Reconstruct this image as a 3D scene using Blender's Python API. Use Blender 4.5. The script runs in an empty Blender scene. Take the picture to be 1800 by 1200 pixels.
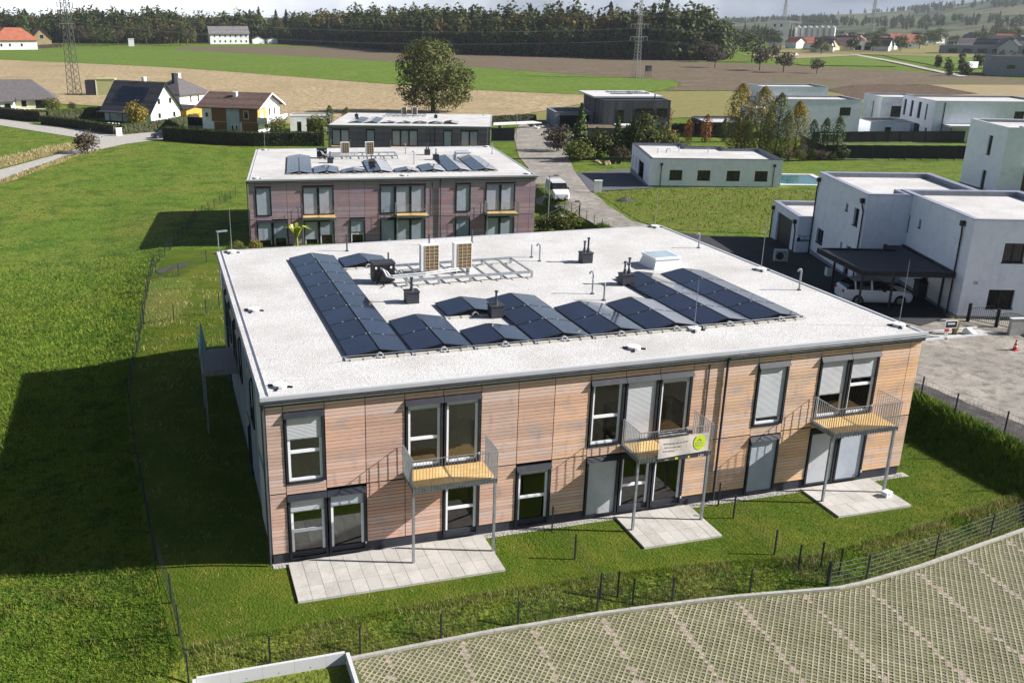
import bpy, bmesh, math, random
import numpy as np
from mathutils import Vector, Matrix
from mathutils.geometry import delaunay_2d_cdt

random.seed(7)
RNG = np.random.default_rng(7)
scene = bpy.context.scene
COL = scene.collection
R = math.radians

# ------------------------------------------------------------------ camera
cam_d = bpy.data.cameras.new('camera')
cam = bpy.data.objects.new('camera', cam_d)
COL.objects.link(cam)
scene.camera = cam
cam_d.sensor_width = 36.0
cam_d.lens = 32.955
cam_d.shift_x = 0.0842
cam_d.shift_y = -0.0021
cam_d.clip_start = 0.5
cam_d.clip_end = 20000
YAW, PITCH, ROLL = -0.276, 0.328, 0.004
_f = Vector((-math.sin(YAW)*math.cos(PITCH), math.cos(YAW)*math.cos(PITCH), -math.sin(PITCH)))
_r = Vector((math.cos(YAW), math.sin(YAW), 0))
_u = _r.cross(_f)
_r2 = _r*math.cos(ROLL)+_u*math.sin(ROLL)
_u2 = -_r*math.sin(ROLL)+_u*math.cos(ROLL)
CAM = Vector((-2.678, -30.299, 19.033))
_m = Matrix((_r2, _u2, -_f)).transposed().to_4x4()
_m.translation = CAM
cam.matrix_world = _m

# ------------------------------------------------------------------ light
SUN_TO = Vector((1.53, -0.51, 1.0)).normalized()   # towards the sun
SUN_EL = math.asin(SUN_TO.z)
SUN_AZ = math.atan2(SUN_TO.x, SUN_TO.y)                          # clockwise from +Y
world = bpy.data.worlds.new('World')
scene.world = world
world.use_nodes = True
wn = world.node_tree
wn.nodes.clear()
sky = wn.nodes.new('ShaderNodeTexSky')
sky.sky_type = 'NISHITA'
sky.sun_disc = False
sky.sun_elevation = SUN_EL
sky.sun_rotation = SUN_AZ
sky.air_density = 0.8
sky.dust_density = 1.2
sky.ozone_density = 1.0
bg = wn.nodes.new('ShaderNodeBackground')
bg.inputs['Strength'].default_value = 0.05
wo = wn.nodes.new('ShaderNodeOutputWorld')
wn.links.new(sky.outputs[0], bg.inputs['Color'])
wn.links.new(bg.outputs[0], wo.inputs['Surface'])
sun_d = bpy.data.lights.new('sun', 'SUN')
sun_d.energy = 5.0
sun_d.angle = R(0.53)
sun_d.color = (1.0, 0.965, 0.92)
sun = bpy.data.objects.new('sun', sun_d)
COL.objects.link(sun)
sun.rotation_euler = SUN_TO.to_track_quat('Z', 'Y').to_euler()
sun.location = (60, -40, 60)
scene.view_settings.view_transform = 'Standard'
scene.view_settings.look = 'None'
scene.view_settings.exposure = 1.0
scene.view_settings.gamma = 1.0
scene.render.engine = 'CYCLES'

# ------------------------------------------------------------------ terrain height
def S(t):
    t = np.clip(t, 0, 1)
    return t*t*(3-2*t)
KX = [-60, 1.8, 6.5, 10.7, 15.4, 20.2, 23.9, 29.9, 60]
KY = [-5.35, -5.3, -5.15, -5.2, -5.5, -6.15, -5.7, -4.6, 1.0]
def g(x, y):
    xb = 31.2+5.5*S((y-8)/50)+0.25*np.maximum(0, y-58)
    z = -3.4*S((y-10)/105)+3.4*S((y-190)/220)-0.8*S((-1-x)/9)*(1-S((y-60)/60))
    z = z+1.3*S((x-xb)/1.7)*(1-S((y-85)/55))
    yk = np.interp(x, KX, KY)
    z = z-0.6*S((yk+1.25-y)/1.15)*S((x+4.2)/1.0)*(1-S((x-30)/5))
    d = np.hypot(x, y)
    ang = np.arctan2(x, np.maximum(y, 1.0))
    hill = S((ang-0.50)/0.35)
    z = z+hill*(62*S((d-1150)/1500)+10*np.sin(ang*23+1.0)*S((d-1300)/900)+7*np.sin(d/210.0+ang*9)*S((d-1300)/700))
    z = z+26*S((d-1600)/2600)*(1-hill)
    return z
def gz(x, y):
    return float(g(np.float64(x), np.float64(y)))

# ------------------------------------------------------------------ helpers
class MB:
    def __init__(s, T=None):
        s.v = []; s.f = []; s.m = []; s.T = T
    def add(s, vs, fs, mi=0):
        o = len(s.v)
        if s.T is not None:
            vs = [tuple(s.T @ Vector(p)) for p in vs]
        s.v += [tuple(p) for p in vs]
        for f in fs:
            s.f.append(tuple(i+o for i in f)); s.m.append(mi)
        return s
    def box(s, a, b, mi=0):
        x0, y0, z0 = (min(a[i], b[i]) for i in range(3))
        x1, y1, z1 = (max(a[i], b[i]) for i in range(3))
        vs = [(x0,y0,z0),(x1,y0,z0),(x1,y1,z0),(x0,y1,z0),(x0,y0,z1),(x1,y0,z1),(x1,y1,z1),(x0,y1,z1)]
        return s.add(vs, [(3,2,1,0),(4,5,6,7),(0,1,5,4),(1,2,6,5),(2,3,7,6),(3,0,4,7)], mi)
    def prism(s, poly, z0, z1, mi=0, bottom=True):
        n = len(poly)
        vs = [(p[0],p[1],z0) for p in poly]+[(p[0],p[1],z1) for p in poly]
        fs = [tuple(range(n, 2*n))]+[(i,(i+1)%n,n+(i+1)%n,n+i) for i in range(n)]
        if bottom: fs.append(tuple(reversed(range(n))))
        return s.add(vs, fs, mi)
    def cyl(s, p, q, r, n=8, r2=None, mi=0, cap=True):
        p = Vector(p); q = Vector(q); r2 = r if r2 is None else r2
        d = (q-p).normalized()
        a = d.orthogonal().normalized(); b = d.cross(a)
        vs = []
        for c_, rr in ((p, r), (q, r2)):
            for i in range(n):
                t = 2*math.pi*i/n
                vs.append(tuple(c_+a*(rr*math.cos(t))+b*(rr*math.sin(t))))
        fs = [(i,(i+1)%n,n+(i+1)%n,n+i) for i in range(n)]
        if cap: fs += [tuple(reversed(range(n))), tuple(range(n, 2*n))]
        return s.add(vs, fs, mi)
    def tube(s, pts, r, n=6, mi=0):
        for a, b in zip(pts[:-1], pts[1:]): s.cyl(a, b, r, n, mi=mi)
        return s
    def bar(s, p, q, w, h, mi=0):
        p = Vector(p); q = Vector(q); d = (q-p).normalized()
        up = Vector((0,0,1)) if abs(d.z) < 0.95 else Vector((0,1,0))
        a = d.cross(up).normalized(); b = a.cross(d)
        vs = []
        for c_ in (p, q):
            for sa, sb in ((-1,-1),(1,-1),(1,1),(-1,1)):
                vs.append(tuple(c_+a*(sa*w/2)+b*(sb*h/2)))
        return s.add(vs, [(0,1,2,3),(7,6,5,4),(0,4,5,1),(1,5,6,2),(2,6,7,3),(3,7,4,0)], mi)
    def build(s, name, mats, parent=None, smooth=False, loc=None, rz=None):
        me = bpy.data.meshes.new(name)
        me.from_pydata(s.v, [], s.f)
        if not isinstance(mats, (list, tuple)): mats = [mats]
        for m in mats: me.materials.append(m)
        if len(mats) > 1: me.polygons.foreach_set('material_index', s.m)
        if smooth: me.polygons.foreach_set('use_smooth', [True]*len(s.f))
        me.update()
        bm = bmesh.new(); bm.from_mesh(me)
        bmesh.ops.recalc_face_normals(bm, faces=bm.faces)
        bm.to_mesh(me); bm.free()
        return link(name, me, parent, loc, rz)

def link(name, me, parent=None, loc=None, rz=None):
    o = bpy.data.objects.new(name, me)
    COL.objects.link(o)
    if parent is not None: o.parent = parent
    if loc is not None: o.location = loc
    if rz is not None: o.rotation_euler = (0, 0, rz)
    return o
def tag(o, label, cat, group=None, kind=None):
    if label: o['label'] = label
    if cat: o['category'] = cat
    if group: o['group'] = group
    if kind: o['kind'] = kind
    return o
def thing(name, label, cat, loc=(0,0,0), rz=0.0, group=None):
    o = bpy.data.objects.new(name, None)
    COL.objects.link(o)
    o.empty_display_size = 0.3
    o.location = loc; o.rotation_euler = (0, 0, rz)
    return tag(o, label, cat, group)
def struct(o):
    o['kind'] = 'structure'; return o
def stuff(o, label, cat=None):
    o['kind'] = 'stuff'; o['label'] = label
    if cat: o['category'] = cat
    return o
def mesh_np(name, V, F, mat, parent=None):
    """V (n,3) float, F (m,k) int with constant k"""
    me = bpy.data.meshes.new(name)
    n, k = F.shape
    me.vertices.add(len(V)); me.vertices.foreach_set('co', np.asarray(V, np.float32).ravel())
    me.loops.add(n*k); me.loops.foreach_set('vertex_index', np.asarray(F, np.int32).ravel())
    me.polygons.add(n); me.polygons.foreach_set('loop_start', np.arange(0, n*k, k, dtype=np.int32))
    me.update(calc_edges=True)
    me.materials.append(mat)
    return link(name, me, parent)
def np_mesh_data(name, V, F, mat):
    o = mesh_np(name, V, F, mat); me = o.data
    bpy.data.objects.remove(o); return me
def copy_tree(o, parent=None):
    c = o.copy(); COL.objects.link(c)
    if parent is not None: c.parent = parent
    for ch in list(o.children): copy_tree(ch, c)
    return c

# ------------------------------------------------------------------ materials
def mat(name, col, rough=0.75, metal=0.0, spec=0.35, layers=(), island=None, objrand=None, bump=None, coord='Position', coat=0.0, transl=None, emit=None):
    """layers: (colour, scale, lo, hi, (sx,sy,sz)) noise-masked colours over col; island/objrand: (lo,hi) brightness; bump: (scale, strength, dist)"""
    m = bpy.data.materials.new(name); m.use_nodes = True
    nt = m.node_tree; N = nt.nodes; L = nt.links
    b = N['Principled BSDF']; out = N['Material Output']
    b.inputs['Roughness'].default_value = rough
    b.inputs['Metallic'].default_value = metal
    b.inputs['Specular IOR Level'].default_value = spec
    b.inputs['Coat Weight'].default_value = coat
    geo = N.new('ShaderNodeNewGeometry')
    tc = N.new('ShaderNodeTexCoord')
    vec = geo.outputs['Position'] if coord == 'Position' else tc.outputs[coord]
    rgb = N.new('ShaderNodeRGB'); rgb.outputs[0].default_value = (*col, 1)
    cur = rgb.outputs[0]
    for ly in layers:
        c2, sc, lo, hi = ly[:4]
        st = ly[4] if len(ly) > 4 else (1,1,1)
        det = ly[5] if len(ly) > 5 else 4.0
        mp = N.new('ShaderNodeMapping'); mp.inputs['Scale'].default_value = st
        L.new(vec, mp.inputs['Vector'])
        no = N.new('ShaderNodeTexNoise'); no.inputs['Scale'].default_value = sc
        no.inputs['Detail'].default_value = det; no.inputs['Roughness'].default_value = 0.6
        L.new(mp.outputs[0], no.inputs['Vector'])
        mr = N.new('ShaderNodeMapRange'); mr.inputs['From Min'].default_value = lo; mr.inputs['From Max'].default_value = hi
        L.new(no.outputs['Fac'], mr.inputs['Value'])
        mx = N.new('ShaderNodeMix'); mx.data_type = 'RGBA'
        L.new(mr.outputs[0], mx.inputs['Factor']); L.new(cur, mx.inputs['A'])
        mx.inputs['B'].default_value = (*c2, 1)
        cur = mx.outputs['Result']
    def mult(sock, lo, hi, cur):
        mr = N.new('ShaderNodeMapRange'); mr.inputs['To Min'].default_value = lo; mr.inputs['To Max'].default_value = hi
        L.new(sock, mr.inputs['Value'])
        vm = N.new('ShaderNodeVectorMath'); vm.operation = 'SCALE'
        L.new(cur, vm.inputs[0]); L.new(mr.outputs[0], vm.inputs['Scale'])
        return vm.outputs[0]
    if island: cur = mult(geo.outputs['Random Per Island'], *island, cur)
    if objrand:
        oi = N.new('ShaderNodeObjectInfo'); cur = mult(oi.outputs['Random'], *objrand, cur)
    L.new(cur, b.inputs['Base Color'])
    if bump:
        no = N.new('ShaderNodeTexNoise'); no.inputs['Scale'].default_value = bump[0]; no.inputs['Detail'].default_value = 5
        mp = N.new('ShaderNodeMapping'); mp.inputs['Scale'].default_value = bump[3] if len(bump) > 3 else (1,1,1)
        L.new(vec, mp.inputs['Vector']); L.new(mp.outputs[0], no.inputs['Vector'])
        bp = N.new('ShaderNodeBump'); bp.inputs['Strength'].default_value = bump[1]; bp.inputs['Distance'].default_value = bump[2]
        L.new(no.outputs['Fac'], bp.inputs['Height']); L.new(bp.outputs[0], b.inputs['Normal'])
    if transl:
        tr = N.new('ShaderNodeBsdfTranslucent'); L.new(cur, tr.inputs['Color'])
        ms = N.new('ShaderNodeMixShader'); ms.inputs[0].default_value = transl
        L.new(b.outputs[0], ms.inputs[1]); L.new(tr.outputs[0], ms.inputs[2]); L.new(ms.outputs[0], out.inputs['Surface'])
    m.diffuse_color = (*col, 1)
    return m

def leafmat(name, a, b_, c_=None, transl=0.25):
    ly = [(b_, 0.35, 0.38, 0.62)]
    if c_: ly.append((c_, 1.1, 0.52, 0.68))
    return mat(name, a, 0.65, spec=0.2, layers=ly, island=(0.55, 1.45), transl=transl)

MT = {}
MT['gravel_roof'] = mat('roof_gravel', (0.48,0.47,0.46), 0.9, layers=[((0.60,0.59,0.58), 14, 0.42, 0.58), ((0.41,0.395,0.375), 0.3, 0.42, 0.74), ((0.20,0.19,0.18), 13, 0.58, 0.65), ((0.20,0.19,0.18), 24, 0.60, 0.66)], bump=(22, 0.8, 0.03))
MT['coping'] = mat('coping_metal', (0.55,0.56,0.58), 0.4, metal=0.3, layers=[((0.5,0.5,0.53), 1.5, 0.4, 0.7)])
MT['flash_grey'] = mat('flashing_grey', (0.33,0.34,0.42), 0.45, metal=0.3, layers=[((0.25,0.26,0.33), 1.2, 0.4, 0.7)])
MT['dark'] = mat('anthracite', (0.016,0.018,0.026), 0.5, layers=[((0.03,0.032,0.04), 3, 0.5, 0.7)])
MT['dark2'] = mat('anthracite_panel', (0.035,0.037,0.048), 0.6, layers=[((0.022,0.024,0.034), 2, 0.45, 0.7)])
MT['gutter'] = mat('gutter_metal', (0.09,0.10,0.12), 0.3, metal=0.7, layers=[((0.05,0.055,0.07), 2.5, 0.45, 0.7)])
MT['white_frame'] = mat('white_frame', (0.80,0.81,0.84), 0.4, layers=[((0.72,0.73,0.76), 5, 0.45, 0.7)])
MT['galv'] = mat('galvanised_steel', (0.36,0.38,0.41), 0.42, metal=0.55, layers=[((0.24,0.27,0.31), 6, 0.42, 0.68)])
MT['deck'] = mat('deck_larch', (0.60,0.40,0.16), 0.6, layers=[((0.48,0.29,0.10), 4, 0.4, 0.7, (1,6,1)), ((0.68,0.50,0.24), 1.3, 0.5, 0.75)], objrand=(0.9,1.1))
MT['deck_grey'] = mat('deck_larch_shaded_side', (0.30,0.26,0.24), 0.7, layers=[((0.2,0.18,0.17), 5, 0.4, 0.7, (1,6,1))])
MT['glass'] = mat('window_glass', (0.010,0.011,0.012), 0.03, spec=0.6, layers=[((0.035,0.024,0.016), 0.8, 0.45, 0.7)])
def clear_glass(name):
    m = bpy.data.materials.new(name); m.use_nodes = True
    nt = m.node_tree; N = nt.nodes; L = nt.links; N.clear()
    o = N.new('ShaderNodeOutputMaterial'); t = N.new('ShaderNodeBsdfTransparent'); t.inputs[0].default_value = (0.62,0.66,0.64,1)
    gl = N.new('ShaderNodeBsdfGlossy'); gl.inputs['Roughness'].default_value = 0.02
    no = N.new('ShaderNodeTexNoise'); no.inputs['Scale'].default_value = 0.7; bp = N.new('ShaderNodeBump'); bp.inputs['Strength'].default_value = 0.05
    L.new(no.outputs['Fac'], bp.inputs['Height']); L.new(bp.outputs[0], gl.inputs['Normal'])
    fr = N.new('ShaderNodeFresnel'); fr.inputs[0].default_value = 1.9
    mx = N.new('ShaderNodeMixShader'); L.new(fr.outputs[0], mx.inputs[0]); L.new(t.outputs[0], mx.inputs[1]); L.new(gl.outputs[0], mx.inputs[2]); L.new(mx.outputs[0], o.inputs['Surface'])
    return m
MT['glass_clear'] = clear_glass('window_glass_clear')
MT['room_wall'] = mat('room_wall', (0.42,0.42,0.40), 0.9, layers=[((0.36,0.36,0.345), 1.0, 0.45, 0.7)])
MT['room_floor'] = mat('room_parquet', (0.26,0.155,0.085), 0.5, layers=[((0.19,0.11,0.06), 3, 0.42, 0.68, (6,1,1))])
MT['conc'] = mat('paving_concrete', (0.43,0.41,0.38), 0.85, layers=[((0.34,0.32,0.29), 1.2, 0.42, 0.70), ((0.48,0.46,0.43), 14, 0.5, 0.7)], objrand=(0.9,1.06), bump=(60, 0.25, 0.004))
MT['conc_edge'] = mat('concrete_edge', (0.40,0.39,0.37), 0.9, layers=[((0.30,0.29,0.27), 3, 0.45, 0.7)], bump=(30, 0.3, 0.01))
MT['conc_white'] = mat('fresh_concrete', (0.50,0.50,0.51), 0.85, layers=[((0.50,0.50,0.52), 2.2, 0.45, 0.75)], bump=(40, 0.2, 0.006))
MT['kerb'] = mat('kerb_concrete', (0.36,0.345,0.32), 0.9, layers=[((0.26,0.245,0.22), 4, 0.42, 0.7), ((0.45,0.44,0.41), 20, 0.55, 0.7)], bump=(30, 0.4, 0.01))
MT['paver'] = mat('paver_concrete', (0.315,0.285,0.205), 0.9, layers=[((0.27,0.26,0.165), 1.0, 0.42, 0.66), ((0.24,0.225,0.15), 0.22, 0.46, 0.66), ((0.36,0.33,0.265), 11, 0.5, 0.7)], objrand=(0.88,1.12), bump=(45, 0.4, 0.008))
MT['paver_red'] = mat('paver_reddish', (0.38,0.29,0.255), 0.9, layers=[((0.31,0.24,0.21), 5, 0.42, 0.7)], objrand=(0.85,1.1), bump=(45, 0.4, 0.008))
MT['paver_soil'] = mat('paver_cell_fill', (0.105,0.108,0.032), 1.0, layers=[((0.15,0.14,0.075), 7, 0.42, 0.62), ((0.075,0.09,0.02), 1.4, 0.5, 0.68), ((0.20,0.18,0.13), 30, 0.58, 0.7)], bump=(50, 1.0, 0.02))
MT['stucco'] = mat('white_stucco', (0.79,0.81,0.86), 0.9, layers=[((0.71,0.735,0.80), 1.1, 0.42, 0.68), ((0.83,0.845,0.88), 3.0, 0.5, 0.7), ((0.64,0.66,0.71), 0.9, 0.58, 0.78, (3,3,0.25))], bump=(25, 0.25, 0.01))
MT['stucco_warm'] = mat('white_stucco_warm', (0.84,0.84,0.83), 0.9, layers=[((0.68,0.68,0.68), 0.5, 0.42, 0.68)], bump=(25, 0.2, 0.01))
MT['stucco_grey'] = mat('grey_plinth', (0.26,0.27,0.30), 0.9, layers=[((0.2,0.21,0.24), 2, 0.42, 0.68)])
MT['cream'] = mat('cream_stucco', (0.66,0.63,0.46), 0.9, layers=[((0.58,0.55,0.40), 0.6, 0.42, 0.68)])
MT['stone_blue'] = mat('pale_blue_render', (0.40,0.45,0.50), 0.9, layers=[((0.33,0.38,0.43), 0.9, 0.42, 0.68)])
MT['brownwood'] = mat('brown_timber_panel', (0.20,0.085,0.030), 0.7, layers=[((0.14,0.055,0.018), 1.5, 0.42, 0.7, (1,1,8)), ((0.26,0.12,0.05), 6, 0.5, 0.7)])
MT['orange'] = mat('orange_render', (0.60,0.32,0.06), 0.8, layers=[((0.5,0.25,0.05), 1, 0.42, 0.7)])
MT['greywood'] = mat('weathered_grey_timber', (0.085,0.085,0.098), 0.85, layers=[((0.05,0.05,0.06), 2.4, 0.4, 0.7, (4,4,0.25)), ((0.13,0.13,0.14), 5, 0.52, 0.75, (4,4,0.3))], island=(0.7,1.3))
MT['tile_dark'] = mat('dark_roof_tile', (0.105,0.096,0.100), 0.8, layers=[((0.075,0.068,0.073), 1.2, 0.42, 0.7), ((0.14,0.125,0.125), 7, 0.52, 0.7)], island=(0.75,1.25))
MT['tile_brown'] = mat('brown_roof_tile', (0.13,0.085,0.07), 0.8, layers=[((0.09,0.055,0.045), 1.2, 0.42, 0.7)], island=(0.75,1.25))
MT['tile_red'] = mat('red_roof_tile', (0.34,0.105,0.055), 0.8, layers=[((0.24,0.08,0.05), 0.4, 0.42, 0.7), ((0.4,0.16,0.1), 1.5, 0.52, 0.7)], island=(0.8,1.2))
MT['tile_grey'] = mat('grey_roof_tile', (0.16,0.15,0.155), 0.8, layers=[((0.11,0.105,0.11), 0.5, 0.42, 0.7)], island=(0.8,1.2))
MT['asphalt'] = mat('asphalt', (0.028,0.028,0.032), 0.9, layers=[((0.045,0.045,0.05), 6, 0.45, 0.7), ((0.02,0.02,0.022), 0.5, 0.45, 0.7)], bump=(60, 0.4, 0.01))
MT['asphalt_grey'] = mat('grey_paved_drive', (0.085,0.088,0.10), 0.9, layers=[((0.11,0.11,0.12), 4, 0.45, 0.7), ((0.065,0.067,0.08), 0.6, 0.45, 0.7)], bump=(40, 0.4, 0.01))
MT['gravel_road'] = mat('gravel_road', (0.235,0.212,0.182), 0.95, layers=[((0.33,0.30,0.26), 0.3, 0.45, 0.66), ((0.12,0.108,0.094), 1.4, 0.48, 0.68), ((0.15,0.135,0.12), 6, 0.55, 0.66), ((0.40,0.37,0.33), 11, 0.60, 0.70)], bump=(25, 0.6, 0.03))
MT['road_pale'] = mat('pale_lane', (0.33,0.31,0.28), 0.95, layers=[((0.32,0.30,0.27), 0.4, 0.45, 0.68), ((0.47,0.44,0.41), 1.5, 0.5, 0.7)], bump=(20, 0.5, 0.03))
MT['dark_soil'] = mat('dark_ballast', (0.055,0.048,0.047), 1.0, layers=[((0.10,0.09,0.085), 3, 0.48, 0.66), ((0.03,0.027,0.028), 0.8, 0.5, 0.7), ((0.2,0.19,0.18), 25, 0.62, 0.72)], bump=(25, 0.8, 0.04))
MT['pebble'] = mat('white_pebbles', (0.38,0.365,0.335), 0.9, layers=[((0.52,0.51,0.48), 30, 0.5, 0.65), ((0.3,0.28,0.25), 40, 0.58, 0.7)], island=(0.6,1.2), bump=(40, 0.8, 0.02))
MT['lawn'] = mat('lawn', (0.064,0.104,0.008), 1.0, spec=0.1, layers=[((0.122,0.135,0.016), 0.45, 0.44, 0.70), ((0.058,0.100,0.008), 1.6, 0.5, 0.68), ((0.14,0.13,0.035), 5, 0.55, 0.72), ((0.03,0.048,0.005), 18, 0.57, 0.74)], bump=(14, 1.0, 0.08))
MT['meadow'] = mat('meadow', (0.096,0.162,0.016), 1.0, spec=0.1, layers=[((0.150,0.172,0.026), 0.09, 0.40, 0.62), ((0.056,0.110,0.012), 0.30, 0.46, 0.64), ((0.165,0.180,0.038), 1.0, 0.52, 0.70), ((0.036,0.072,0.007), 2.2, 0.50, 0.66)], bump=(4, 1.0, 0.2))
MT['rough'] = mat('rough_grass', (0.135,0.150,0.028), 1.0, spec=0.1, layers=[((0.095,0.145,0.018), 0.15, 0.45, 0.65), ((0.19,0.175,0.07), 0.6, 0.54, 0.72), ((0.06,0.09,0.012), 2.5, 0.56, 0.74)], bump=(6, 1.0, 0.2))
MT['dry'] = mat('dry_grass', (0.25,0.20,0.095), 1.0, spec=0.1, layers=[((0.15,0.14,0.045), 1.2, 0.45, 0.65), ((0.36,0.29,0.16), 4, 0.5, 0.7)], bump=(9, 1.0, 0.1))
MT['stubble'] = mat('stubble_field', (0.325,0.250,0.145), 1.0, spec=0.1, layers=[((0.20,0.15,0.075), 0.55, 0.40, 0.60, (1,1.8,1)), ((0.46,0.37,0.245), 0.8, 0.48, 0.64, (1,2.2,1)), ((0.23,0.185,0.095), 0.03, 0.5, 0.75)], bump=(1.5, 0.8, 0.3))
MT['greenfield'] = mat('green_crop', (0.105,0.160,0.024), 1.0, spec=0.1, layers=[((0.135,0.185,0.032), 0.05, 0.45, 0.7), ((0.068,0.115,0.014), 0.5, 0.46, 0.64)], bump=(2.5, 0.8, 0.2))
MT['brownfield'] = mat('brown_field', (0.135,0.102,0.072), 1.0, spec=0.1, layers=[((0.175,0.135,0.10), 0.06, 0.45, 0.7, (1,3,1)), ((0.075,0.058,0.038), 0.4, 0.46, 0.66, (1,3,1)), ((0.12,0.11,0.05), 0.025, 0.5, 0.7)], bump=(1.0, 0.6, 0.3))
MT['plough'] = mat('ploughed_soil', (0.095,0.065,0.045), 1.0, spec=0.1, layers=[((0.14,0.10,0.07), 0.9, 0.45, 0.65, (1,5,1)), ((0.06,0.045,0.03), 0.3, 0.5, 0.7)], bump=(1.2, 1.0, 0.5))
MT['tan'] = mat('tan_field', (0.28,0.225,0.13), 1.0, spec=0.1, layers=[((0.22,0.18,0.09), 0.2, 0.45, 0.7, (1,3,1))], bump=(1.2, 0.6, 0.3))
MT['olive'] = mat('olive_field', (0.19,0.17,0.065), 1.0, spec=0.1, layers=[((0.145,0.14,0.045), 0.15, 0.45, 0.7, (1,3,1)), ((0.235,0.205,0.095), 0.9, 0.5, 0.7)], bump=(1.2, 0.6, 0.3))
MT['hills'] = mat('hill_land', (0.075,0.098,0.040), 1.0, spec=0.1, layers=[((0.11,0.092,0.062), 0.006, 0.46, 0.52, (1,2,1)), ((0.055,0.085,0.028), 0.011, 0.52, 0.57, (1,2,1)), ((0.02,0.032,0.018), 0.007, 0.53, 0.57, (1,1.5,1))])
MT['water'] = mat('pool_water', (0.03,0.13,0.15), 0.05, spec=0.6, layers=[((0.015,0.07,0.09), 0.4, 0.45, 0.65)], bump=(1.5, 0.1, 0.05))
MT['trunk'] = mat('bark', (0.075,0.058,0.042), 0.9, layers=[((0.045,0.035,0.026), 2, 0.45, 0.7, (3,3,0.5))], bump=(8, 0.6, 0.05))
MT['oak'] = leafmat('oak_leaves', (0.078,0.105,0.024), (0.110,0.120,0.030), (0.150,0.115,0.045))
MT['broad'] = leafmat('broadleaf_green', (0.036,0.056,0.011), (0.064,0.080,0.015), (0.110,0.100,0.022))
MT['autumn'] = leafmat('autumn_leaves', (0.074,0.070,0.015), (0.125,0.074,0.018), (0.150,0.115,0.020))
MT['bare'] = leafmat('brownish_twigs', (0.060,0.045,0.030), (0.085,0.060,0.040))
MT['conifer'] = leafmat('conifer_needles', (0.012,0.026,0.012), (0.022,0.036,0.015), transl=0.05)
MT['conifer_light'] = leafmat('thuja_needles', (0.050,0.090,0.018), (0.080,0.105,0.022), transl=0.1)
MT['hedge'] = leafmat('hedge_leaves', (0.020,0.040,0.008), (0.034,0.055,0.012), transl=0.1)
MT['hedge_brown'] = leafmat('brown_hedge_leaves', (0.10,0.05,0.02), (0.06,0.045,0.018), transl=0.1)
MT['yellow'] = leafmat('yellow_leaves', (0.28,0.205,0.030), (0.17,0.165,0.030), (0.30,0.165,0.03))
MT['orange_leaf'] = leafmat('orange_leaves', (0.27,0.095,0.022), (0.20,0.10,0.02))
MT['red_leaf'] = leafmat('red_leaves', (0.20,0.035,0.035), (0.13,0.04,0.03))
MT['shrub'] = leafmat('shrub_leaves', (0.075,0.115,0.018), (0.125,0.130,0.028), (0.15,0.115,0.028))
MT['banana'] = mat('banana_leaves', (0.30,0.32,0.03), 0.5, layers=[((0.16,0.24,0.03), 3, 0.45, 0.7)])
MT['blade'] = mat('grass_blades', (0.090,0.148,0.012), 0.8, spec=0.15, layers=[((0.170,0.185,0.026), 0.45, 0.44, 0.70), ((0.080,0.140,0.012), 1.6, 0.5, 0.7), ((0.26,0.23,0.08), 3.5, 0.56, 0.72)], island=(0.65,1.5), transl=0.25)
MT['blade_m'] = mat('meadow_blades', (0.130,0.205,0.020), 0.8, spec=0.15, layers=[((0.190,0.230,0.032), 0.3, 0.45, 0.68), ((0.070,0.140,0.014), 0.8, 0.46, 0.62), ((0.25,0.24,0.08), 2.5, 0.6, 0.75)], island=(0.6,1.4), transl=0.25)
MT['straw'] = mat('straw_blades', (0.42,0.36,0.18), 0.8, spec=0.15, layers=[((0.24,0.21,0.08), 1.5, 0.45, 0.68)], island=(0.6,1.4), transl=0.25)
MT['carwhite'] = mat('white_car_paint', (0.74,0.75,0.78), 0.25, spec=0.5, coat=0.6, layers=[((0.70,0.71,0.74), 2, 0.45, 0.7)])
MT['cardark'] = mat('dark_car_paint', (0.012,0.014,0.022), 0.25, spec=0.5, coat=0.6, layers=[((0.02,0.022,0.03), 2, 0.45, 0.7)])
MT['tyre'] = mat('tyre_rubber', (0.014,0.014,0.015), 0.85, layers=[((0.025,0.025,0.026), 5, 0.45, 0.7)])
MT['rim'] = mat('alloy_rim', (0.30,0.31,0.33), 0.35, metal=0.8, layers=[((0.2,0.2,0.22), 5, 0.45, 0.7)])
MT['redlight'] = mat('tail_light_red', (0.35,0.01,0.01), 0.2, layers=[((0.25,0.01,0.01), 8, 0.45, 0.7)])
MT['headlight'] = mat('headlight_lens', (0.5,0.52,0.55), 0.1, layers=[((0.35,0.36,0.4), 8, 0.45, 0.7)])
MT['red'] = mat('signal_red', (0.60,0.045,0.035), 0.5, layers=[((0.5,0.04,0.03), 5, 0.45, 0.7)])
MT['wplas'] = mat('white_plastic', (0.68,0.68,0.67), 0.5, layers=[((0.66,0.66,0.66), 4, 0.45, 0.7)])
MT['hp_grille'] = mat('heat_pump_coil', (0.16,0.105,0.055), 0.7, layers=[((0.09,0.06,0.035), 9, 0.45, 0.65)])
MT['hp_grid'] = mat('heat_pump_guard', (0.55,0.47,0.33), 0.6, layers=[((0.45,0.38,0.26), 6, 0.45, 0.7)])
MT['foil'] = mat('pipe_insulation_grey', (0.45,0.46,0.47), 0.5, metal=0.3, layers=[((0.33,0.34,0.35), 6, 0.45, 0.7)])
MT['ivory'] = mat('concrete_ballast_block', (0.50,0.48,0.43), 0.9, layers=[((0.4,0.38,0.34), 6, 0.45, 0.7)])
MT['black'] = mat('black_rubber', (0.006,0.006,0.008), 0.6, layers=[((0.018,0.018,0.02), 6, 0.45, 0.7)])
MT['lime'] = mat('lime_print', (0.52,0.66,0.015), 0.6, layers=[((0.46,0.60,0.02), 4, 0.45, 0.7)])
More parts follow.
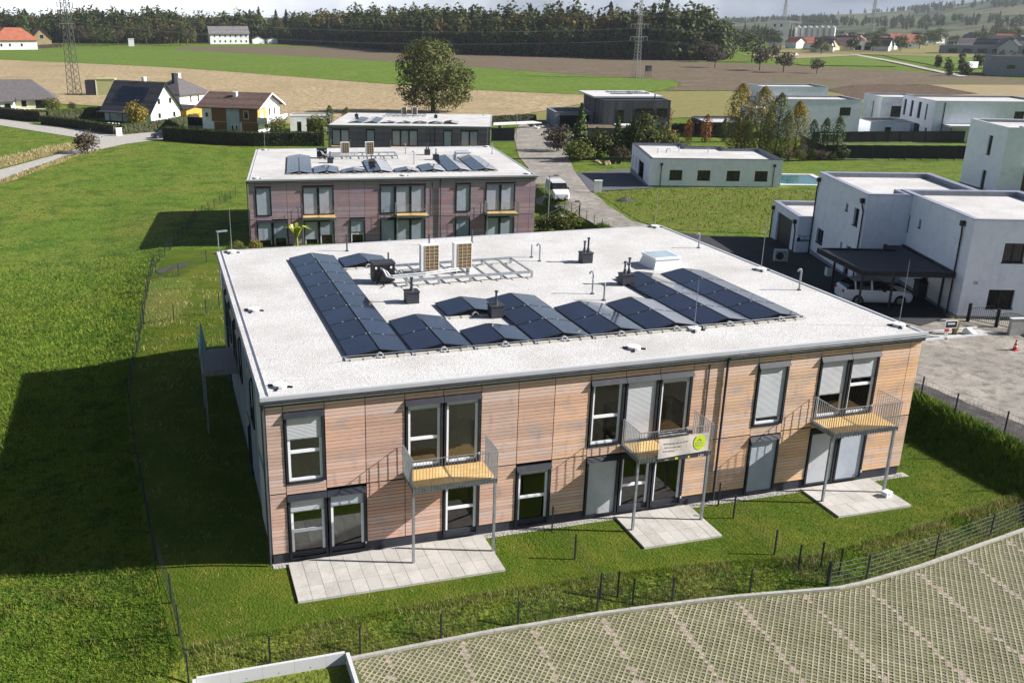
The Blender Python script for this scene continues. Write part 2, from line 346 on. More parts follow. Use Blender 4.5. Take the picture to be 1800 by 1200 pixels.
MT['banner'] = mat('banner_fabric', (0.60,0.53,0.49), 0.7, layers=[((0.52,0.46,0.43), 2.2, 0.45, 0.7)], bump=(3, 0.3, 0.05))
MT['print'] = mat('grey_print', (0.40,0.37,0.36), 0.7, layers=[((0.46,0.42,0.4), 6, 0.45, 0.7)])
MT['pale_green'] = mat('pale_green_paint', (0.42,0.43,0.20), 0.7, layers=[((0.36,0.37,0.17), 2, 0.45, 0.7)])
MT['teal_fabric'] = mat('teal_parasol_fabric', (0.30,0.44,0.46), 0.8, layers=[((0.22,0.34,0.38), 5, 0.45, 0.7)])
MT['pylon'] = mat('lattice_steel', (0.085,0.10,0.075), 0.6, metal=0.2, layers=[((0.12,0.13,0.11), 1, 0.45, 0.7)])
MT['pylon_grey'] = mat('lattice_steel_grey', (0.20,0.21,0.20), 0.6, metal=0.2, layers=[((0.15,0.16,0.15), 1, 0.45, 0.7)])
MT['wire'] = mat('overhead_wire', (0.42,0.42,0.44), 0.5, layers=[((0.35,0.35,0.38), 1, 0.45, 0.7)])
MT['mural_w'] = mat('mural_wave_blue', (0.10,0.20,0.28), 0.9, layers=[((0.16,0.34,0.38), 1.5, 0.45, 0.6)])
MT['sedum'] = mat('sedum_roof', (0.12,0.075,0.055), 1.0, layers=[((0.10,0.11,0.04), 0.7, 0.45, 0.62), ((0.2,0.15,0.1), 3, 0.52, 0.7)], bump=(8, 0.8, 0.1))

def wood_mat(name, a, b_, grey, grey_lo=0.5, gx=None):
    """horizontal rough-sawn larch boards; a/b colours, b_ towards the right end when gx=(x0,x1)"""
    m = bpy.data.materials.new(name); m.use_nodes = True
    nt = m.node_tree; N = nt.nodes; L = nt.links; b = N['Principled BSDF']
    b.inputs['Roughness'].default_value = 0.85; b.inputs['Specular IOR Level'].default_value = 0.15
    tc = N.new('ShaderNodeTexCoord'); geo = N.new('ShaderNodeNewGeometry')
    def noise(scale, st, det=5):
        mp = N.new('ShaderNodeMapping'); mp.inputs['Scale'].default_value = st
        L.new(tc.outputs['Object'], mp.inputs['Vector'])
        no = N.new('ShaderNodeTexNoise'); no.inputs['Scale'].default_value = scale; no.inputs['Detail'].default_value = det
        L.new(mp.outputs[0], no.inputs['Vector']); return no.outputs['Fac']
    def mr(s, lo, hi, t0=0.0, t1=1.0):
        q = N.new('ShaderNodeMapRange'); q.inputs['From Min'].default_value = lo; q.inputs['From Max'].default_value = hi
        q.inputs['To Min'].default_value = t0; q.inputs['To Max'].default_value = t1
        L.new(s, q.inputs['Value']); return q.outputs[0]
    def mix(f, A, B):
        q = N.new('ShaderNodeMix'); q.data_type = 'RGBA'; L.new(f, q.inputs['Factor'])
        if isinstance(A, tuple): q.inputs['A'].default_value = (*A, 1)
        else: L.new(A, q.inputs['A'])
        if isinstance(B, tuple): q.inputs['B'].default_value = (*B, 1)
        else: L.new(B, q.inputs['B'])
        return q.outputs['Result']
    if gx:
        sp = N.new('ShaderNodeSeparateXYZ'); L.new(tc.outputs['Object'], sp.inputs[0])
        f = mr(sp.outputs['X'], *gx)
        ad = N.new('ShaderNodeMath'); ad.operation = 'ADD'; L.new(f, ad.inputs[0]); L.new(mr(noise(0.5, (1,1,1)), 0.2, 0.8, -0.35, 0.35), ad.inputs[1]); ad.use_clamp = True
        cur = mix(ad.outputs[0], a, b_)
    else:
        cur = mix(mr(noise(0.45, (1,1,1.5)), 0.38, 0.62), a, b_)
    oi = N.new('ShaderNodeObjectInfo')
    cur = mix(mr(oi.outputs['Random'], 0.3, 1.0, 0.0, 0.5), cur, grey)
    hs = N.new('ShaderNodeMath'); hs.operation = 'FRACT'; ml = N.new('ShaderNodeMath'); ml.operation = 'MULTIPLY'; ml.inputs[1].default_value = 7.31
    L.new(oi.outputs['Random'], ml.inputs[0]); L.new(ml.outputs[0], hs.inputs[0])
    cur = mix(mr(hs.outputs[0], 0.4, 1.0, 0.0, 0.28), cur, (a[0]*0.72, a[1]*0.62, a[2]*0.58))
    cur = mix(mr(geo.outputs['Random Per Island'], 0.55, 1.0, 0.0, 0.55), cur, grey)
    cur = mix(mr(noise(0.8, (1,1,1.6)), grey_lo, grey_lo+0.22), cur, grey)
    cur = mix(mr(noise(2.2, (1.2,1,0.5)), 0.58, 0.74, 0, 0.5), cur, tuple(x*0.62 for x in grey))
    cur = mix(mr(noise(9, (0.35,1,6)), 0.52, 0.75, 0, 0.45), cur, tuple(x*0.45 for x in grey))
    cur = mix(mr(noise(34, (1,1,1.3), 2), 0.68, 0.75, 0, 0.6), cur, tuple(x*0.3 for x in a))
    q = N.new('ShaderNodeMapRange'); q.inputs['To Min'].default_value = 0.82; q.inputs['To Max'].default_value = 1.16
    L.new(geo.outputs['Random Per Island'], q.inputs['Value'])
    vm = N.new('ShaderNodeVectorMath'); vm.operation = 'SCALE'; L.new(cur, vm.inputs[0]); L.new(q.outputs[0], vm.inputs['Scale'])
    L.new(vm.outputs[0], b.inputs['Base Color'])
    bp = N.new('ShaderNodeBump'); bp.inputs['Strength'].default_value = 0.5; bp.inputs['Distance'].default_value = 0.01
    L.new(noise(14, (0.3,1,6)), bp.inputs['Height']); L.new(bp.outputs[0], b.inputs['Normal'])
    m.diffuse_color = (*a, 1)
    return m
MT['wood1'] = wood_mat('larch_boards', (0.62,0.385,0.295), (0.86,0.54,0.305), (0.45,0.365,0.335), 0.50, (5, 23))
MT['wood2'] = wood_mat('weathered_mauve_boards', (0.50,0.30,0.30), (0.38,0.27,0.36), (0.37,0.32,0.335), 0.50)
MT['wood3'] = wood_mat('weathered_violet_boards', (0.24,0.185,0.225), (0.195,0.175,0.245), (0.22,0.195,0.21), 0.5)
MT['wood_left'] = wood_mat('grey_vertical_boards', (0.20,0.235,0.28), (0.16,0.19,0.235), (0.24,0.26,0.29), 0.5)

def blind_mat(name, col):
    m = mat(name, col, 0.55, metal=0.1, layers=[(tuple(x*0.82 for x in col), 0.9, 0.45, 0.7)], coord='Object')
    nt = m.node_tree; N = nt.nodes; L = nt.links; b = N['Principled BSDF']
    tc = N.new('ShaderNodeTexCoord'); w = N.new('ShaderNodeTexWave'); w.wave_type = 'BANDS'; w.bands_direction = 'Z'
    w.inputs['Scale'].default_value = 6.0; L.new(tc.outputs['Object'], w.inputs['Vector'])
    bp = N.new('ShaderNodeBump'); bp.inputs['Strength'].default_value = 0.7; bp.inputs['Distance'].default_value = 0.012
    L.new(w.outputs['Fac'], bp.inputs['Height']); L.new(bp.outputs[0], b.inputs['Normal'])
    return m
MT['blind'] = blind_mat('roller_shutter', (0.50,0.51,0.54))
MT['blind2'] = blind_mat('roller_shutter_bluish', (0.42,0.46,0.53))
MT['blind3'] = blind_mat('roller_shutter_dim', (0.33,0.38,0.45))

def solar_mat(name, col):
    m = mat(name, col, 0.14, spec=0.6, layers=[(tuple(x*1.6 for x in col), 0.8, 0.45, 0.7)], objrand=(0.8,1.25), coat=0.6)
    return m
MT['pv'] = solar_mat('solar_glass', (0.011,0.013,0.028))
MT['pv_frame'] = mat('solar_frame', (0.012,0.012,0.016), 0.4, metal=0.5, layers=[((0.03,0.03,0.035), 4, 0.45, 0.7)])
MT['clamp'] = mat('clamp_aluminium', (0.7,0.7,0.72), 0.35, metal=0.6, layers=[((0.6,0.6,0.62), 9, 0.45, 0.7)])
# ================================================================== GROUND AND SETTING
def rng_steps(*segs):
    out = []
    for a, b, st in segs: out.append(np.arange(a, b, st))
    return np.concatenate(out)
XS = rng_steps((-3200,-700,180),(-700,-60,30),(-60,-12,3),(-12,0,0.75),(0,26,2),(26,48,0.5),(48,130,3),(130,700,15),(700,6000,60))
YS = rng_steps((-80,-8,6),(-8,-3,0.25),(-3,10,1.0),(10,100,1.5),(100,200,4),(200,500,10),(500,1200,30),(1200,7000,60))
GX, GY = np.meshgrid(XS, YS)
GZ = g(GX, GY)
_V = np.stack([GX.ravel(), GY.ravel(), GZ.ravel()], -1)
_nx = len(XS); _i = np.arange((len(YS)-1)*(_nx-1)); _r0 = _i//(_nx-1); _c0 = _i % (_nx-1)
_a = _r0*_nx+_c0
_F = np.stack([_a, _a+1, _a+_nx+1, _a+_nx], -1)
_cen = _V[_F].mean(1)
_far = np.hypot(_cen[:,0], _cen[:,1]) > 1150
def _sub(F):
    u, inv = np.unique(F, return_inverse=True)
    return _V[u], inv.reshape(F.shape)
V_, F_ = _sub(_F[~_far]); ground = struct(mesh_np('ground', V_, F_, MT['meadow']))
V_, F_ = _sub(_F[_far]); hills = struct(mesh_np('hills', V_, F_, MT['hills']))

def inside(x, y, poly):
    x = np.asarray(x); y = np.asarray(y); r = np.zeros(x.shape, bool); n = len(poly)
    for i in range(n):
        x1, y1 = poly[i]; x2, y2 = poly[(i+1) % n]
        c_ = ((y1 > y) != (y2 > y)) & (x < (x2-x1)*(y-y1)/((y2-y1) if y2 != y1 else 1e-9)+x1)
        r ^= c_
    return r
def drape(name, poly, m, off=0.03, step=2.0, jitter=0.0):
    pts = []
    n = len(poly)
    for i in range(n):
        a = Vector(poly[i]); b = Vector(poly[(i+1) % n]); k = max(1, int((b-a).length/step))
        for j in range(k):
            p = a.lerp(b, j/k)
            if jitter: p = p+Vector((random.uniform(-jitter, jitter), random.uniform(-jitter, jitter)))
            pts.append(p)
    nb = len(pts)
    edges = [(i, (i+1) % nb) for i in range(nb)]
    xs = [p.x for p in pts]; ys = [p.y for p in pts]
    gx, gy = np.meshgrid(np.arange(min(xs)+step*.5, max(xs), step), np.arange(min(ys)+step*.5, max(ys), step))
    bp = [(p.x, p.y) for p in pts]
    ok = inside(gx.ravel(), gy.ravel(), bp)
    pts += [Vector((float(a), float(b))) for a, b in zip(gx.ravel()[ok], gy.ravel()[ok])]
    vs, es, fs, *_ = delaunay_2d_cdt(pts, edges, [], 1, 1e-5)
    V = np.array([(v.x, v.y) for v in vs])
    z = g(V[:,0], V[:,1])+off
    F = np.array([f if len(f) == 3 else f[:3] for f in fs], int)
    # upward normals
    A = V[F[:,1]]-V[F[:,0]]; B = V[F[:,2]]-V[F[:,0]]
    flip = (A[:,0]*B[:,1]-A[:,1]*B[:,0]) < 0
    F[flip] = F[flip][:, ::-1]
    return struct(mesh_np(name, np.column_stack([V, z]), F, m))

LAWN = [(-3.6,-3.95),(1.8,-3.95),(10.7,-3.85),(15.4,-4.1),(20.2,-4.75),(23.9,-4.3),(29.5,-3.25),(31.0,-2.9),(31.0,8),(33.2,30),(36.2,53.5),(33,53.8),(5,57.8),(-2.4,59),(-4.3,46),(-4.9,30),(-5.4,20),(-4.9,12),(-4.1,2)]
drape('lawn', LAWN, MT['lawn'], 0.02, 1.0)
drape('garden_soil_patch', [(-4.3,46),(-2.6,47.2),(-1.2,46.4),(-0.9,42),(-1.6,37),(-2.4,33),(-3.4,31.5),(-4.7,33)], MT['rough'], 0.035, 0.6, 0.25)
drape('flower_bed', [(-3.6,50.5),(-1.4,52.5),(-1.0,51.0),(-3.4,48.8)], MT['dark_soil'], 0.05, 0.7, 0.15)
drape('planter_ground', [(-2.75,-5.45),(1.6,-5.45),(1.6,-10),(-2.75,-10)], MT['rough'], 0.03, 0.7)
# left lane and field track
drape('lane', [(-60,246),(-37.8,212.7),(-26.8,198),(-10.4,174.8),(-2.5,177.1),(-1.2,164.5),(-3.7,162.3),(-8.5,158),(-12.5,151.4),(-16.4,152.4),(-13.8,165.8),(-16.3,168.3),(-36,198.9),(-60,234)], MT['road_pale'], 0.06, 3.0)
drape('field_track', [(-16.6,152.6),(-26.7,129.1),(-38,104),(-36,96),(-25.4,119.1),(-18,143.5),(-12.6,151.2)], MT['road_pale'], 0.07, 3.0, 0.25)
drape('dry_verge', [(-17.6,152),(-27.6,129.6),(-40,104),(-44,110),(-30,141),(-22,158),(-17.8,163),(-14.8,163)], MT['dry'], 0.055, 2.5, 0.4)
drape('dry_verge', [(-12.3,150.2),(-18,142.5),(-25.3,118.2),(-34,97),(-31.5,95.5),(-23.4,118.5),(-16.6,141.5)], MT['dry'], 0.055, 2.5, 0.4)
# right road, gravel yard and drives
ROAD = [(68.4,154.3),(57,122),(48.9,95.6),(41.4,76),(39.3,62),(38.2,53.8),(36.2,36),(34.2,16),(33.6,8),(33.45,2.9),(33.6,-4),(36,-10),(60,-12),(64,6),(56,10),(46.6,14.2),(46.2,17.5),(42.2,40),(42.6,49.3),(42.5,53.7),(44.5,61.8),(47.2,70.8),(48.4,75.3),(56.7,98.7),(72,136.9),(78.3,155),(90,172),(78,176)]
drape('gravel_road', ROAD, MT['gravel_road'], 0.05, 2.0, 0.1)
drape('ballast_strip', [(33.0,7.5),(33.5,7.6),(34.4,5.2),(34.5,2.6),(34.9,0.4),(35.3,-3),(35.5,-8),(33.2,-8),(33.0,-3)], MT['dark_soil'], 0.085, 0.6, 0.12)
drape('paved_drive', [(55.1,94.4),(64.7,97.5),(57.2,76),(48.5,75.6)], MT['asphalt_grey'], 0.075, 2.0)
drape('asphalt_drive', [(42.3,47.5),(44.6,43.6),(49.6,41.0),(50.5,36),(49.4,28),(46.5,18),(44.5,15.2),(41.6,14.2),(40.9,16.5),(42.0,32)], MT['asphalt'], 0.085, 1.5)
drape('road_patch', [(72.6,146.5),(83,144.5),(81,140.6),(71.4,142)], MT['asphalt_grey'], 0.09, 2.0)
drape('road_patch', [(70.0,138),(78.5,136),(76.3,132.2),(69.0,134)], MT['asphalt_grey'], 0.09, 2.0)
drape('rough_verge', [(48.9,74.4),(57.4,75.4),(72,70),(79,68),(62,49),(50.8,42.5),(43.4,47.8),(43.0,53),(45.1,61.5),(47.8,70.6)], MT['rough'], 0.04, 2.0, 0.2)
# fields
drape('stubble_field', [(-420,560),(-72.8,480.6),(5.1,386.4),(61.7,308.4),(96.3,267.7),(126.4,244.6),(118,228),(116.1,221.1),(74.7,185.1),(33.6,182),(26,186),(8.6,214),(-13,236),(-28.7,248),(-60,252),(-300,330)], MT['stubble'], 0.12, 8.0)
drape('green_field', [(-420,561),(-73,481.2),(5,387.2),(61.7,309.2),(96.3,268.5),(126.4,245.4),(143,246),(158.2,254.9),(171,268),(180,281),(182.2,289.6),(173.4,303.8),(155.4,323.1),(126.2,379.5),(91.7,465),(10.6,633.8),(-44.6,654.7),(-89,603.3),(-420,700)], MT['greenfield'], 0.14, 10.0)
drape('brown_field', [(10.6,634.5),(91.8,466),(126.4,380.3),(155.6,323.9),(173.6,304.4),(182.6,290),(180.6,281),(172,268),(159.5,255.6),(165.3,253.6),(213.6,245),(239.7,263.3),(304.8,252.3),(420,240),(330,268),(317.2,311.9),(285.6,355.8),(254.1,406.2),(201.1,477.9),(189.6,581.8),(134,685.5),(24.1,700.7)], MT['brownfield'], 0.13, 10.0)
drape('olive_field', [(74.3,183.8),(115.3,219.6),(126.6,244.2),(143,245.4),(156.2,251.1),(213,244.4),(211,234),(200,214),(168,178),(137.7,174.1),(121.3,178.1),(106.4,176)], MT['olive'], 0.12, 6.0)
drape('ploughed_field', [(211.5,234.7),(213.8,244.6),(239.7,262.9),(254.3,263.3),(266.1,251.7),(255.6,224.2),(200.4,214.7)], MT['plough'], 0.16, 6.0)
drape('tan_field', [(266.6,252),(256.2,224),(201,214.2),(190,196),(251.2,190),(300,225),(420,225),(420,239),(304.8,251.8),(267.6,258.6)], MT['tan'], 0.15, 8.0)
drape('far_lane', [(310,288),(315,288),(335,332),(369,397),(428,501),(443,522),(440,524),(424,503),(365,398),(331,333)], MT['road_pale'], 0.35, 12.0)
drape('far_tan_field', [(330,420),(400,455),(440,520),(395,505),(330,470)], MT['tan'], 0.3, 12.0)
drape('far_green_field', [(290,360),(330,345),(365,400),(400,452),(330,418),(300,395)], MT['greenfield'], 0.3, 12.0)
drape('far_green_field', [(345,330),(430,320),(480,400),(445,500),(380,400)], MT['greenfield'], 0.3, 12.0)
drape('far_green_field', [(560,800),(820,760),(1000,900),(700,980)], MT['greenfield'], 0.5, 30.0)

# grey concrete kerb along the parking area
kerb = struct(link('kerb', None)) if False else None
KERB_PTS = [(x, float(np.interp(x, KX, KY))) for x in np.arange(1.9, 33.5, 1.0)]
_root = None
for i, (a, b) in enumerate(zip(KERB_PTS[:-1], KERB_PTS[1:])):
    d = (Vector(b)-Vector(a)).normalized(); n = Vector((-d.y, d.x))
    A = Vector(a)+d*0.004; B = Vector(b)-d*0.004
    mb = MB().prism([tuple(A), tuple(B), tuple(B+n*0.13), tuple(A+n*0.13)], -0.75, -0.47+0.004*random.uniform(-1,1))
    if _root is None:
        _root = struct(mb.build('kerb', MT['kerb']))
    else:
        mb.build('kerb_stone', MT['kerb'], _root)

# grass paver parking area
PARK = [(1.95,-5.32)]+[(x, y+0.02) for x, y in KERB_PTS[1:]]+[(36,-14),(1.95,-14)]
park = drape('parking_area', PARK, MT['paver_soil'], 0.046, 0.8)
PA = R(-40.0); PX, PY, PT = 0.51, 0.34, 0.17
def paver_mesh(m):
    us = [0]; vs = [0]
    h = 0.062
    for i in range(3): us += [PT*i+0.5*(PT-2*h)+0.0, PT*i+PT-0.5*(PT-2*h)]
    us = [0.004]+[u for i in range(3) for u in (PT*i+PT/2-h, PT*i+PT/2+h)]+[PX-0.004]
    vs = [0.004]+[v for i in range(2) for v in (PT*i+PT/2-h, PT*i+PT/2+h)]+[PY-0.004]
    mb = MB()
    zt, zb = 0.05, 0.0
    for i in range(len(us)-1):
        for j in range(len(vs)-1):
            if i % 2 == 1 and j % 2 == 1:
                u0, u1, v0, v1 = us[i], us[i+1], vs[j], vs[j+1]
                c_ = [(u0,v0),(u1,v0),(u1,v1),(u0,v1)]
                mb.add([(p[0],p[1],zt) for p in c_]+[(p[0],p[1],zb) for p in c_], [(0,1,5,4),(1,2,6,5),(2,3,7,6),(3,0,4,7)])
            else:
                mb.add([(us[i],vs[j],zt),(us[i+1],vs[j],zt),(us[i+1],vs[j+1],zt),(us[i],vs[j+1],zt)], [(0,1,2,3)])
    c_ = [(us[0],vs[0]),(us[-1],vs[0]),(us[-1],vs[-1]),(us[0],vs[-1])]
    mb.add([(p[0],p[1],zt) for p in c_]+[(p[0],p[1],zb) for p in c_], [(0,4,5,1),(1,5,6,2),(2,6,7,3),(3,7,4,0)])
    return mb
pm = paver_mesh(None)
pme = bpy.data.meshes.new('paver'); pme.from_pydata(pm.v, [], pm.f); pme.materials.append(MT['paver'])
ca, sa = math.cos(PA), math.sin(PA)
cand = []; border = []
for i in range(-60, 90):
    for j in range(-90, 60):
        ox = 2.0+i*PX*ca-j*PY*sa; oy = -5.5+i*PX*sa+j*PY*ca
        cx = ox+(PX/2)*ca-(PY/2)*sa; cy = oy+(PX/2)*sa+(PY/2)*ca
        if cx < 1.7 or cx > 33 or cy < -13.5 or cy > np.interp(cx, KX, KY)+0.3: continue
        if cy > np.interp(cx, KX, KY)-0.30 or cx < 2.35: border.append((ox, oy)); continue
        cand.append((ox, oy, cx, cy))
Mi = cam.matrix_world.inverted()
def in_view(x, y, z):
    p = Mi @ Vector((x, y, z))
    if p.z > -0.1: return False
    u = p.x/-p.z*cam_d.lens/36-cam_d.shift_x; v = p.y/-p.z*cam_d.lens/36-cam_d.shift_y
    return abs(u) < 0.505 and abs(v) < 0.34
vis = sorted([c_ for c_ in cand if in_view(c_[2], c_[3], -0.6)], key=lambda c_: (c_[2]-CAM.x)**2+(c_[3]-CAM.y)**2)
near = set(c_[:2] for c_ in vis[:300])
restV = []; restF = []
PVV = np.array(pm.v)
for (ox, oy, cx, cy) in cand:
    dz = random.uniform(-0.006, 0.006)
    if (ox, oy) in near:
        o = link('paver', pme, park, (ox, oy, -0.588+dz), PA)
    else:
        P = PVV.copy(); q = P.copy()
        q[:,0] = ox+P[:,0]*ca-P[:,1]*sa; q[:,1] = oy+P[:,0]*sa+P[:,1]*ca; q[:,2] = P[:,2]-0.588+dz
        k = len(restV)*len(P); restV.append(q); restF += [tuple(a+k for a in f) for f in pm.f]
RING = [(0,0),(PT,0),(PT,PT),(0,PT)]; _e = PT/2-0.062
RIN = [(_e,_e),(PT-_e,_e),(PT-_e,PT-_e),(_e,PT-_e)]
cellv = np.array([(x, y, .05) for x, y in RING]+[(x, y, .05) for x, y in RIN]+[(x, y, 0) for x, y in RIN])
cellf = [(0,1,5,4),(1,2,6,5),(2,3,7,6),(3,0,4,7),(4,5,9,8),(5,6,10,9),(6,7,11,10),(7,4,8,11)]
nv = sum(len(v) for v in restV)
for ox, oy in border:
    for i in range(3):
        for j in range(2):
            u, v = (i+.5)*PT, (j+.5)*PT; X, Y = ox+u*ca-v*sa, oy+u*sa+v*ca
            if X < 2.08 or Y > np.interp(X, KX, KY)-.115: continue
            q = cellv.copy(); a_, b_ = cellv[:,0]+i*PT, cellv[:,1]+j*PT
            q[:,0] = ox+a_*ca-b_*sa; q[:,1] = oy+a_*sa+b_*ca; q[:,2] -= .588
            restF += [tuple(k+nv for k in f) for f in cellf]; restV.append(q); nv += len(q)
o = mesh_np('paver_field', np.concatenate(restV), np.array(restF), MT['paver'], park); o['kind'] = 'stuff'
# reddish marker stones set into the cells along the stall lines
sm = MB().box((-0.052,-0.052,0), (0.052,0.052,0.045))
sme = bpy.data.meshes.new('marker_stone'); sme.from_pydata(sm.v, [], sm.f); sme.materials.append(MT['paver_red'])
for k in range(12):
    x0 = 3.1+2.55*k; y0 = float(np.interp(x0, KX, KY))-0.25
    used_c = set()
    for t in np.arange(0, 7.0, 0.06):
        x = x0-0.10*t; y = y0-t
        u = ((x-2.0)*ca+(y+5.5)*sa)/PT; v = (-(x-2.0)*sa+(y+5.5)*ca)/PT
        c_ = (math.floor(u), math.floor(v))
        if c_ in used_c or random.random() < 0.25: used_c.add(c_); continue
        used_c.add(c_)
        uu, vv = (c_[0]+.5)*PT, (c_[1]+.5)*PT
        X, Y = 2.0+uu*ca-vv*sa, -5.5+uu*sa+vv*ca
        if not in_view(X, Y, -0.55): continue
        link('marker_stone', sme, park, (X, Y, -0.588+random.uniform(0,0.004)), PA)

# ---------------------------------------------------------------- grass blades (uncountable)
def blades(name, label, n, fx, mt, h=(0.08,0.2), w=0.03, lean=0.5, cat='grass'):
    """fx(n)->x,y arrays"""
    x, y = fx(n)
    n = len(x)
    z = g(x, y)+0.01
    d = np.hypot(x-CAM.x, y-CAM.y)
    sc = np.clip(d/32, 0.8, 3.2)
    hh = RNG.uniform(h[0], h[1], n)*np.clip(sc, 1, 1.6); ww = w*sc*RNG.uniform(0.6, 1.3, n)
    a = RNG.uniform(0, 2*np.pi, n); b = RNG.uniform(0, 2*np.pi, n)
    le = RNG.uniform(0, lean, n)*hh
    V = np.empty((n, 3, 3), np.float32)
    V[:,0] = np.stack([x-np.cos(a)*ww/2, y-np.sin(a)*ww/2, z-0.01], -1)
    V[:,1] = np.stack([x+np.cos(a)*ww/2, y+np.sin(a)*ww/2, z-0.01], -1)
    V[:,2] = np.stack([x+np.cos(b)*le, y+np.sin(b)*le, z+hh], -1)
    o = mesh_np(name, V.reshape(-1, 3), np.arange(3*n).reshape(n, 3), mt)
    return stuff(o, label, cat)
BUILD1 = [(-0.3,-0.1),(28.2,-0.1),(28.2,22.7),(-0.3,22.7)]
PATS = [(0.64,8.25,-2.6,0.1),(13.75,17.25,-2.6,0.1),(22.55,26.2,-2.6,0.1)]
def fx_lawn(n):
    x = RNG.uniform(-5.4, 31.2, n); y = -5.6+(RNG.random(n)**1.5)*40
    ok = inside(x, y, LAWN) & ~inside(x, y, BUILD1)
    for a, b, c_, d in PATS: ok &= ~((x > a-.03) & (x < b+.03) & (y > c_-.05) & (y < d))
    ok &= ~((x > 0) & (x < 28) & (y > -0.26) & (y < 0.2))
    return x[ok], y[ok]
def clump(x, y, sc, thr):
    v = np.sin(x*sc*1.7+2.1*np.sin(y*sc*0.9))+np.sin(y*sc*1.3+1.7*np.sin(x*sc*0.7+1))+0.8*np.sin((x+y)*sc*2.3)
    return v > thr
blades('lawn_grass', 'short olive green lawn around the timber-clad apartment block', 170000, fx_lawn, MT['blade'], (0.03,0.08), 0.028, 1.1)
def fx_slope(n):
    x = RNG.uniform(-3.2, 31, n); yk = np.interp(x, KX, KY)
    y = yk+RNG.uniform(0.16, 1.5, n)
    ok = ~((x < 1.8) & (y < -5.15))
    return x[ok], y[ok]
blades('bank_grass', 'long seeding grass on the bank above the parking kerb', 26000, fx_slope, MT['blade'], (0.06,0.16), 0.026, 1.0)
def fx_slope2(n):
    x, y = fx_slope(n); ok = clump(x, y, 0.8, -0.2); return x[ok], y[ok]
blades('bank_straw', 'bleached straw stalks on the bank above the parking kerb', 12000, fx_slope2, MT['straw'], (0.10,0.24), 0.016, 1.0)
def fx_straw(n):
    x = RNG.uniform(-4.8, 6, n); y = RNG.uniform(-4.2, 48, n)
    ok = inside(x, y, LAWN) & ~inside(x, y, BUILD1) & clump(x, y, 1.1, 0.5) & ~((x > 0.6) & (y > -2.6) & (y < 1))
    return x[ok], y[ok]
blades('lawn_straw', 'bleached dry tufts in the unmown strip of garden', 9000, fx_straw, MT['straw'], (0.08,0.22), 0.02, 1.3)
def fx_meadow(n):
    t = RNG.random(n)
    y = -9+t**1.5*72; xr = -4.3-0.0*y
    x = xr-RNG.random(n)**1.2*(10+(y+14)*0.34)
    xf = np.interp(y, [-9,-4.7,2,11.7,19.5,29.8,45.8,52.4,59.4,68.5,78,95,170], [-3.3,-3.3,-4.2,-5.0,-5.5,-5.0,-4.4,-4.0,-2.5,-0.6,0.7,6.5,10])
    x = x+4.3+xf-0.05
    ok = (RNG.random(n) > np.clip((y-18)/45, 0, 1)) & ~inside(x, y, [(-44,96),(-31,94),(-11,151),(-17,165),(-30,142)])
    return x[ok], y[ok]
blades('meadow_grass', 'bright green uneven meadow left of the wire fence', 260000, fx_meadow, MT['blade_m'], (0.05,0.13), 0.034, 1.2)
def fx_weed(n):
    x, y = fx_meadow(n*4); ok = (y < 22) & clump(x, y, 1.6, 1.3); return x[ok][:n], y[ok][:n]
blades('meadow_weeds', 'darker taller weeds in clumps across the near meadow', 16000, fx_weed, MT['shrub'], (0.10,0.24), 0.05, 1.3)
def fx_verge(n):
    x = RNG.uniform(-44, -11, n); y = RNG.uniform(95, 166, n)
    ok = inside(x, y, [(-17.6,152),(-27.6,129.6),(-40,104),(-44,110),(-30,141),(-22,158),(-17.8,163),(-14.8,163)]) | inside(x, y, [(-12.3,150.2),(-18,142.5),(-25.3,118.2),(-34,97),(-31.5,95.5),(-23.4,118.5),(-16.6,141.5)])
    return x[ok], y[ok]
blades('verge_straw', 'tall bleached grass beside the field track', 30000, fx_verge, MT['straw'], (0.12,0.34), 0.045, 1.2)
def fx_bank(n):
    y = RNG.uniform(-5, 52, n); xb = 31.2+5.5*S((y-8)/50); x = xb+RNG.uniform(-0.3, 2.0, n)
    return x, y
blades('hedge_bank_grass', 'dense grass on the steep bank below the gravel road', 40000, fx_bank, MT['blade_m'], (0.10,0.25), 0.05, 1.0)
def fx_rough(n):
    x = RNG.uniform(43, 80, n); y = RNG.uniform(42, 76, n)
    ok = inside(x, y, [(48.9,74.4),(57.4,75.4),(72,70),(79,68),(62,49),(50.8,42.5),(43.4,47.8),(43.0,53),(45.1,61.5),(47.8,70.6)])
    return x[ok], y[ok]
blades('rough_plot_grass', 'rough tussocky grass on the empty plot by the road', 9000, fx_rough, MT['blade_m'], (0.06,0.16), 0.05, 1.3)
def fx_cell(n):
    x = RNG.uniform(2, 30, n); y = RNG.uniform(-12, -4.4, n)
    ok = (y < np.interp(x, KX, KY)-0.15)
    u = (((x-2.0)*ca+(y+5.5)*sa)/PT) % 1; v = ((-(x-2.0)*sa+(y+5.5)*ca)/PT) % 1
    ok &= (abs(u-.5) < .3) & (abs(v-.5) < .3) & clump(x, y, 1.2, -0.6)
    return x[ok], y[ok]
blades('paver_cell_grass', 'sparse grass growing in the paver cells', 60000, fx_cell, MT['blade'], (0.02,0.065), 0.012, 1.0)
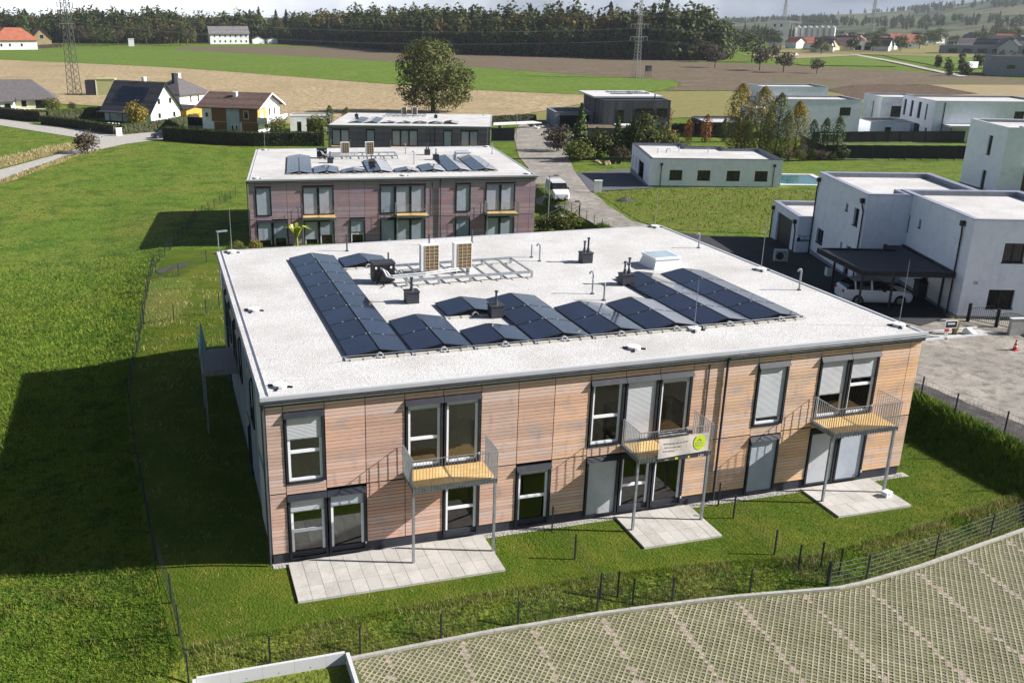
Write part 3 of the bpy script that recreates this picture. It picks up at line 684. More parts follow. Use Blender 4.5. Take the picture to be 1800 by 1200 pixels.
# ================================================================== TIMBER-CLAD APARTMENT BLOCKS
def WT(origin, u, w):
    """wall frame: local (u along, v up, w outward)"""
    u = Vector(u).normalized(); w = Vector(w).normalized(); v = Vector((0,0,1))
    m = Matrix((u, v, w)).transposed().to_4x4(); m.translation = Vector(origin); return m
BW, BD, BH = 27.87, 22.65, 6.7
SEAM = [0.74+1.471*k for k in range(19)]
def boards(mb, u0, u1, v0, v1, pitch=0.14, gap=0.017, th=0.024):
    n = max(1, round((v1-v0)/pitch)); p = (v1-v0)/n
    for i in range(n):
        mb.box((u0, v0+i*p+gap/2, -th), (u1, v0+(i+1)*p-gap/2, random.uniform(-0.002, 0.004)))
def vboards(mb, u0, u1, v0, v1, pitch=0.15, gap=0.012, th=0.024):
    n = max(1, round((u1-u0)/pitch)); p = (u1-u0)/n
    for i in range(n):
        mb.box((u0+i*p+gap/2, v0, -th), (u0+(i+1)*p-gap/2, v1, random.uniform(-0.002, 0.004)))
def block_window(par, T, u0, u1, v0, v1, blind_z, rail, bm, door_handle=False, room=False):
    a, b = u0+0.03, u1-0.03
    mb = MB(T)
    mb.box((a, v0, -0.14), (a+0.085, v1, 0.045)); mb.box((b-0.085, v0, -0.14), (b, v1, 0.045))
    mb.box((a+0.085, v0, -0.14), (b-0.085, v0+0.06, 0.06)); mb.box((a+0.085, v1-0.05, -0.14), (b-0.085, v1, 0.02))
    w = mb.build('window', MT['dark'], par)
    i0, i1, j0, j1 = a+0.085, b-0.085, v0+0.06, v1-0.05
    fr = MB(T); t = 0.1
    fr.box((i0, j0, -0.10), (i0+t, j1, -0.045)); fr.box((i1-t, j0, -0.10), (i1, j1, -0.045))
    fr.box((i0+t, j0, -0.10), (i1-t, j0+t, -0.045)); fr.box((i0+t, j1-t, -0.10), (i1-t, j1, -0.045))
    if rail: fr.box((i0+t, rail-0.06, -0.098), (i1-t, rail+0.06, -0.043))
    fr.build('frame', MT['white_frame'], w)
    if blind_z is None or blind_z > j0+0.12:
        MB(T).box((i0+0.02, j0+0.02, -0.088), (i1-0.02, j1-0.02, -0.08)).build('pane', MT['glass_clear'] if room else MT['glass'], w)
        if room:
            r0, r1, s0, s1, dd = u0-0.6, u1+0.6, v0-0.02, v1+0.05, -3.6
            MB(T).add([(r0,s0,dd),(r1,s0,dd),(r1,s1,dd),(r0,s1,dd),(r0,s0,-.27),(r1,s0,-.27),(r1,s1,-.27),(r0,s1,-.27)], [(0,1,2,3),(3,2,6,7),(0,3,7,4),(1,5,6,2)]).build('room_wall', MT['room_wall'], w)
            MB(T).add([(r0,s0+.01,dd),(r1,s0+.01,dd),(r1,s0+.01,-.27),(r0,s0+.01,-.27)], [(0,1,2,3)]).build('room_floor', MT['room_floor'], w)
    bz = v1-0.2 if blind_z is None else max(blind_z, j0+0.005)
    bb = MB(T).box((i0+0.004, bz, -0.036), (i1-0.004, j1-0.002, -0.018))
    bb.build('blind', bm, w)
    MB(T).box((i0+0.004, bz-0.03, -0.040), (i1-0.004, bz+0.012, -0.012)).build('blind_rail', MT['galv'], w)
    MB(T).add([(a-0.02, v1-0.17, 0.145), (b+0.02, v1-0.17, 0.145), (b+0.02, v1+0.02, 0.03), (a-0.02, v1+0.02, 0.03), (a-0.02, v1-0.17, -0.01), (b+0.02, v1-0.17, -0.01), (b+0.02, v1+0.02, -0.01), (a-0.02, v1+0.02, -0.01)],
              [(0,1,2,3),(4,7,6,5),(0,4,5,1),(2,6,7,3),(0,3,7,4),(1,5,6,2)]).build('hood', MT['dark'], w)
    if door_handle:
        MB(T).box((b-0.06, v0+0.28, 0.045), (b-0.015, v0+0.36, 0.09)).build('shutter_lock', MT['wplas'], w)
    return w
def balcony(par, x0, x1, yw, yo, zb=3.02, zt=3.22, posts=True, deck=None, rail_h=1.08, zg=0.05):
    """deck from wall yw out to yo (yo<yw), local building frame, rail on three sides"""
    fr = MB()
    fr.box((x0, yo, zb), (x1, yo+0.06, zt-0.03)); fr.box((x0, yo+0.06, zb), (x0+0.06, yw, zt-0.03)); fr.box((x1-0.06, yo+0.06, zb), (x1, yw, zt-0.03))
    fr.box((x0+0.06, yo+0.6, zb+0.02), (x1-0.06, yo+0.66, zt-0.035))
    b = fr.build('balcony', MT['galv'], par)
    xm = (x0+x1)/2
    for a, c_ in ((x0+0.07, xm-0.012), (xm+0.012, x1-0.07)):
        MB().box((a, yo+0.07, zt-0.06), (c_, yw, zt)).build('deck_panel', deck or MT['deck'], b)
    rl = MB(); top = zt+rail_h
    n = int((x1-x0)/0.115)
    for i in range(n+1):
        x = x0+0.0+i*(x1-x0)/n
        rl.box((x-0.005, yo-0.034, zb-0.03), (x+0.005, yo-0.002, top))
    m = int((yw-yo)/0.115)
    for i in range(1, m+1):
        y = yo+i*(yw-yo)/m-0.03
        for s, x in ((-1, x0), (1, x1)):
            rl.box((x+s*0.002, y-0.005, zb+0.05), (x+s*0.034, y+0.005, top))
    rl.box((x0-0.036, yo-0.04, top), (x1+0.036, yo+0.0, top+0.012))
    rl.box((x0-0.036, yo+0.0, top), (x0+0.004, yw-0.03, top+0.012)); rl.box((x1-0.004, yo+0.0, top), (x1+0.036, yw-0.03, top+0.012))
    rl.build('railing', MT['galv'], b)
    if posts:
        for x in (x0+0.03, x1-0.03):
            MB().box((x-0.045, yo+0.07, zg), (x+0.045, yo+0.16, zb)).box((x-0.09, yo+0.02, zg), (x+0.09, yo+0.21, zg+0.025)).build('post', MT['galv'], b)
    return b
UP1 = {0:(4.98,4.46), 3:(5.62,4.43), 4:(5.66,None), 8:(5.83,4.47), 9:(3.3,None), 10:(5.62,None), 13:(3.62,None), 15:(4.32,None), 16:(4.92,4.6)}
LO1 = {0:(2.10,1.27), 1:(2.14,None), 4:(2.5,1.35), 6:(2.42,1.40), 8:(0.2,None), 9:(2.58,1.32), 10:(2.58,None), 13:(0.2,None), 15:(0.2,None), 16:(0.2,None)}
def timber_block(label, loc, rz, scale, wood, UP, LO, blind, BALC, group, left_detail, ground_fix=0.0):
    b = thing('apartment_block', label, 'building', loc, rz, group)
    b.scale = (scale, scale, scale)
    YF = 0.10
    if left_detail:
        wl = MB().box((0.2, 4.0, -2.5), (BW-0.2, BD-0.2, 6.45)).box((0.2, .26, -2.5), (.5, 4.0, 6.45)).box((BW-.5, .26, -2.5), (BW-.2, 4.0, 6.45)).box((.5, .26, 6.08), (BW-.5, 4.0, 6.45))
        ee = [0.5]+SEAM+[BW-0.5]
        for k in range(-1, 19):
            a_, c_ = ee[k+1], ee[k+2]; v = -2.5
            for (q0, q1) in ([(0.13, 2.79)] if k in LO else [])+([(3.24, 6.03)] if k in UP else [])+[(6.08, 6.08)]:
                if q0-v > .01: wl.box((a_, .26, v), (c_, .36, q0))
                v = q1
        wl.build('wall', MT['dark'], b)
    else:
        MB().box((0.2, 0.26, -2.5), (BW-0.2, BD-0.2, 6.45)).build('wall', MT['dark'], b)
    T = WT((0, YF, 0), (1,0,0), (0,-1,0))
    # plinth
    MB().box((0.16, YF+0.03, -2.5), (BW-0.16, 0.3, 0.42)).build('plinth', MT['dark2'], b)
    ends = [0.13]+SEAM+[BW-0.1]
    g_ = 0.014
    for k in range(-1, 19):
        u0, u1 = ends[k+1]+g_, ends[k+2]-g_
        up = UP.get(k); lo = LO.get(k)
        def panel(v0, v1):
            if v1-v0 < 0.1: return
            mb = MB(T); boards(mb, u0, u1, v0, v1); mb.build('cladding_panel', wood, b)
        if up is None: panel(2.90, 6.30)
        else:
            panel(6.04, 6.30); panel(2.90 if lo is None else 2.82, 3.22)
            block_window(b, T, u0-g_, u1+g_, 3.26, 6.0, up[0], up[1], blind[k % len(blind)], k in (4, 10, 16), left_detail)
        if lo is None: panel(0.45, 2.86)
        else:
            if up is None: panel(2.80, 2.86)
            block_window(b, T, u0-g_, u1+g_, 0.15, 2.76, lo[0], lo[1], blind[(k+1) % len(blind)], k in (1, 10, 16), left_detail)
    # side wall towards the meadow
    TL = WT((0.16, 0, 0), (0,-1,0), (-1,0,0))
    wins = [(-8.7,-7.3,0.15,2.6,2.2),(-6.4,-5.0,3.3,5.6,3.9),(-11.6,-10.2,3.3,5.6,3.9),(-17.5,-16.1,3.3,5.6,3.5),(-19.9,-18.5,0.15,5.6,3.5),(-14.9,-13.0,3.26,5.6,5.2)]
    if left_detail:
        us = sorted(set([-BD+0.25,-0.25]+[w_[0] for w_ in wins]+[w_[1] for w_ in wins]))
        for a, c_ in zip(us[:-1], us[1:]):
            wv = sorted([(w_[2], w_[3]) for w_ in wins if w_[0] <= a+1e-6 and w_[1] >= c_-1e-6])
            v = 0.45
            for (q0, q1) in wv+[(6.3, 6.3)]:
                if q0-v > 0.15:
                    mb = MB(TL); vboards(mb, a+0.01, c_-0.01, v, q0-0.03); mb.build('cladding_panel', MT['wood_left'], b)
                v = q1+0.04
        for (a, c_, v0, v1, bz) in wins:
            block_window(b, TL, a, c_, v0, v1, bz, None, MT['blind3'])
    else:
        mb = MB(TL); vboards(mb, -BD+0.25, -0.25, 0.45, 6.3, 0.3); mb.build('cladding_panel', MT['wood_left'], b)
    # roof
    r = MB().box((0.02, 0.02, 6.36), (BW-0.02, BD-0.02, 6.62)).build('roof', MT['gravel_roof'], b)
    MB().box((-0.03, -0.03, 6.56), (BW+0.03, 0.10, 6.70)).build('front_coping', MT['coping'], r)
    MB().box((0.0, 0.10, 6.6), (BW, 0.34, 6.635)).build('edge_strip', MT['conc_white'], r)
    MB().add([(-0.03,0.1,6.50),(0.30,0.1,6.67),(0.30,BD,6.67),(-0.03,BD,6.50),(-0.03,0.1,6.44),(0.30,0.1,6.5),(0.30,BD,6.5),(-0.03,BD,6.44)],
             [(0,1,2,3),(7,6,5,4),(0,4,5,1),(1,5,6,2),(2,6,7,3),(3,7,4,0)]).build('side_flashing', MT['flash_grey'], r)
    MB().box((BW-0.12, 0.1, 6.5), (BW+0.02, BD, 6.66)).box((0.3, BD-0.12, 6.5), (BW-0.12, BD+0.02, 6.66)).build('rear_coping', MT['coping'], r)
    MB().box((0.02, 0.03, 6.30), (BW-0.02, 0.11, 6.55)).box((0.02, 0.11, 6.30), (0.12, BD, 6.43)).build('fascia', MT['dark'], r)
    gt = MB(); gy = -0.10; rr = 0.075
    prof = [(gy+rr*math.cos(t), 6.545+rr*math.sin(t)) for t in [math.pi*k/8 for k in range(8, 17)]]
    prof2 = [(gy+(rr-.008)*math.cos(t), 6.545+(rr-.008)*math.sin(t)) for t in [math.pi*k/8 for k in range(16, 7, -1)]]
    pr = prof+prof2
    gt.add([(-0.08, p[0], p[1]) for p in pr]+[(BW+0.14, p[0], p[1]) for p in pr], [(i,(i+1) % len(pr),len(pr)+(i+1) % len(pr),len(pr)+i) for i in range(len(pr))]+[tuple(range(len(pr))), tuple(range(2*len(pr)-1, len(pr)-1, -1))])
    gt.build('gutter', MT['gutter'], r)
    for x in (18.38, 0.02):
        MB().tube([(x,-0.10,6.5),(x,0.02,6.3),(x,0.02,0.1)], 0.05, 8).box((x-0.09,-0.05,6.42),(x+0.09,0.02,6.5)).build('downpipe', MT['dark2'], b, smooth=False)
    MB().box((17.55,0.055,2.95),(17.62,0.075,6.2)).build('conduit', MT['dark2'], b)
    for (x0, x1) in BALC: balcony(b, x0, x1, 0.06, -1.36)
    if left_detail:
        T2 = WT((0,0,0),(0,-1,0),(-1,0,0))
        # balcony on the side wall (built along -x)
        zb, zt = 3.0, 3.2; y0, y1, xo = 12.5, 16.0, -1.55
        fr = MB().box((xo,y0,zb),(0.1,y0+.06,zt-.03)).box((xo,y1-.06,zb),(0.1,y1,zt-.03)).box((xo,y0+.06,zb),(xo+.06,y1-.06,zt-.03))
        bb = fr.build('balcony', MT['galv'], b)
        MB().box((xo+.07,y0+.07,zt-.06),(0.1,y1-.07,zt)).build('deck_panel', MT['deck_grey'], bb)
        rl = MB(); n = int((y1-y0)/.25)
        for i in range(n+1):
            y = y0+i*(y1-y0)/n; rl.box((xo-.014,y-.004,zb-.03),(xo-.002,y+.004,zt+1.05))
        for i in range(1, 13):
            x = xo+i*1.6/12
            for s, y in ((-1,y0),(1,y1)): rl.box((x-.005,y+s*.002,zb-.03),(x+.005,y+s*.034,zt+1.05))
        rl.box((xo-.04,y0-.036,zt+1.05),(xo,y1+.036,zt+1.062)).box((xo,y0-.036,zt+1.05),(0.05,y0+.004,zt+1.062)).box((xo,y1-.004,zt+1.05),(0.05,y1+.036,zt+1.062))
        rl.build('railing', MT['galv'], bb)
        for y in (y0+.1, y1-.1): MB().box((xo+.05,y-.045,-1.2),(xo+.14,y+.045,zb)).build('post', MT['galv'], bb)
    return b
BALC = [(5.08,8.25),(14.0,17.1),(22.75,25.85)]
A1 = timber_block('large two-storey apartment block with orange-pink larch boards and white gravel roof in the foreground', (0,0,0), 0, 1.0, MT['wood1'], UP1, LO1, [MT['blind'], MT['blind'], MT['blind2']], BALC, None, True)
UP2 = {k:(3.3,None) for k in UP1}; LO2 = {k:(0.2,None) for k in LO1}
LO2[0] = (0.9,None); LO2[1] = (1.1,None); LO2[3] = (0.9,None); LO2[4] = (1.3,None); LO2[6] = (1.5,1.3)
B2P = (5.02, 58.68, 4.835-6.7); B2R = -0.143
A2 = timber_block('mauve weathered apartment block with all its shutters down, second in the row', B2P, B2R, 1.0, MT['wood2'], UP2, LO2, [MT['blind2'], MT['blind2'], MT['blind3']], BALC, None, False)
UP3 = {0:(3.3,None),1:(3.3,None),4:(3.3,None),7:(3.3,None),8:(3.3,None),9:(3.3,None),13:(3.3,None),15:(3.55,None),16:(3.55,None)}
LO3 = {k:(0.2,None) for k in UP3}
SC3 = 0.925
_c = np.array([CAM.x, CAM.y, CAM.z]); _p = np.array([25.587,131.662,2.038])
_q = _c+SC3*(_p-_c)
B3P = (float(_q[0]), float(_q[1]), float(_q[2])-6.7*SC3); B3R = -0.351
A3 = timber_block('violet-grey apartment block farthest in the row, below the big lone tree', B3P, B3R, SC3, MT['wood3'], UP3, LO3, [MT['blind3'], MT['blind2']], [(0.6,3.9),(10.9,15.3),(22.75,25.85)], None, False)

# patios of concrete slabs
def patio(x0, x1, y0, label, rows=3):
    p = thing('patio', label, 'patio', (x0, y0, 0), 0, 'slab patios in front of the near block')
    w, d = x1-x0, -0.04-y0
    MB().box((0,0,-0.15),(w,d,0.05)).build('foundation', MT['conc_edge'], p)
    n = round(w/0.507); sw, sd = w/n, d/rows
    me = None
    for i in range(n):
        for j in range(rows):
            if me is None:
                o = MB().box((0.006,0.006,0),(sw-0.006,sd-0.006,0.05)).build('paving_slab', MT['conc'], p, loc=(i*sw,j*sd,0.052)); me = o.data
            else:
                o = link('paving_slab', me, p, (i*sw, j*sd, 0.052+random.uniform(-0.003,0.003)))
                o.rotation_euler = (random.uniform(-.003,.003), random.uniform(-.003,.003), 0)
    return p
patio(0.66, 8.24, -2.55, 'longest pale slab patio, under the left balcony of the near block')
patio(13.85, 17.22, -2.55, 'slab patio below the balcony with the banner')
patio(22.6, 26.15, -2.5, 'slab patio with a small white box, under the right balcony of the near block')

# white pebble strip along the wall
_n = 3600
px = RNG.uniform(0.1, 27.9, _n); py = RNG.uniform(-0.20, 0.06, _n)
_ok = np.ones(_n, bool)
for a, b_, c_, d in PATS: _ok &= ~((px > a-.02) & (px < b_+.02))
px, py = px[_ok], py[_ok]; _n = len(px)
oct_ = np.array([(1,0,0),(0,1,0),(-1,0,0),(0,-1,0),(0,0,1),(0,0,-0.6)])
of = np.array([(0,1,4),(1,2,4),(2,3,4),(3,0,4),(1,0,5),(2,1,5),(3,2,5),(0,3,5)])
sz = RNG.uniform(0.012, 0.032, (_n,1,1)); an = RNG.uniform(0, 6.28, _n)
rot = np.stack([np.stack([np.cos(an),-np.sin(an),0*an],-1),np.stack([np.sin(an),np.cos(an),0*an],-1),np.stack([0*an,0*an,1+0*an],-1)],1)
Vp = np.einsum('nij,kj->nki', rot, oct_)*sz*np.array([1.2,0.9,0.7])+np.stack([px,py,np.full(_n,0.035)],-1)[:,None,:]
Fp = (np.arange(_n)[:,None,None]*6+of[None]).reshape(-1,3)
stuff(mesh_np('pebble_strip', Vp.reshape(-1,3), Fp, MT['pebble']), 'white pebble strip along the foot of the near block', 'gravel')
drape('pebble_bed', [(0.1,-0.20),(28.1,-0.20),(28.1,0.2),(0.1,0.2)], MT['pebble'], 0.028, 1.0)

# ================================================================== ROOF EQUIPMENT
def RX(P, rz, sc=1.0):
    c_, s_ = math.cos(rz), math.sin(rz)
    return lambda x, y, z: (P[0]+(x*c_-y*s_)*sc, P[1]+(x*s_+y*c_)*sc, P[2]+z*sc)
RUN, ZR, ZL, PL = 1.235, 6.955-6.62, 6.73-6.62, 2.06
def pv_mesh(side):
    """panel of one slope; local origin on ridge line front end at roof level"""
    s = side
    mb = MB()
    x0, x1 = 0.02*s, RUN*s
    def z(x): return ZR+(ZL-ZR)*abs(x)/RUN
    def q(xa, xb, ya, yb, up):
        return [(xa,ya,z(xa)+up),(xb,ya,z(xb)+up),(xb,yb,z(xb)+up),(xa,yb,z(xa)+up)]
    e = 0.022
    mb.add(q(x0+e*s, x1-e*s, e, PL-0.02-e, 0.0), [(0,1,2,3)], 0)
    o = q(x0, x1, 0.0, PL-0.02, 0.004); i = q(x0+e*s, x1-e*s, e, PL-0.02-e, 0.004); d = q(x0, x1, 0, PL-0.02, -0.035)
    mb.add(o+i, [(0,1,5,4),(1,2,6,5),(2,3,7,6),(3,0,4,7)], 1)
    mb.add(o+d, [(0,4,5,1),(1,5,6,2),(2,6,7,3),(3,7,4,0),(4,7,6,5)], 1)
    me = bpy.data.meshes.new('solar_panel'); me.from_pydata(mb.v, [], mb.f)
    me.materials.append(MT['pv']); me.materials.append(MT['pv_frame']); me.polygons.foreach_set('material_index', mb.m); me.update()
    bm = bmesh.new(); bm.from_mesh(me); bmesh.ops.recalc_face_normals(bm, faces=bm.faces); bm.to_mesh(me); bm.free()
    return me
PVM = {s: pv_mesh(s) for s in (-1, 1)}
_cl = MB()
for f in (0.28, 0.75): _cl.box((-0.025, -0.028, -0.005), (0.025, 0.012, 0.02))
def clamp_mesh(s):
    mb = MB()
    for f in (0.06, 0.52):
        x = RUN*f*s; zz = ZR+(ZL-ZR)*f
        mb.box((x-.03,-0.035,zz-0.01),(x+.03,0.015,zz+0.018))
    me = bpy.data.meshes.new('clamp'); me.from_pydata(mb.v, [], mb.f); me.materials.append(MT['clamp']); return me
CLM = {s: clamp_mesh(s) for s in (-1, 1)}
_b = MB().box((-0.22,0,0),(0.22,0.16,0.07)); bme = bpy.data.meshes.new('ballast_block'); bme.from_pydata(_b.v, [], _b.f); bme.materials.append(MT['ivory'])
_b = MB()
for k in range(6):
    t0, t1 = math.pi*k/6, math.pi*(k+1)/6
    p = [(0.16*math.cos(t),0.17*math.sin(t)) for t in (t0,t1)]; q = [(0.13*math.cos(t),0.14*math.sin(t)) for t in (t0,t1)]
    _b.add([(a[0],yy,a[1]) for yy in (0,0.14) for a in (p[0],p[1],q[1],q[0])], [(0,1,2,3),(7,6,5,4),(0,4,5,1),(1,5,6,2),(2,6,7,3),(3,7,4,0)])
cme = bpy.data.meshes.new('ridge_support'); cme.from_pydata(_b.v, [], _b.f); cme.materials.append(MT['clamp'])
def pv_row(X, rz, sc, x, y, n, label, group, detail=True):
    t = thing('solar_array', label, 'solar array', X(x, y, 6.62), rz, group); t.scale = (sc,sc,sc)
    for k in range(n):
        for s in (-1, 1):
            p = link('solar_panel', PVM[s], t, (0, k*2.06, 0))
            if detail and k > 0: link('clamp', CLM[s], p)
    if detail:
        for dx in (-0.95,-0.42,0.42,0.95): link('ballast_block', bme, t, (dx, -0.2, 0.002))
        link('ridge_support', cme, t, (0, -0.19, 0.07))
        for s in (-1, 1):
            MB().box((s*RUN-0.12,-0.13,0.0),(s*RUN+0.06,0.1,0.07)).build('edge_foot', MT['clamp'], t)
    return t
X1 = RX((0,0,0), 0); X2 = RX(B2P, B2R); X3 = RX(B3P, B3R, SC3)
PVG = 'solar arrays on the near roof'
rows1 = [(4.93,3.2,8,'longest solar array, eight panels deep, nearest the left edge of the near roof'),
 (7.52,3.2,2,'two-panel-deep solar array just right of the longest one on the near roof'),
 (10.09,3.2,1,'single-panel-deep solar array at the front row of the near roof'),
 (10.22,7.35,1,'small lone solar array beside the dark vent box in mid near roof'),
 (7.5,16.9,1,'small solar array behind the black cabinet on the near roof'),
 (12.66,3.2,3,'three-panel-deep solar array in the middle of the near roof'),
 (15.22,3.2,2,'two-panel-deep solar array right of the three-deep one on the near roof'),
 (17.79,3.2,2,'two-panel-deep solar array beside the tall thin mast on the near roof'),
 (20.35,3.2,4,'four-panel-deep solar array touching the twin-pipe vent box on the near roof'),
 (22.9,3.2,4,'rightmost four-panel-deep solar array on the near roof, by the skylight')]
for x, y, n, lb in rows1: pv_row(X1, 0, 1.0, x, y, n, lb, PVG)
rows2 = [(4.93,3.2,6,'longest solar array on the roof of the second block'),(7.6,3.2,2,'low solar array right of the longest one on the second block'),(10.3,3.2,1,'small dark solar array in front of the vent box on the second block'),
 (12.9,3.2,4,'square solar array in the middle of the second block roof'),(15.6,3.2,1,'single low solar array right of middle on the second block'),(18.2,3.2,2,'two-deep solar array before the skylight on the second block'),(20.8,3.2,5,'long solar array left of the last on the second block'),(23.4,3.2,5,'rightmost long solar array on the second block')]
for x, y, n, lb in rows2: pv_row(X2, B2R, 1.0, x, y, n, lb, 'solar arrays on the second roof')
rows3 = [(4.2,4.0,4,'leftmost long solar array on the farthest block'),(6.9,4.0,4,'second long solar array on the farthest block'),(9.8,4.0,1,'third, low solar array on the farthest block'),(12.6,4.0,1,'fourth, low solar array on the farthest block'),(15.4,4.0,1,'fifth, low solar array on the farthest block'),(18.2,4.0,1,'sixth, low solar array on the farthest block'),(20.9,4.0,2,'rightmost blue solar array on the farthest block')]
for x, y, n, lb in rows3: pv_row(X3, B3R, SC3, x, y, n, lb, 'solar arrays on the farthest roof', False)

def heat_pump(X, rz, sc, x, y, label):
    t = thing('heat_pump', label, 'heat pump', X(x, y, 6.62), rz, 'heat pumps on the roofs'); t.scale = (sc*.94,sc*.94,sc*.94)
    MB().box((0,0,0.28),(1.02,0.42,1.72)).build('casing', MT['wplas'], t)
    c_ = MB().box((0.20,-0.012,0.32),(0.98,0.0,1.68)).build('coil', MT['hp_grille'], t)
    gr = MB()
    for i in range(4): gr.box((0.21+i*0.253-0.012,-0.026,0.32),(0.21+i*0.253+0.012,-0.012,1.69))
    for j in range(8): gr.box((0.2,-0.028,0.34+j*0.19-0.009),(0.985,-0.013,0.34+j*0.19+0.009))
    gr.build('guard_grid', MT['hp_grid'], t)
    for xx in (0.12, 0.82): MB().box((xx,0.02,0.0),(xx+0.08,0.4,0.28)).build('foot', MT['galv'], t)
    return t
def vent_box(X, rz, sc, x, y, label, pipes=1, grp='dark vent boxes on the roofs'):
    t = thing('vent_box', label, 'vent', X(x, y, 6.62), rz, grp); t.scale = (sc,sc,sc)
    MB().box((-0.30,0,0),(0.30,0.55,0.52)).box((-0.33,-0.03,0.52),(0.33,0.58,0.58)).build('housing', MT['dark2'], t)
    for k in range(pipes):
        xx = 0 if pipes == 1 else (-0.1, 0.12)[k]; hh = (0.55, 0.72)[k % 2]
        MB().cyl((xx,0.27,0.58),(xx,0.27,0.78),0.11,8,0.07).cyl((xx,0.27,0.78),(xx,0.27,0.58+hh),0.055,8).cyl((xx,0.27,0.58+hh),(xx,0.27,0.64+hh),0.085,8).build('flue', MT['gutter'], t)
    return t
def hook_pipe(X, sc, x, y, h, label, hook=True, m=None, rz=0):
    t = thing('vent_pipe', label, 'pipe', X(x, y, 6.62), rz, 'vent pipes on the roofs'); t.scale = (sc,sc,sc)
    pts = [(0,0,0),(0,0,h)]
    if hook: pts += [(-0.03,0,h+0.09),(-0.1,0,h+0.12),(-0.17,0,h+0.09),(-0.19,0,h)]
    MB().tube(pts, 0.045, 8).build('stem', m or MT['galv'], t)
    MB().cyl((0,0,0),(0,0,0.04),0.1,10).build('collar', MT['dark2'], t)
    return t
def rod(X, sc, x, y, h, label, rz=0):
    t = thing('lightning_rod', label, 'lightning rod', X(x, y, 6.62), rz, 'lightning rods on the roofs'); t.scale = (sc,sc,sc)
    b = MB()
    for k in range(4):
        a = math.pi/4+k*math.pi/2+0.3
        b.bar((0.12*math.cos(a),0.12*math.sin(a),0.05),(0.46*math.cos(a),0.46*math.sin(a),0.03),0.07,0.05)
    b.build('tripod', MT['black'], t)
    MB().cyl((0,0,0.02),(0,0,0.12),0.27,14).build('plinth', MT['wplas'], t)
    if h: MB().cyl((0,0,0.12),(0,0,h),0.018,6,0.010).build('mast', MT['galv'], t)
    return t
def skylight(X, rz, sc, x0, x1, y0, y1, label):
    t = thing('skylight', label, 'skylight', X(x0, y0, 6.62), rz); t.scale = (sc,sc,sc)
    w, d = x1-x0, y1-y0
    MB().add([(0,0,0),(w,0,0),(w,d,0),(0,d,0),(.14,.14,.5),(w-.14,.14,.5),(w-.14,d-.14,.5),(.14,d-.14,.5)], [(0,1,5,4),(1,2,6,5),(2,3,7,6),(3,0,4,7),(4,5,6,7)]).build('kerb_frame', MT['wplas'], t)
    MB().box((.08,.08,.5),(w-.08,d-.08,.62)).build('sash', MT['white_frame'], t)
    MB().box((.17,.17,.62),(w-.17,d-.17,.635)).build('pane', MT['pane_sky'], t)
MT['pane_sky'] = mat('skylight_glass', (0.38,0.46,0.50), 0.1, spec=0.6, layers=[((0.30,0.38,0.43), 1.2, 0.45, 0.7)])
def rack(X, rz, sc, x0, x1, y0, y1, label):
    t = thing('steel_rack', label, 'rack', X(x0, y0, 6.62), rz); t.scale = (sc,sc,sc)
    w, d = x1-x0, y1-y0
    for y in (0, d): MB().box((0,y-.05,.26),(w,y+.05,.38)).build('rail', MT['galv'], t)
    n = 9
    for i in range(n):
        x = 0.03+i*(w-0.06)/(n-1)
        MB().box((x-.035,.05,.27),(x+.035,d-.05,.34)).build('crossbar', MT['galv'], t)
        for y in (0, d):
            if i % 2 == 0: MB().box((x-.05,y-.05,0),(x+.05,y+.05,.26)).build('leg', MT['galv'], t)
            MB().box((x-.26,y-.2,0.0),(x+.26,y+.2,.03)).build('foot_pad', MT['ivory'], t)
    return t
def cabinet(X, rz, sc, x, y, label):
    t = thing('equipment_cabinet', label, 'cabinet', X(x, y, 6.62), rz); t.scale = (sc,sc,sc)
    MB().box((0,0,0.14),(1.08,0.75,0.98)).build('body', MT['black'], t)
    MB().prism([(-.03,-.03),(1.11,-.03),(1.11,.78),(-.03,.78)], 0.98, 1.08).build('lid', MT['dark2'], t)
    for i, z in enumerate((0.82,0.72)):
        MB().tube([(0.35+.16*i,-0.0,z),(0.45+.16*i,-0.12,z-.03),(0.62+.16*i,-.2,0.45),(0.9,-.24,0.36+.1*i),(2.6,-.1,0.36+.1*i),(4.5,.35,0.36+.1*i)], 0.05, 8).build('insulated_pipe', MT['foil'], t)
    for xx in (0.12,.88): MB().cyl((xx,0.0,.85),(xx,-.06,.85),.06,8).build('port', MT['wplas'], t)
    MB().tube([(0.25,-0.02,0.4),(0.28,-.1,.15),(0.45,-.4,0.03),(0.2,-.7,0.03)],0.025,6).build('cable', MT['black'], t)
    for xx in (0.05,.95): MB().box((xx,.1,0),(xx+.08,.6,.14)).build('foot', MT['galv'], t)
heat_pump(X1, 0, 1, 9.74, 14.45, 'left heat pump with brown coil grille on the near roof')
heat_pump(X1, 0, 1, 11.50, 14.45, 'right heat pump with brown coil grille on the near roof')
rack(X1, 0, 1, 8.5, 15.15, 12.75, 15.78, 'long galvanised steel rack carrying the heat pumps on the near roof')
cabinet(X1, 0, 1, 7.04, 13.5, 'black equipment cabinet with pipes beside the near heat pumps')
vent_box(X1, 0, 1, 8.07, 9.83, 'dark vent box standing between the longest solar array and the heat pump rack')
vent_box(X1, 0, 1, 11.1, 6.72, 'dark vent box between the small lone array and the three-deep array on the near roof')
vent_box(X1, 0, 1, 19.15, 14.75, 'dark vent box standing alone toward the back of the near roof', 2)
vent_box(X1, 0, 1, 19.17, 10.08, 'dark twin-pipe vent box beside the skylight end of the near arrays', 2)
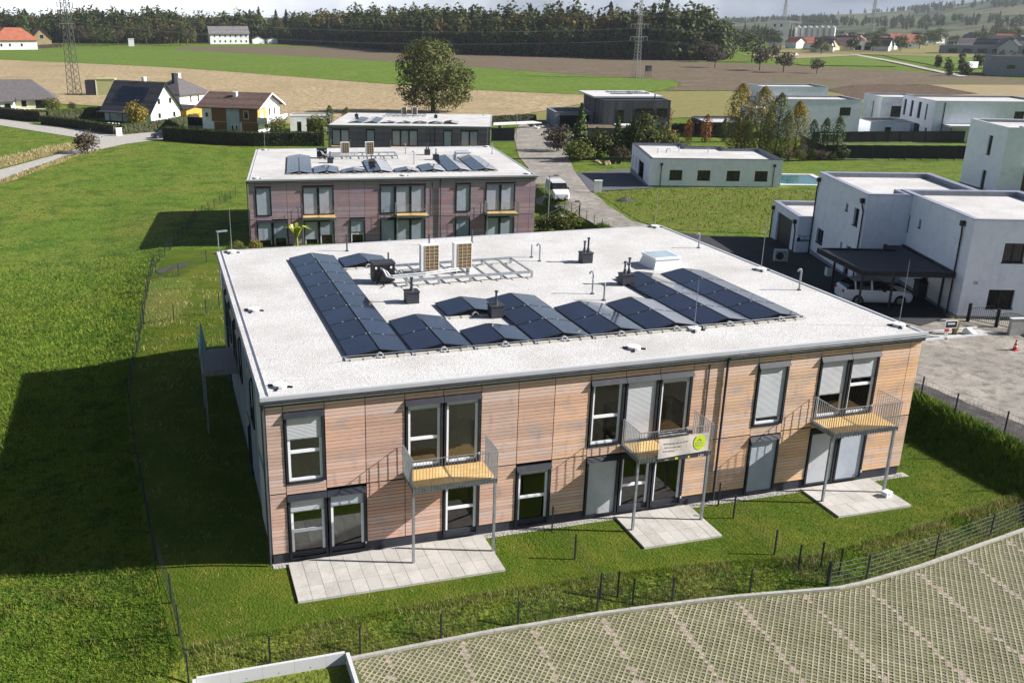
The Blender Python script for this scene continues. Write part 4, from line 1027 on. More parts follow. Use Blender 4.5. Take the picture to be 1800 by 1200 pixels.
for x, y, h, hk, lb in [(16.73,16.81,0.72,False,'thin straight pipe near the middle back of the near roof'),(16.83,15.89,0.85,True,'tall hooked pipe beside the thin straight one on the near roof'),(16.82,9.23,1.0,True,'hooked pipe rising right of the three-deep solar array'),
 (16.86,8.06,0.85,False,'straight pipe behind the two-deep solar arrays of the near roof'),(26.94,16.46,0.75,True,'hooked pipe at the right rear edge of the near roof'),(26.89,7.22,0.95,True,'hooked pipe near the right front edge of the near roof')]:
    hook_pipe(X1, 1, x, y, h, lb, hk)
for x, y, h, lb in [(12.07,21.14,0.65,'short capped pipe at the rear edge behind the left heat pump'),(14.69,21.12,0.75,'short dark pipe at the rear edge behind the right heat pump'),(7.16,20.9,0.95,'short dark pipe at the rear left edge of the near roof'),(8.85,17.92,0.5,'short pipe behind the black cabinet')]:
    hook_pipe(X1, 1, x, y, h, lb, False, MT['gutter'])
for x, y, h, lb in [(0.82,1.1,0,'low lightning conductor plinth at the front left corner of the near roof'),(0.88,10.68,0,'lightning conductor plinth halfway along the left edge of the near roof'),(0.84,22.2,2.6,'lightning rod at the rear left corner of the near roof'),
 (14.99,1.5,0,'lightning conductor plinth at the middle of the front edge of the near roof'),(27.45,1.2,2.9,'lightning rod at the front right corner of the near roof'),(27.4,11.08,2.9,'lightning rod halfway along the right edge of the near roof'),(27.35,22.3,2.6,'lightning rod at the rear right corner of the near roof'),(18.6,3.02,2.3,'thin mast rising at the front of the solar arrays of the near roof')]:
    rod(X1, 1, x, y, h, lb)
skylight(X1, 0, 1, 21.92, 23.6, 12.5, 14.2, 'white framed skylight on the near roof')
tag(MB().tube([(3.3,2.95,6.86),(9,2.93,6.84),(15,2.94,6.85),(20,2.95,6.83),(24.6,2.98,6.86)],0.012,5).build('conductor_cable', MT['galv']), 'thin metal cable along the front of the near solar arrays', 'cable')
# equipment on the second and third roofs
heat_pump(X2, B2R, 1, 9.5, 14.9, 'left heat pump on the roof of the second block')
heat_pump(X2, B2R, 1, 12.2, 14.9, 'right heat pump on the roof of the second block')
rack(X2, B2R, 1, 8.2, 15.6, 13.2, 16.0, 'steel rack with heat pumps on the second block')
cabinet(X2, B2R, 1, 6.9, 14.2, 'black equipment cabinet on the second block')
vent_box(X2, B2R, 1, 8.2, 10.4, 'dark vent box left of the heat pump rack on the second block')
vent_box(X2, B2R, 1, 12.3, 7.2, 'dark vent box beside the square array on the second block')
vent_box(X2, B2R, 1, 19.2, 15.6, 'dark vent box farther back before the skylight of the second block', 2)
vent_box(X2, B2R, 1, 19.6, 11.6, 'dark vent box nearer the skylight of the second block')
skylight(X2, B2R, 1, 22.0, 23.8, 13.2, 15.0, 'white skylight on the second block')
for x, y, h, lb in [(0.9,1.2,0,'lightning conductor plinth at the front left of the second roof'),(1.1,21.8,2.6,'lightning rod at the rear left of the second roof'),(27.2,1.2,0,'lightning conductor plinth at the front right of the second roof'),(15,1.4,0,'lightning conductor plinth midway on the front of the second roof'),(27.2,22,2.4,'lightning rod at the rear right of the second roof')]:
    rod(X2, 1, x, y, h, lb, B2R)
for x, y, h, lb in [(16.9,17.2,1.0,'vent pipe at the back of the second roof'),(16.9,9.2,1.2,'tall vent pipe in the middle of the second roof'),(26.6,16,1.0,'vent pipe at the right edge of the second roof')]:
    hook_pipe(X2, 1, x, y, h, lb, True, None, B2R)
heat_pump(X3, B3R, SC3, 10.9, 17.6, 'left heat pump on the farthest block'); heat_pump(X3, B3R, SC3, 12.9, 17.6, 'right heat pump on the farthest block')
rack(X3, B3R, SC3, 8.0, 15.5, 15.6, 18.6, 'steel rack on the roof of the farthest block')
vent_box(X3, B3R, SC3, 2.9, 14.0, 'dark vent box at the left of the farthest roof'); vent_box(X3, B3R, SC3, 17.6, 14.0, 'dark vent box right of middle on the farthest roof')
rod(X3, SC3, 26.4, 20.5, 2.2, 'lightning rod at the right rear of the farthest roof', B3R)

# banner on the middle balcony
bn = thing('banner', 'pinkish banner with a lime green disc hung on the middle balcony railing', 'banner', (14.75,-1.415,3.16))
n = 14; V = []; F = []
for i in range(n+1):
    for j in range(5):
        u = i/n*2.15; v = j/4*0.86
        V.append((u, -0.012*math.sin(u*5+v*3)-0.01, v+0.10*(u/2.15)*(1-j/4)))
for i in range(n):
    for j in range(4): a = i*5+j; F.append((a, a+5, a+6, a+1))
mb = MB(); mb.add(V, F); mb.build('fabric', MT['banner'], bn)
disc = MB(); k = 26
disc.add([(1.75,-0.03,0.5)]+[(1.75+0.26*math.cos(2*math.pi*i/k),-0.03,0.5+0.31*math.sin(2*math.pi*i/k)) for i in range(k)], [(0,i+1,(i+1) % k+1) for i in range(k)])
disc.build('green_disc', MT['lime'], bn)
gl = MB()
gl.bar((1.66,-0.036,0.56),(1.75,-0.036,0.66),0.012,0.02).bar((1.75,-0.036,0.66),(1.84,-0.036,0.56),0.012,0.02)
for i, (a, b_) in enumerate(((1.57,1.93),(1.6,1.9))): gl.box((a,-0.038,0.47-i*0.1),(b_,-0.034,0.51-i*0.1))
gl.build('disc_print', MT['pale_green'], bn)
pr = MB()
for r_, (a, b_) in enumerate(((0.25,1.2),(0.3,0.95),(0.22,0.8))):
    x = a
    while x < b_:
        w = random.uniform(0.04,0.13); pr.box((x,-0.034,0.60-r_*0.16),(x+w,-0.030,0.65-r_*0.16)); x += w+0.035
pr.build('faint_print', MT['print'], bn)['kind'] = 'stuff'
tag(MB().box((0,0,0),(1.5,0.05,0.15)).build('banner_strip', MT['dark2'], None, loc=(14.62,-1.47,4.08)), 'dark strip with pale lettering fixed above the banner', 'strip')
st = bpy.data.objects['banner_strip']
def text(body, size, m, parent, loc, rot=(math.pi/2,0,0), name='lettering', ext=0.002):
    cu = bpy.data.curves.new(name, 'FONT'); cu.body = body; cu.size = size; cu.extrude = ext; cu.resolution_u = 2
    ob = bpy.data.objects.new(name, cu); COL.objects.link(ob)
    bpy.context.view_layer.update()
    me = bpy.data.meshes.new_from_object(ob.evaluated_get(bpy.context.evaluated_depsgraph_get()))
    bpy.data.objects.remove(ob); me.materials.clear(); me.materials.append(m)
    o = link(name, me, parent, loc); o.rotation_euler = rot; return o
text('Leistbare Mietwohnungen', 0.115, MT['wplas'], st, (0.05,-0.008,0.04))
ls = tag(MB().box((0,0,0),(2.2,0.03,0.12)).build('lower_strip', MT['dark2'], None, loc=(14.75,-1.425,3.03)), 'dark strip with lime marks below the banner', 'strip')
text('LZH', 0.13, MT['wplas'], ls, (1.75,-0.006,0.012))
MB().box((0.75,-0.008,0.02),(0.87,-0.002,0.1)).box((1.3,-0.008,0.02),(1.38,-0.002,0.1)).build('lime_mark', MT['lime'], ls)
text('www.', 0.08, MT['wplas'], ls, (0.3,-0.006,0.03))

# folded parasol on the side balcony
t = thing('folded_parasol', 'folded pale teal parasol on the left side balcony', 'parasol', (-1.45,13.0,3.2))
MB().cyl((0,0,0),(0,0,2.3),0.025,8).build('pole', MT['galv'], t)
mb = MB(); ring = []
for k, (z, r_) in enumerate(((0.75,0.18),(1.2,0.14),(1.7,0.09),(2.2,0.04))):
    ring += [(r_*(1+0.35*math.cos(3*a))*math.cos(a), r_*(1+0.35*math.cos(3*a))*math.sin(a), z) for a in [2*math.pi*i/14 for i in range(14)]]
mb.add(ring, [(r*14+i, r*14+(i+1) % 14, (r+1)*14+(i+1) % 14, (r+1)*14+i) for r in range(3) for i in range(14)])
mb.build('folded_fabric', MT['teal_fabric'], t)
# small white box on the right patio
t = thing('white_box', 'small white box left on the right patio', 'box', (25.55,-1.75,0.104), 0.2)
MB().box((0,0,0),(0.34,0.26,0.2)).build('body', MT['wplas'], t); MB().box((-.012,-.012,0.2),(0.352,0.272,0.225)).build('lid', MT['white_frame'], t); MB().box((0.08,-0.004,0.12),(0.2,0.0,0.16)).build('slot', MT['dark'], t)
# ================================================================== FENCES
def wire_fence(label, pts, h=1.0, mt_post='dark', group=None, bay=None, wires=True, rows=6, z_off=0.0, shiny=False, post_w=0.06):
    z0 = gz(*pts[0])
    t = thing('wire_fence', label, 'fence', (pts[0][0], pts[0][1], z0), 0, group)
    P = []
    for a, b in zip(pts[:-1], pts[1:]):
        L_ = math.hypot(b[0]-a[0], b[1]-a[1]); k = max(1, round(L_/bay)) if bay else 1
        for i in range(k): P.append((a[0]+(b[0]-a[0])*i/k, a[1]+(b[1]-a[1])*i/k))
    P.append(pts[-1])
    q = [Vector((x-pts[0][0], y-pts[0][1], gz(x, y)-z0+z_off)) for x, y in P]
    me = None
    for i, p in enumerate(q):
        d = (q[min(i+1, len(q)-1)]-q[max(i-1, 0)]); rz = math.atan2(d.y, d.x)
        if me is None:
            o = MB().box((-post_w/2,-post_w*.35,-0.15),(post_w/2,post_w*.35,h)).box((-post_w*.6,-post_w*.45,h),(post_w*.6,post_w*.45,h+0.03)).build('post', MT[mt_post], t, loc=tuple(p), rz=rz); me = o.data
        else: link('post', me, t, tuple(p), rz)
    if wires:
        for a, b in zip(q[:-1], q[1:]):
            mb = MB(); d = b-a; L_ = d.length
            for r_ in range(rows+1):
                zz = 0.06+(h-0.1)*r_/rows
                rr = 0.0055 if shiny else 0.0045
                mb.cyl(a+Vector((0,0,zz)), b+Vector((0,0,zz)), rr, 4, cap=False)
            k = max(2, int(L_/0.2))
            for i in range(1, k):
                p = a.lerp(b, i/k); mb.cyl(p+Vector((0,0,0.04)), p+Vector((0,0,h-0.03)), 0.003, 3, cap=False)
            mb.build('wire_panel', MT['galv'] if shiny else MT[mt_post], t)
    return t
wire_fence('long dark wire fence between the meadow and the near block garden', [(-3.15,-5.0),(-3.55,-1.1),(-4.05,2.0),(-4.85,11.7),(-5.35,19.5),(-4.85,29.8),(-4.25,45.8),(-3.85,52.4),(-2.4,59.4),(-0.5,68.5),(0.8,78.1),(6.7,95.3)], 1.15, bay=2.5)
wire_fence('dark wire fence along the top of the parking bank', [(-0.6,-4.85),(2.3,-5.0),(5.05,-5.0),(7.8,-5.0),(10.75,-5.0),(13.6,-5.15),(16.6,-5.4),(19.6,-5.75)], 1.0)
wire_fence('wire fence with shiny wires following the kerb on the right', [(19.6,-5.85),(21.3,-5.8),(24.9,-5.25),(28.2,-4.6),(31.5,-4.0),(35,-3.3)], 1.05, shiny=True, rows=5)
wire_fence('short divider fence with gate posts between left and middle garden', [(11.0,-0.35),(11.0,-2.5),(11.05,-4.6),(11.7,-4.65),(12.15,-4.95)], 1.05)
wire_fence('short divider fence with gate posts between middle and right garden', [(18.45,-0.3),(18.45,-1.4),(18.4,-4.2),(18.8,-5.1),(19.7,-5.2),(20.3,-5.5)], 1.05)
wire_fence('dark posts of the fence beside the gravel yard', [(32.95,7.6),(32.8,4.6),(32.75,2.4),(33.2,0.0),(33.2,-3.2)], 1.15, wires=True, rows=4)
wire_fence('low wire fence dividing the side garden near the grey balcony', [(-4.6,33.5),(-2.6,33.2),(-0.4,33.8),(0.6,35.5)], 1.1)
wire_fence('wire fence dividing the side garden beyond the soil strip', [(-3.7,49.5),(-1.9,47.0),(0.6,52.0),(4.5,52.6)], 1.1)
wire_fence('dark mesh fence along the gravel road beside the second block', [(40.2,70),(39.3,64.5),(38.6,59.5),(38.0,54.5),(37.5,50),(36.6,44)], 1.25, bay=2.2)

# concrete retaining blocks at the lower left
rb = thing('retaining_wall', 'pale concrete block edging around the lower planting bed', 'wall', (-2.9,-5.35,-0.62))
for i in range(5):
    w = 1.0 if i < 4 else 0.62
    MB().box((i*1.005,0,0),(i*1.005+w,0.10,0.46)).build('concrete_block', MT['conc_white'], rb)
    if i < 4: MB().cyl((i*1.005+.5,-0.004,0.14),(i*1.005+.5,0.01,0.14),0.018,8).build('lifting_hole', MT['dark'], rb)
for i in range(4):
    MB().box((-0.13,-0.0-i*1.005,0),(-0.012,-1.0-i*1.005,0.46)).build('concrete_block', MT['conc_white'], rb)
    MB().box((4.66,-0.0-i*1.005,0.0),(4.78,-1.0-i*1.005,0.46)).build('concrete_block', MT['conc_white'], rb)

# ================================================================== FLAT-ROOFED HOUSES
def inset(poly, d):
    n = len(poly); out = []
    for i in range(n):
        p0, p1, p2 = Vector(poly[i-1]), Vector(poly[i]), Vector(poly[(i+1) % n])
        a = (p1-p0).normalized(); b = (p2-p1).normalized()
        na, nb = Vector((-a.y, a.x)), Vector((-b.y, b.x))
        m = (na+nb); m = m/ max(0.2, m.dot(na)) if m.length > 1e-6 else na
        out.append(tuple(p1+m*d))
    return out
def flat_house(name, label, cat, loc, rz, poly, h, wins, wall=None, roofm=None, cop=None, par=0.32, plinth=0.0, base=-1.5, group=None, depth=0.16, inset_d=0.38, sill=True, frame_m='dark'):
    """poly ccw local; wins: (edge, u0, u1, v0, v1, kind) with z relative to loc"""
    wall = wall or MT['stucco']; roofm = roofm or MT['gravel_roof']; cop = cop or MT['flash_grey']
    t = thing(name, label, cat, loc, rz, group)
    n = len(poly)
    for e in range(n):
        a, b = Vector(poly[e]), Vector(poly[(e+1) % n]); d = (b-a).normalized(); L_ = (b-a).length
        T = WT((a.x, a.y, 0), (d.x, d.y, 0), (d.y, -d.x, 0))
        ws = [w for w in wins if w[0] == e]
        us = sorted(set([0, L_]+[w[1] for w in ws]+[w[2] for w in ws])); vs = sorted(set([base, h]+[w[3] for w in ws]+[w[4] for w in ws]))
        mb = MB(T)
        for i in range(len(us)-1):
            for j in range(len(vs)-1):
                cu, cv = (us[i]+us[i+1])/2, (vs[j]+vs[j+1])/2
                if any(w[1] < cu < w[2] and w[3] < cv < w[4] for w in ws): continue
                mb.add([(us[i],vs[j],0),(us[i+1],vs[j],0),(us[i+1],vs[j+1],0),(us[i],vs[j+1],0)], [(0,1,2,3)])
        for w in ws:
            u0, u1, v0, v1 = w[1:5]
            c_ = [(u0,v0),(u1,v0),(u1,v1),(u0,v1)]
            mb.add([(p[0],p[1],0) for p in c_]+[(p[0],p[1],-depth) for p in c_], [(0,4,5,1),(1,5,6,2),(2,6,7,3),(3,7,4,0)])
        mb.build('wall', wall, t)
        if plinth:
            MB(T).box((0.0,base,0.0),(L_,plinth,0.02)).build('plinth', MT['stucco_grey'], t)
        for w in ws:
            u0, u1, v0, v1 = w[1:5]; kind = w[5] if len(w) > 5 else 'w'
            if kind == 'g':
                gd = MB(T).box((u0,v0,-depth-0.03),(u1,v1,-depth)).build('garage_door', MT['dark2'], t)
                for q in range(1, 4):
                    z = v0+(v1-v0)*q/4; MB(T).box((u0,z-.012,-depth),(u1,z+.012,-depth+.006)).build('panel_joint', MT['dark'], gd)
                continue
            if kind == 'v':
                MB(T).box((u0,v0,-1.6),(u1,v1,-1.55)).build('recess', MT['black'], t); continue
            f = 0.07
            fr = MB(T).box((u0,v0,-depth-.06),(u0+f,v1,-depth+.02)).box((u1-f,v0,-depth-.06),(u1,v1,-depth+.02)).box((u0+f,v0,-depth-.06),(u1-f,v0+f,-depth+.02)).box((u0+f,v1-f,-depth-.06),(u1-f,v1,-depth+.02))
            if u1-u0 > 1.15: fr.box(((u0+u1)/2-f*.7,v0+f,-depth-.055),((u0+u1)/2+f*.7,v1-f,-depth+.025))
            wo_ = fr.build('window', MT[frame_m], t)
            MB(T).box((u0+f,v0+f,-depth-.04),(u1-f,v1-f,-depth-.03)).build('pane', MT['glass'], wo_)
            if sill: MB(T).box((u0-.04,v0-.05,-depth+.03),(u1+.04,v0,.05)).build('sill', MT['dark'], wo_)
    ins = inset(poly, inset_d)
    rf = MB().add([(p[0],p[1],h-par) for p in ins], [tuple(range(n))]).build('roof', roofm, t)
    mb = MB(); out = inset(poly, -0.05)
    for i in range(n):
        j = (i+1) % n
        mb.add([(*out[i],h),(*out[j],h),(*ins[j],h),(*ins[i],h),(*out[i],h+.05),(*out[j],h+.05),(*ins[j],h+.03),(*ins[i],h+.03)], [(4,5,6,7),(0,1,5,4),(1,2,6,5),(2,3,7,6),(3,0,4,7),(3,2,1,0)])
    mb.build('coping', cop, rf)
    mb = MB()
    for i in range(n):
        j = (i+1) % n
        mb.add([(*ins[i],h-par-.02),(*ins[j],h-par-.02),(*ins[j],h),(*ins[i],h)], [(3,2,1,0)])
    mb.build('parapet', MT['stucco_grey'], rf)
    return t
def downpipe(t, T, u, v0, v1, offs=0.0):
    d = MB(T).box((u-.14,v1-.32,0.02),(u+.14,v1,0.26)).tube([(u,v1-.3,.12),(u,v1-.45,.12),(u+offs,v1-.85,.09),(u+offs,v0,.09)], 0.055, 8)
    return d.build('downpipe', MT['dark'], t)
RZ = R(-19.4)
# duplex, near right
D2O = (45.0, 15.0, 1.28)
du2 = flat_house('white_house', 'tall white rendered house with the carport, cropped by the right edge', 'house', D2O, RZ, [(0,0),(8.2,0),(8.2,10.8),(0,10.8)], 6.33,
  [(0,2.05,3.35,3.70,4.92),(0,1.66,3.25,0.74,1.96),(3,10.8-9.45,10.8-8.75,3.72,4.9),(3,10.8-7.3,10.8-6.95,4.34,4.92),(3,10.8-5.6,10.8-4.6,0.1,2.1)], plinth=0.22, base=-1.0)
T2L = WT((0,10.8,0),(0,-1,0),(-1,0,0)); T1L = WT((-3.05,19.2,0),(0,-1,0),(-1,0,0))
downpipe(du2, T2L, 10.8-1.15, 0.05, 6.05); downpipe(du2, T2L, 10.8-10.2, 2.9, 5.75, -0.25 if False else 0.25)
text('35', 0.28, MT['dark'], du2, (0.62,-0.012,2.28), name='house_number')
du1 = flat_house('white_house', 'tall white rendered house between the garage and the carport house', 'house', D2O, RZ, [(-3.05,8.85),(-0.01,8.85),(-0.01,10.81),(5.6,10.81),(5.6,19.2),(-3.05,19.2)], 6.27,
  [(5,19.2-12.65,19.2-12.2,4.45,4.98),(5,19.2-10.9,19.2-10.0,3.75,5.0),(5,19.2-17.9,19.2-16.4,0.9,2.05),(5,19.2-12.65,19.2-12.25,1.5,2.06),(5,19.2-11.35,19.2-10.4,0.0,2.1)], plinth=0.0, base=-1.2)
downpipe(du1, T1L, 19.2-9.4, -0.2, 5.9, 0.3); downpipe(du1, T1L, 19.2-18.7, -0.6, 5.9, -0.25)
MB(T1L).box((0.0,-1.2,0.0),(8.6,0.02,0.03)).build('plinth', MT['stucco_grey'], du1)
gar = flat_house('garage', 'low white garage with dark door left of the tall white houses', 'garage', D2O, RZ, [(-4.15,19.21),(1.5,19.21),(1.5,26.4),(-4.15,26.4)], 2.6,
  [(3,1.5,5.6,-0.7,1.95,'g')], plinth=0.0, base=-1.4)
TG = WT((-4.15,26.4,0),(0,-1,0),(-1,0,0)); downpipe(gar, TG, 6.6, -0.6, 2.25, 0.2); downpipe(gar, TG, 0.4, -0.7, 2.25, -0.2)
TGF = WT((-4.15,19.21,0),(1,0,0),(0,-1,0))
mu = MB(TGF).add([(0.05,.55,.012),(1.05,.55,.012),(1.05,.75,.012),(.05,.72,.012)],[(0,1,2,3)]).add([(0.05,1.15,.012),(.3,1.05,.012),(.6,1.0,.012),(1.05,1.06,.012),(1.05,1.0,.012),(.6,.93,.012),(.3,.98,.012),(.05,1.08,.012)],[(0,1,6,7),(1,2,5,6),(2,3,4,5)]).box((.45,.82,.01),(.8,.86,.014))
mu.build('mural', MT['mural_w'], gar)
MB(TGF).add([(0.03,.8,.02),(0.17,.98,.02),(0.31,.8,.02),(.31,.55,.02),(.03,.55,.02)],[(0,1,2,3,4)]).build('mural_house', MT['dark2'], gar)
# carport
cp = thing('carport', 'dark flat-roofed carport over the white car', 'carport', D2O, RZ)
CP = [(-5.75,1.0),(-0.05,1.0),(-0.05,9.4),(-1.45,9.4),(-1.45,7.3),(-6.6,7.3)]
MB().prism(CP, 2.52, 2.66).build('roof', MT['dark2'], cp)
mb = MB()
ii = inset(CP, 0.16)
for i in range(6):
    j = (i+1) % 6
    mb.add([(*CP[i],2.40),(*CP[j],2.40),(*CP[j],2.78),(*CP[i],2.78),(*ii[j],2.78),(*ii[i],2.78),(*ii[j],2.665),(*ii[i],2.665)], [(0,1,2,3),(3,2,4,5),(5,4,6,7)])
mb.build('fascia', MT['dark'], cp)
MB().prism(inset(CP, 0.3), 2.672, 2.69).build('bitumen', MT['dark2'], cp)
for x, y in ((-3.6,1.5),(-5.4,6.9),(-0.25,2.0),(-5.55,1.5)):
    MB().box((x-.06,y-.06,-0.25),(x+.06,y+.06,2.42)).build('post', MT['dark'], cp)
# bungalow
BU = (57.3, 77.3, -1.2)
bu = flat_house('bungalow', 'white flat-roofed bungalow with four square windows beside the pool', 'house', BU, RZ, [(0,0),(16.5,0),(16.5,10.8),(11.8,10.8),(11.8,12.6),(7,12.6),(7,15.8),(0,15.8)], 3.75,
  [(0,2.55,4.15,1.08,2.33),(0,6.05,7.65,1.08,2.33),(0,9.7,11.35,1.08,2.33),(0,13.2,14.8,1.08,2.33),(7,1.5,1.95,0.9,2.4),(7,4.3,4.8,0.5,2.5),(7,6.8,11.2,-0.2,2.45,'v')], plinth=0.36, cop=MT['dark2'], base=-1.8)
TB = WT((0,0,0),(1,0,0),(0,-1,0)); downpipe(bu, TB, 1.45, -0.1, 3.2); downpipe(bu, TB, 15.5, -0.1, 3.2)
for x, y, k in ((2.2,7.5,0),(3.4,8.0,1),(5.4,9.6,0),(9.0,8.3,0)):
    MB().tube([(x,y,3.43),(x,y,4.1)] if not k else [(x,y,3.43),(x,y,3.8),(x+.2,y,4.0),(x+.5,y,3.95),(x+.6,y,3.7)], 0.06, 6).build('vent_pipe', MT['foil'], bu)
# pool
pl = thing('swimming_pool', 'rectangular swimming pool with white rim beside the bungalow', 'pool', (73.6,73.4,-0.98), RZ)
MB().box((0,0,-0.3),(7.5,9.6,0.06)).build('basin', MT['conc_white'], pl)
MB().box((0.75,0.75,0.062),(6.75,8.85,0.07)).build('water', MT['water'], pl)
MB().box((0,0,0.06),(7.5,0.7,0.16)).box((0,8.9,0.06),(7.5,9.6,0.16)).box((0,.7,.06),(.7,8.9,.16)).box((6.8,.7,.06),(7.5,8.9,.16)).build('rim', MT['conc_white'], pl)
# house C at the right edge
CC = (93.3, 58.7, -0.4); RC = R(-24)
hc = flat_house('white_house', 'grey-white rendered house with two slit windows at the right edge', 'house', CC, RC, [(0,0),(2.6,0),(2.6,2.2),(13,2.2),(13,11),(0,11)], 7.75,
  [(5,6.2,7.3,4.1,6.4),(5,6.2,7.3,-0.2,2.2),(2,3,4.4,4.2,6.3)], base=-2, cop=MT['coping'])
MB().box((2.6,-1.2,3.0),(13,2.2,3.25)).build('canopy', MT['conc_white'], hc); MB().box((12.6,-1.0,-1),(12.9,-.7,3.0)).build('pillar', MT['stucco_grey'], hc)
MB().box((2.62,2.1,0),(12,2.15,2.8)).build('porch_wall', MT['brownwood'], hc)
# houses D (two) and E (two)
hd2 = flat_house('white_house', 'white cubic house with two dark square windows behind the black fence', 'house', (118.6,135.9,-3.4), R(-17), [(0,0),(15.6,0),(15.6,10.4),(0,10.4)], 7.7,
  [(0,2.4,4.6,4.7,6.25),(0,11.4,13.6,4.65,6.2),(3,1.5,2.3,4.6,6.4)], base=-1, cop=MT['stucco_grey'])
hd1 = flat_house('white_house', 'white cubic house half hidden behind the other one near the fields', 'house', (134.5,166.5,-3.4), R(-17), [(0,0),(15.5,0),(15.5,11),(0,11)], 8.0,
  [(3,4,4.6,5,6.6),(3,8,8.6,5,6.6)], base=-1, cop=MT['stucco_grey'])
gd = flat_house('garage', 'pale garage annex with dark downpipes left of the cubic houses', 'garage', (127.0,158,-3.4), R(-17), [(0,0),(6,0),(6,9),(0,9)], 3.9, [(3,2,2.3,0.3,3.0),(3,5,5.3,.3,3.0)], base=-1, cop=MT['stucco_grey'])
he1 = flat_house('white_house', 'white house with one tall slit window beyond the black fence', 'house', (145.5,139.8,-3.4), R(-22), [(0,0),(9,0),(9,11.5),(0,11.5)], 7.4,
  [(3,6.3,7.1,3.0,6.3),(0,2.2,5.0,3.4,5.6)], base=-1, cop=MT['stucco_grey'], wall=MT['stucco_warm'])
he2 = flat_house('white_house', 'long white house with a row of tall dark windows toward the right edge', 'house', (142.7,122.1,-3.1), R(-20), [(0,0),(22,0),(22,15.5),(0,15.5)], 7.7,
  [(3,1.0,2.2,3.9,7.0),(3,4.4,5.6,3.9,7.0),(3,8.0,9.4,3.9,7.0),(3,11.6,12.3,3.9,6.9),(3,0.6,3.6,0.1,2.9),(3,7.4,10.0,0.1,2.8),(3,12.6,13.6,0.1,2.4),(0,15.0,16.8,4.2,5.9)], base=-1, cop=MT['stucco_grey'])
MB().box((2.0,-3.4,3.0),(11,0,3.4)).build('terrace_roof', MT['conc_white'], he2)
for x in (2.2,6.5,10.7): MB().box((x,-3.3,0),(x+.15,-3.15,3.0)).build('terrace_post', MT['dark'], he2)
MB().tube([(1.8,-.1,7.4),(1.8,-.1,.1)],.09,6).build('downpipe', MT['dark'], he2); MB().tube([(19.5,-.1,7.4),(19.5,-.1,.1)],.09,6).build('downpipe', MT['dark'], he2)
low = flat_house('white_annex', 'low white annex between the cubic houses', 'annex', (136.5,131.5,-3.4), R(-18), [(0,0),(8,0),(8,8),(0,8)], 3.3, [(0,3.0,4.2,0.2,2.3)], base=-1, cop=MT['stucco_grey'])
# black privacy fences of the gardens
def panel_fence(label, a, b, h, m='black', n=None, base=0.25):
    L_ = math.hypot(b[0]-a[0], b[1]-a[1]); rz = math.atan2(b[1]-a[1], b[0]-a[0]); z0 = gz(*a); z1 = gz(*b)
    t = thing('privacy_fence', label, 'fence', (a[0],a[1],z0), rz); n = n or max(1, round(L_/2.5)); w = L_/n
    for i in range(n):
        dz = (z1-z0)*(i+.5)/n
        MB().box((i*w+.05,-.03,dz+base),((i+1)*w-.05,.03,dz+base+h)).build('panel', MT[m], t)
        MB().box((i*w-.05,-.05,dz-.4),(i*w+.05,.05,dz+base+h+.04)).build('post', MT['dark'], t)
    MB().box((0,-.08,-1.2),(L_,.08,base-.02)).build('base_wall', MT['conc_edge'], t)
    return t
panel_fence('long black panel fence in front of the far garden lawn', (101.0,99.5), (122.5,88.5), 2.1)
panel_fence('black panel fence returning beside the columnar trees', (101.0,99.5), (112.5,121.0), 1.9)
panel_fence('black panel fence in front of the two-window cubic house', (118.5,125.5), (146.5,117.5), 2.0)
panel_fence('dark slatted screen beside the farthest block', (60.2,145.2), (64.6,144.1), 2.5, base=.12)
drape('garden_lawn', [(102,100.5),(122,90),(146,116),(119,125),(112.5,120)], MT['greenfield'], 0.05, 2.5)
drape('terrace', [(118.5,113),(133,107.8),(136,112.5),(122,117.5)], MT['asphalt_grey'], 0.09, 2.0)
# swing
sw = thing('garden_swing', 'grey A-frame garden swing on the far lawn', 'swing', (115.6,119.5,gz(115.6,119.5)), R(-20))
for x in (0, 3.4):
    for s in (-.9, .9): MB().bar((x,s,0),(x,0,2.4),.12,.12).build('leg', MT['wplas'], sw)
MB().bar((-.2,0,2.4),(3.6,0,2.4),.12,.12).build('beam', MT['wplas'], sw)
for x in (1.2, 2.3):
    s_ = MB().box((x-.25,-.1,.55),(x+.25,.1,.6)).build('seat', MT['wplas'], sw); MB().cyl((x-.22,0,.6),(x-.22,0,2.4),.03,4).cyl((x+.22,0,.6),(x+.22,0,2.4),.03,4).build('rope', MT['galv'], s_)

# dark timber house
FO = (88.9,155.4,-3.4); FR = R(-14)
def timber_walls(t, polyrects):
    for (x0,x1,y0,y1,z0,z1) in polyrects:
        n = int((x1-x0)/.55); w = (x1-x0)/n
        mb = MB()
        for i in range(n): mb.box((x0+i*w+.015,y0,z0),(x0+(i+1)*w-.015,y0+.06,z1))
        mb.build('board_cladding', MT['greywood'], t)
        m2 = int((y1-y0)/.55); w = (y1-y0)/m2; mb = MB()
        for i in range(m2): mb.box((x0,y0+.07+i*w+.015,z0),(x0+.06,y0+.07+(i+1)*w-.015,z1))
        mb.build('board_cladding', MT['greywood'], t)
        MB().box((x0+.06,y0+.06,z0),(x1,y1,z1-.02)).build('core', MT['dark2'], t)
ft = thing('timber_house', 'dark grey timber-clad house with flat roofs near the road end', 'house', FO, FR)
timber_walls(ft, [(0,14.2,0,9,-.5,6.4)])
MB().box((0.5,.5,6.2),(13.7,8.5,6.3)).build('roof', MT['flash_grey'], ft)
mb = MB()
for a, b in (((0,0),(14.2,.35)),((0,8.65),(14.2,9)),((0,.35),(.35,8.65)),((13.85,.35),(14.2,8.65))): mb.box((a[0],a[1],6.38),(b[0],b[1],6.52))
mb.build('coping', MT['dark2'], ft)
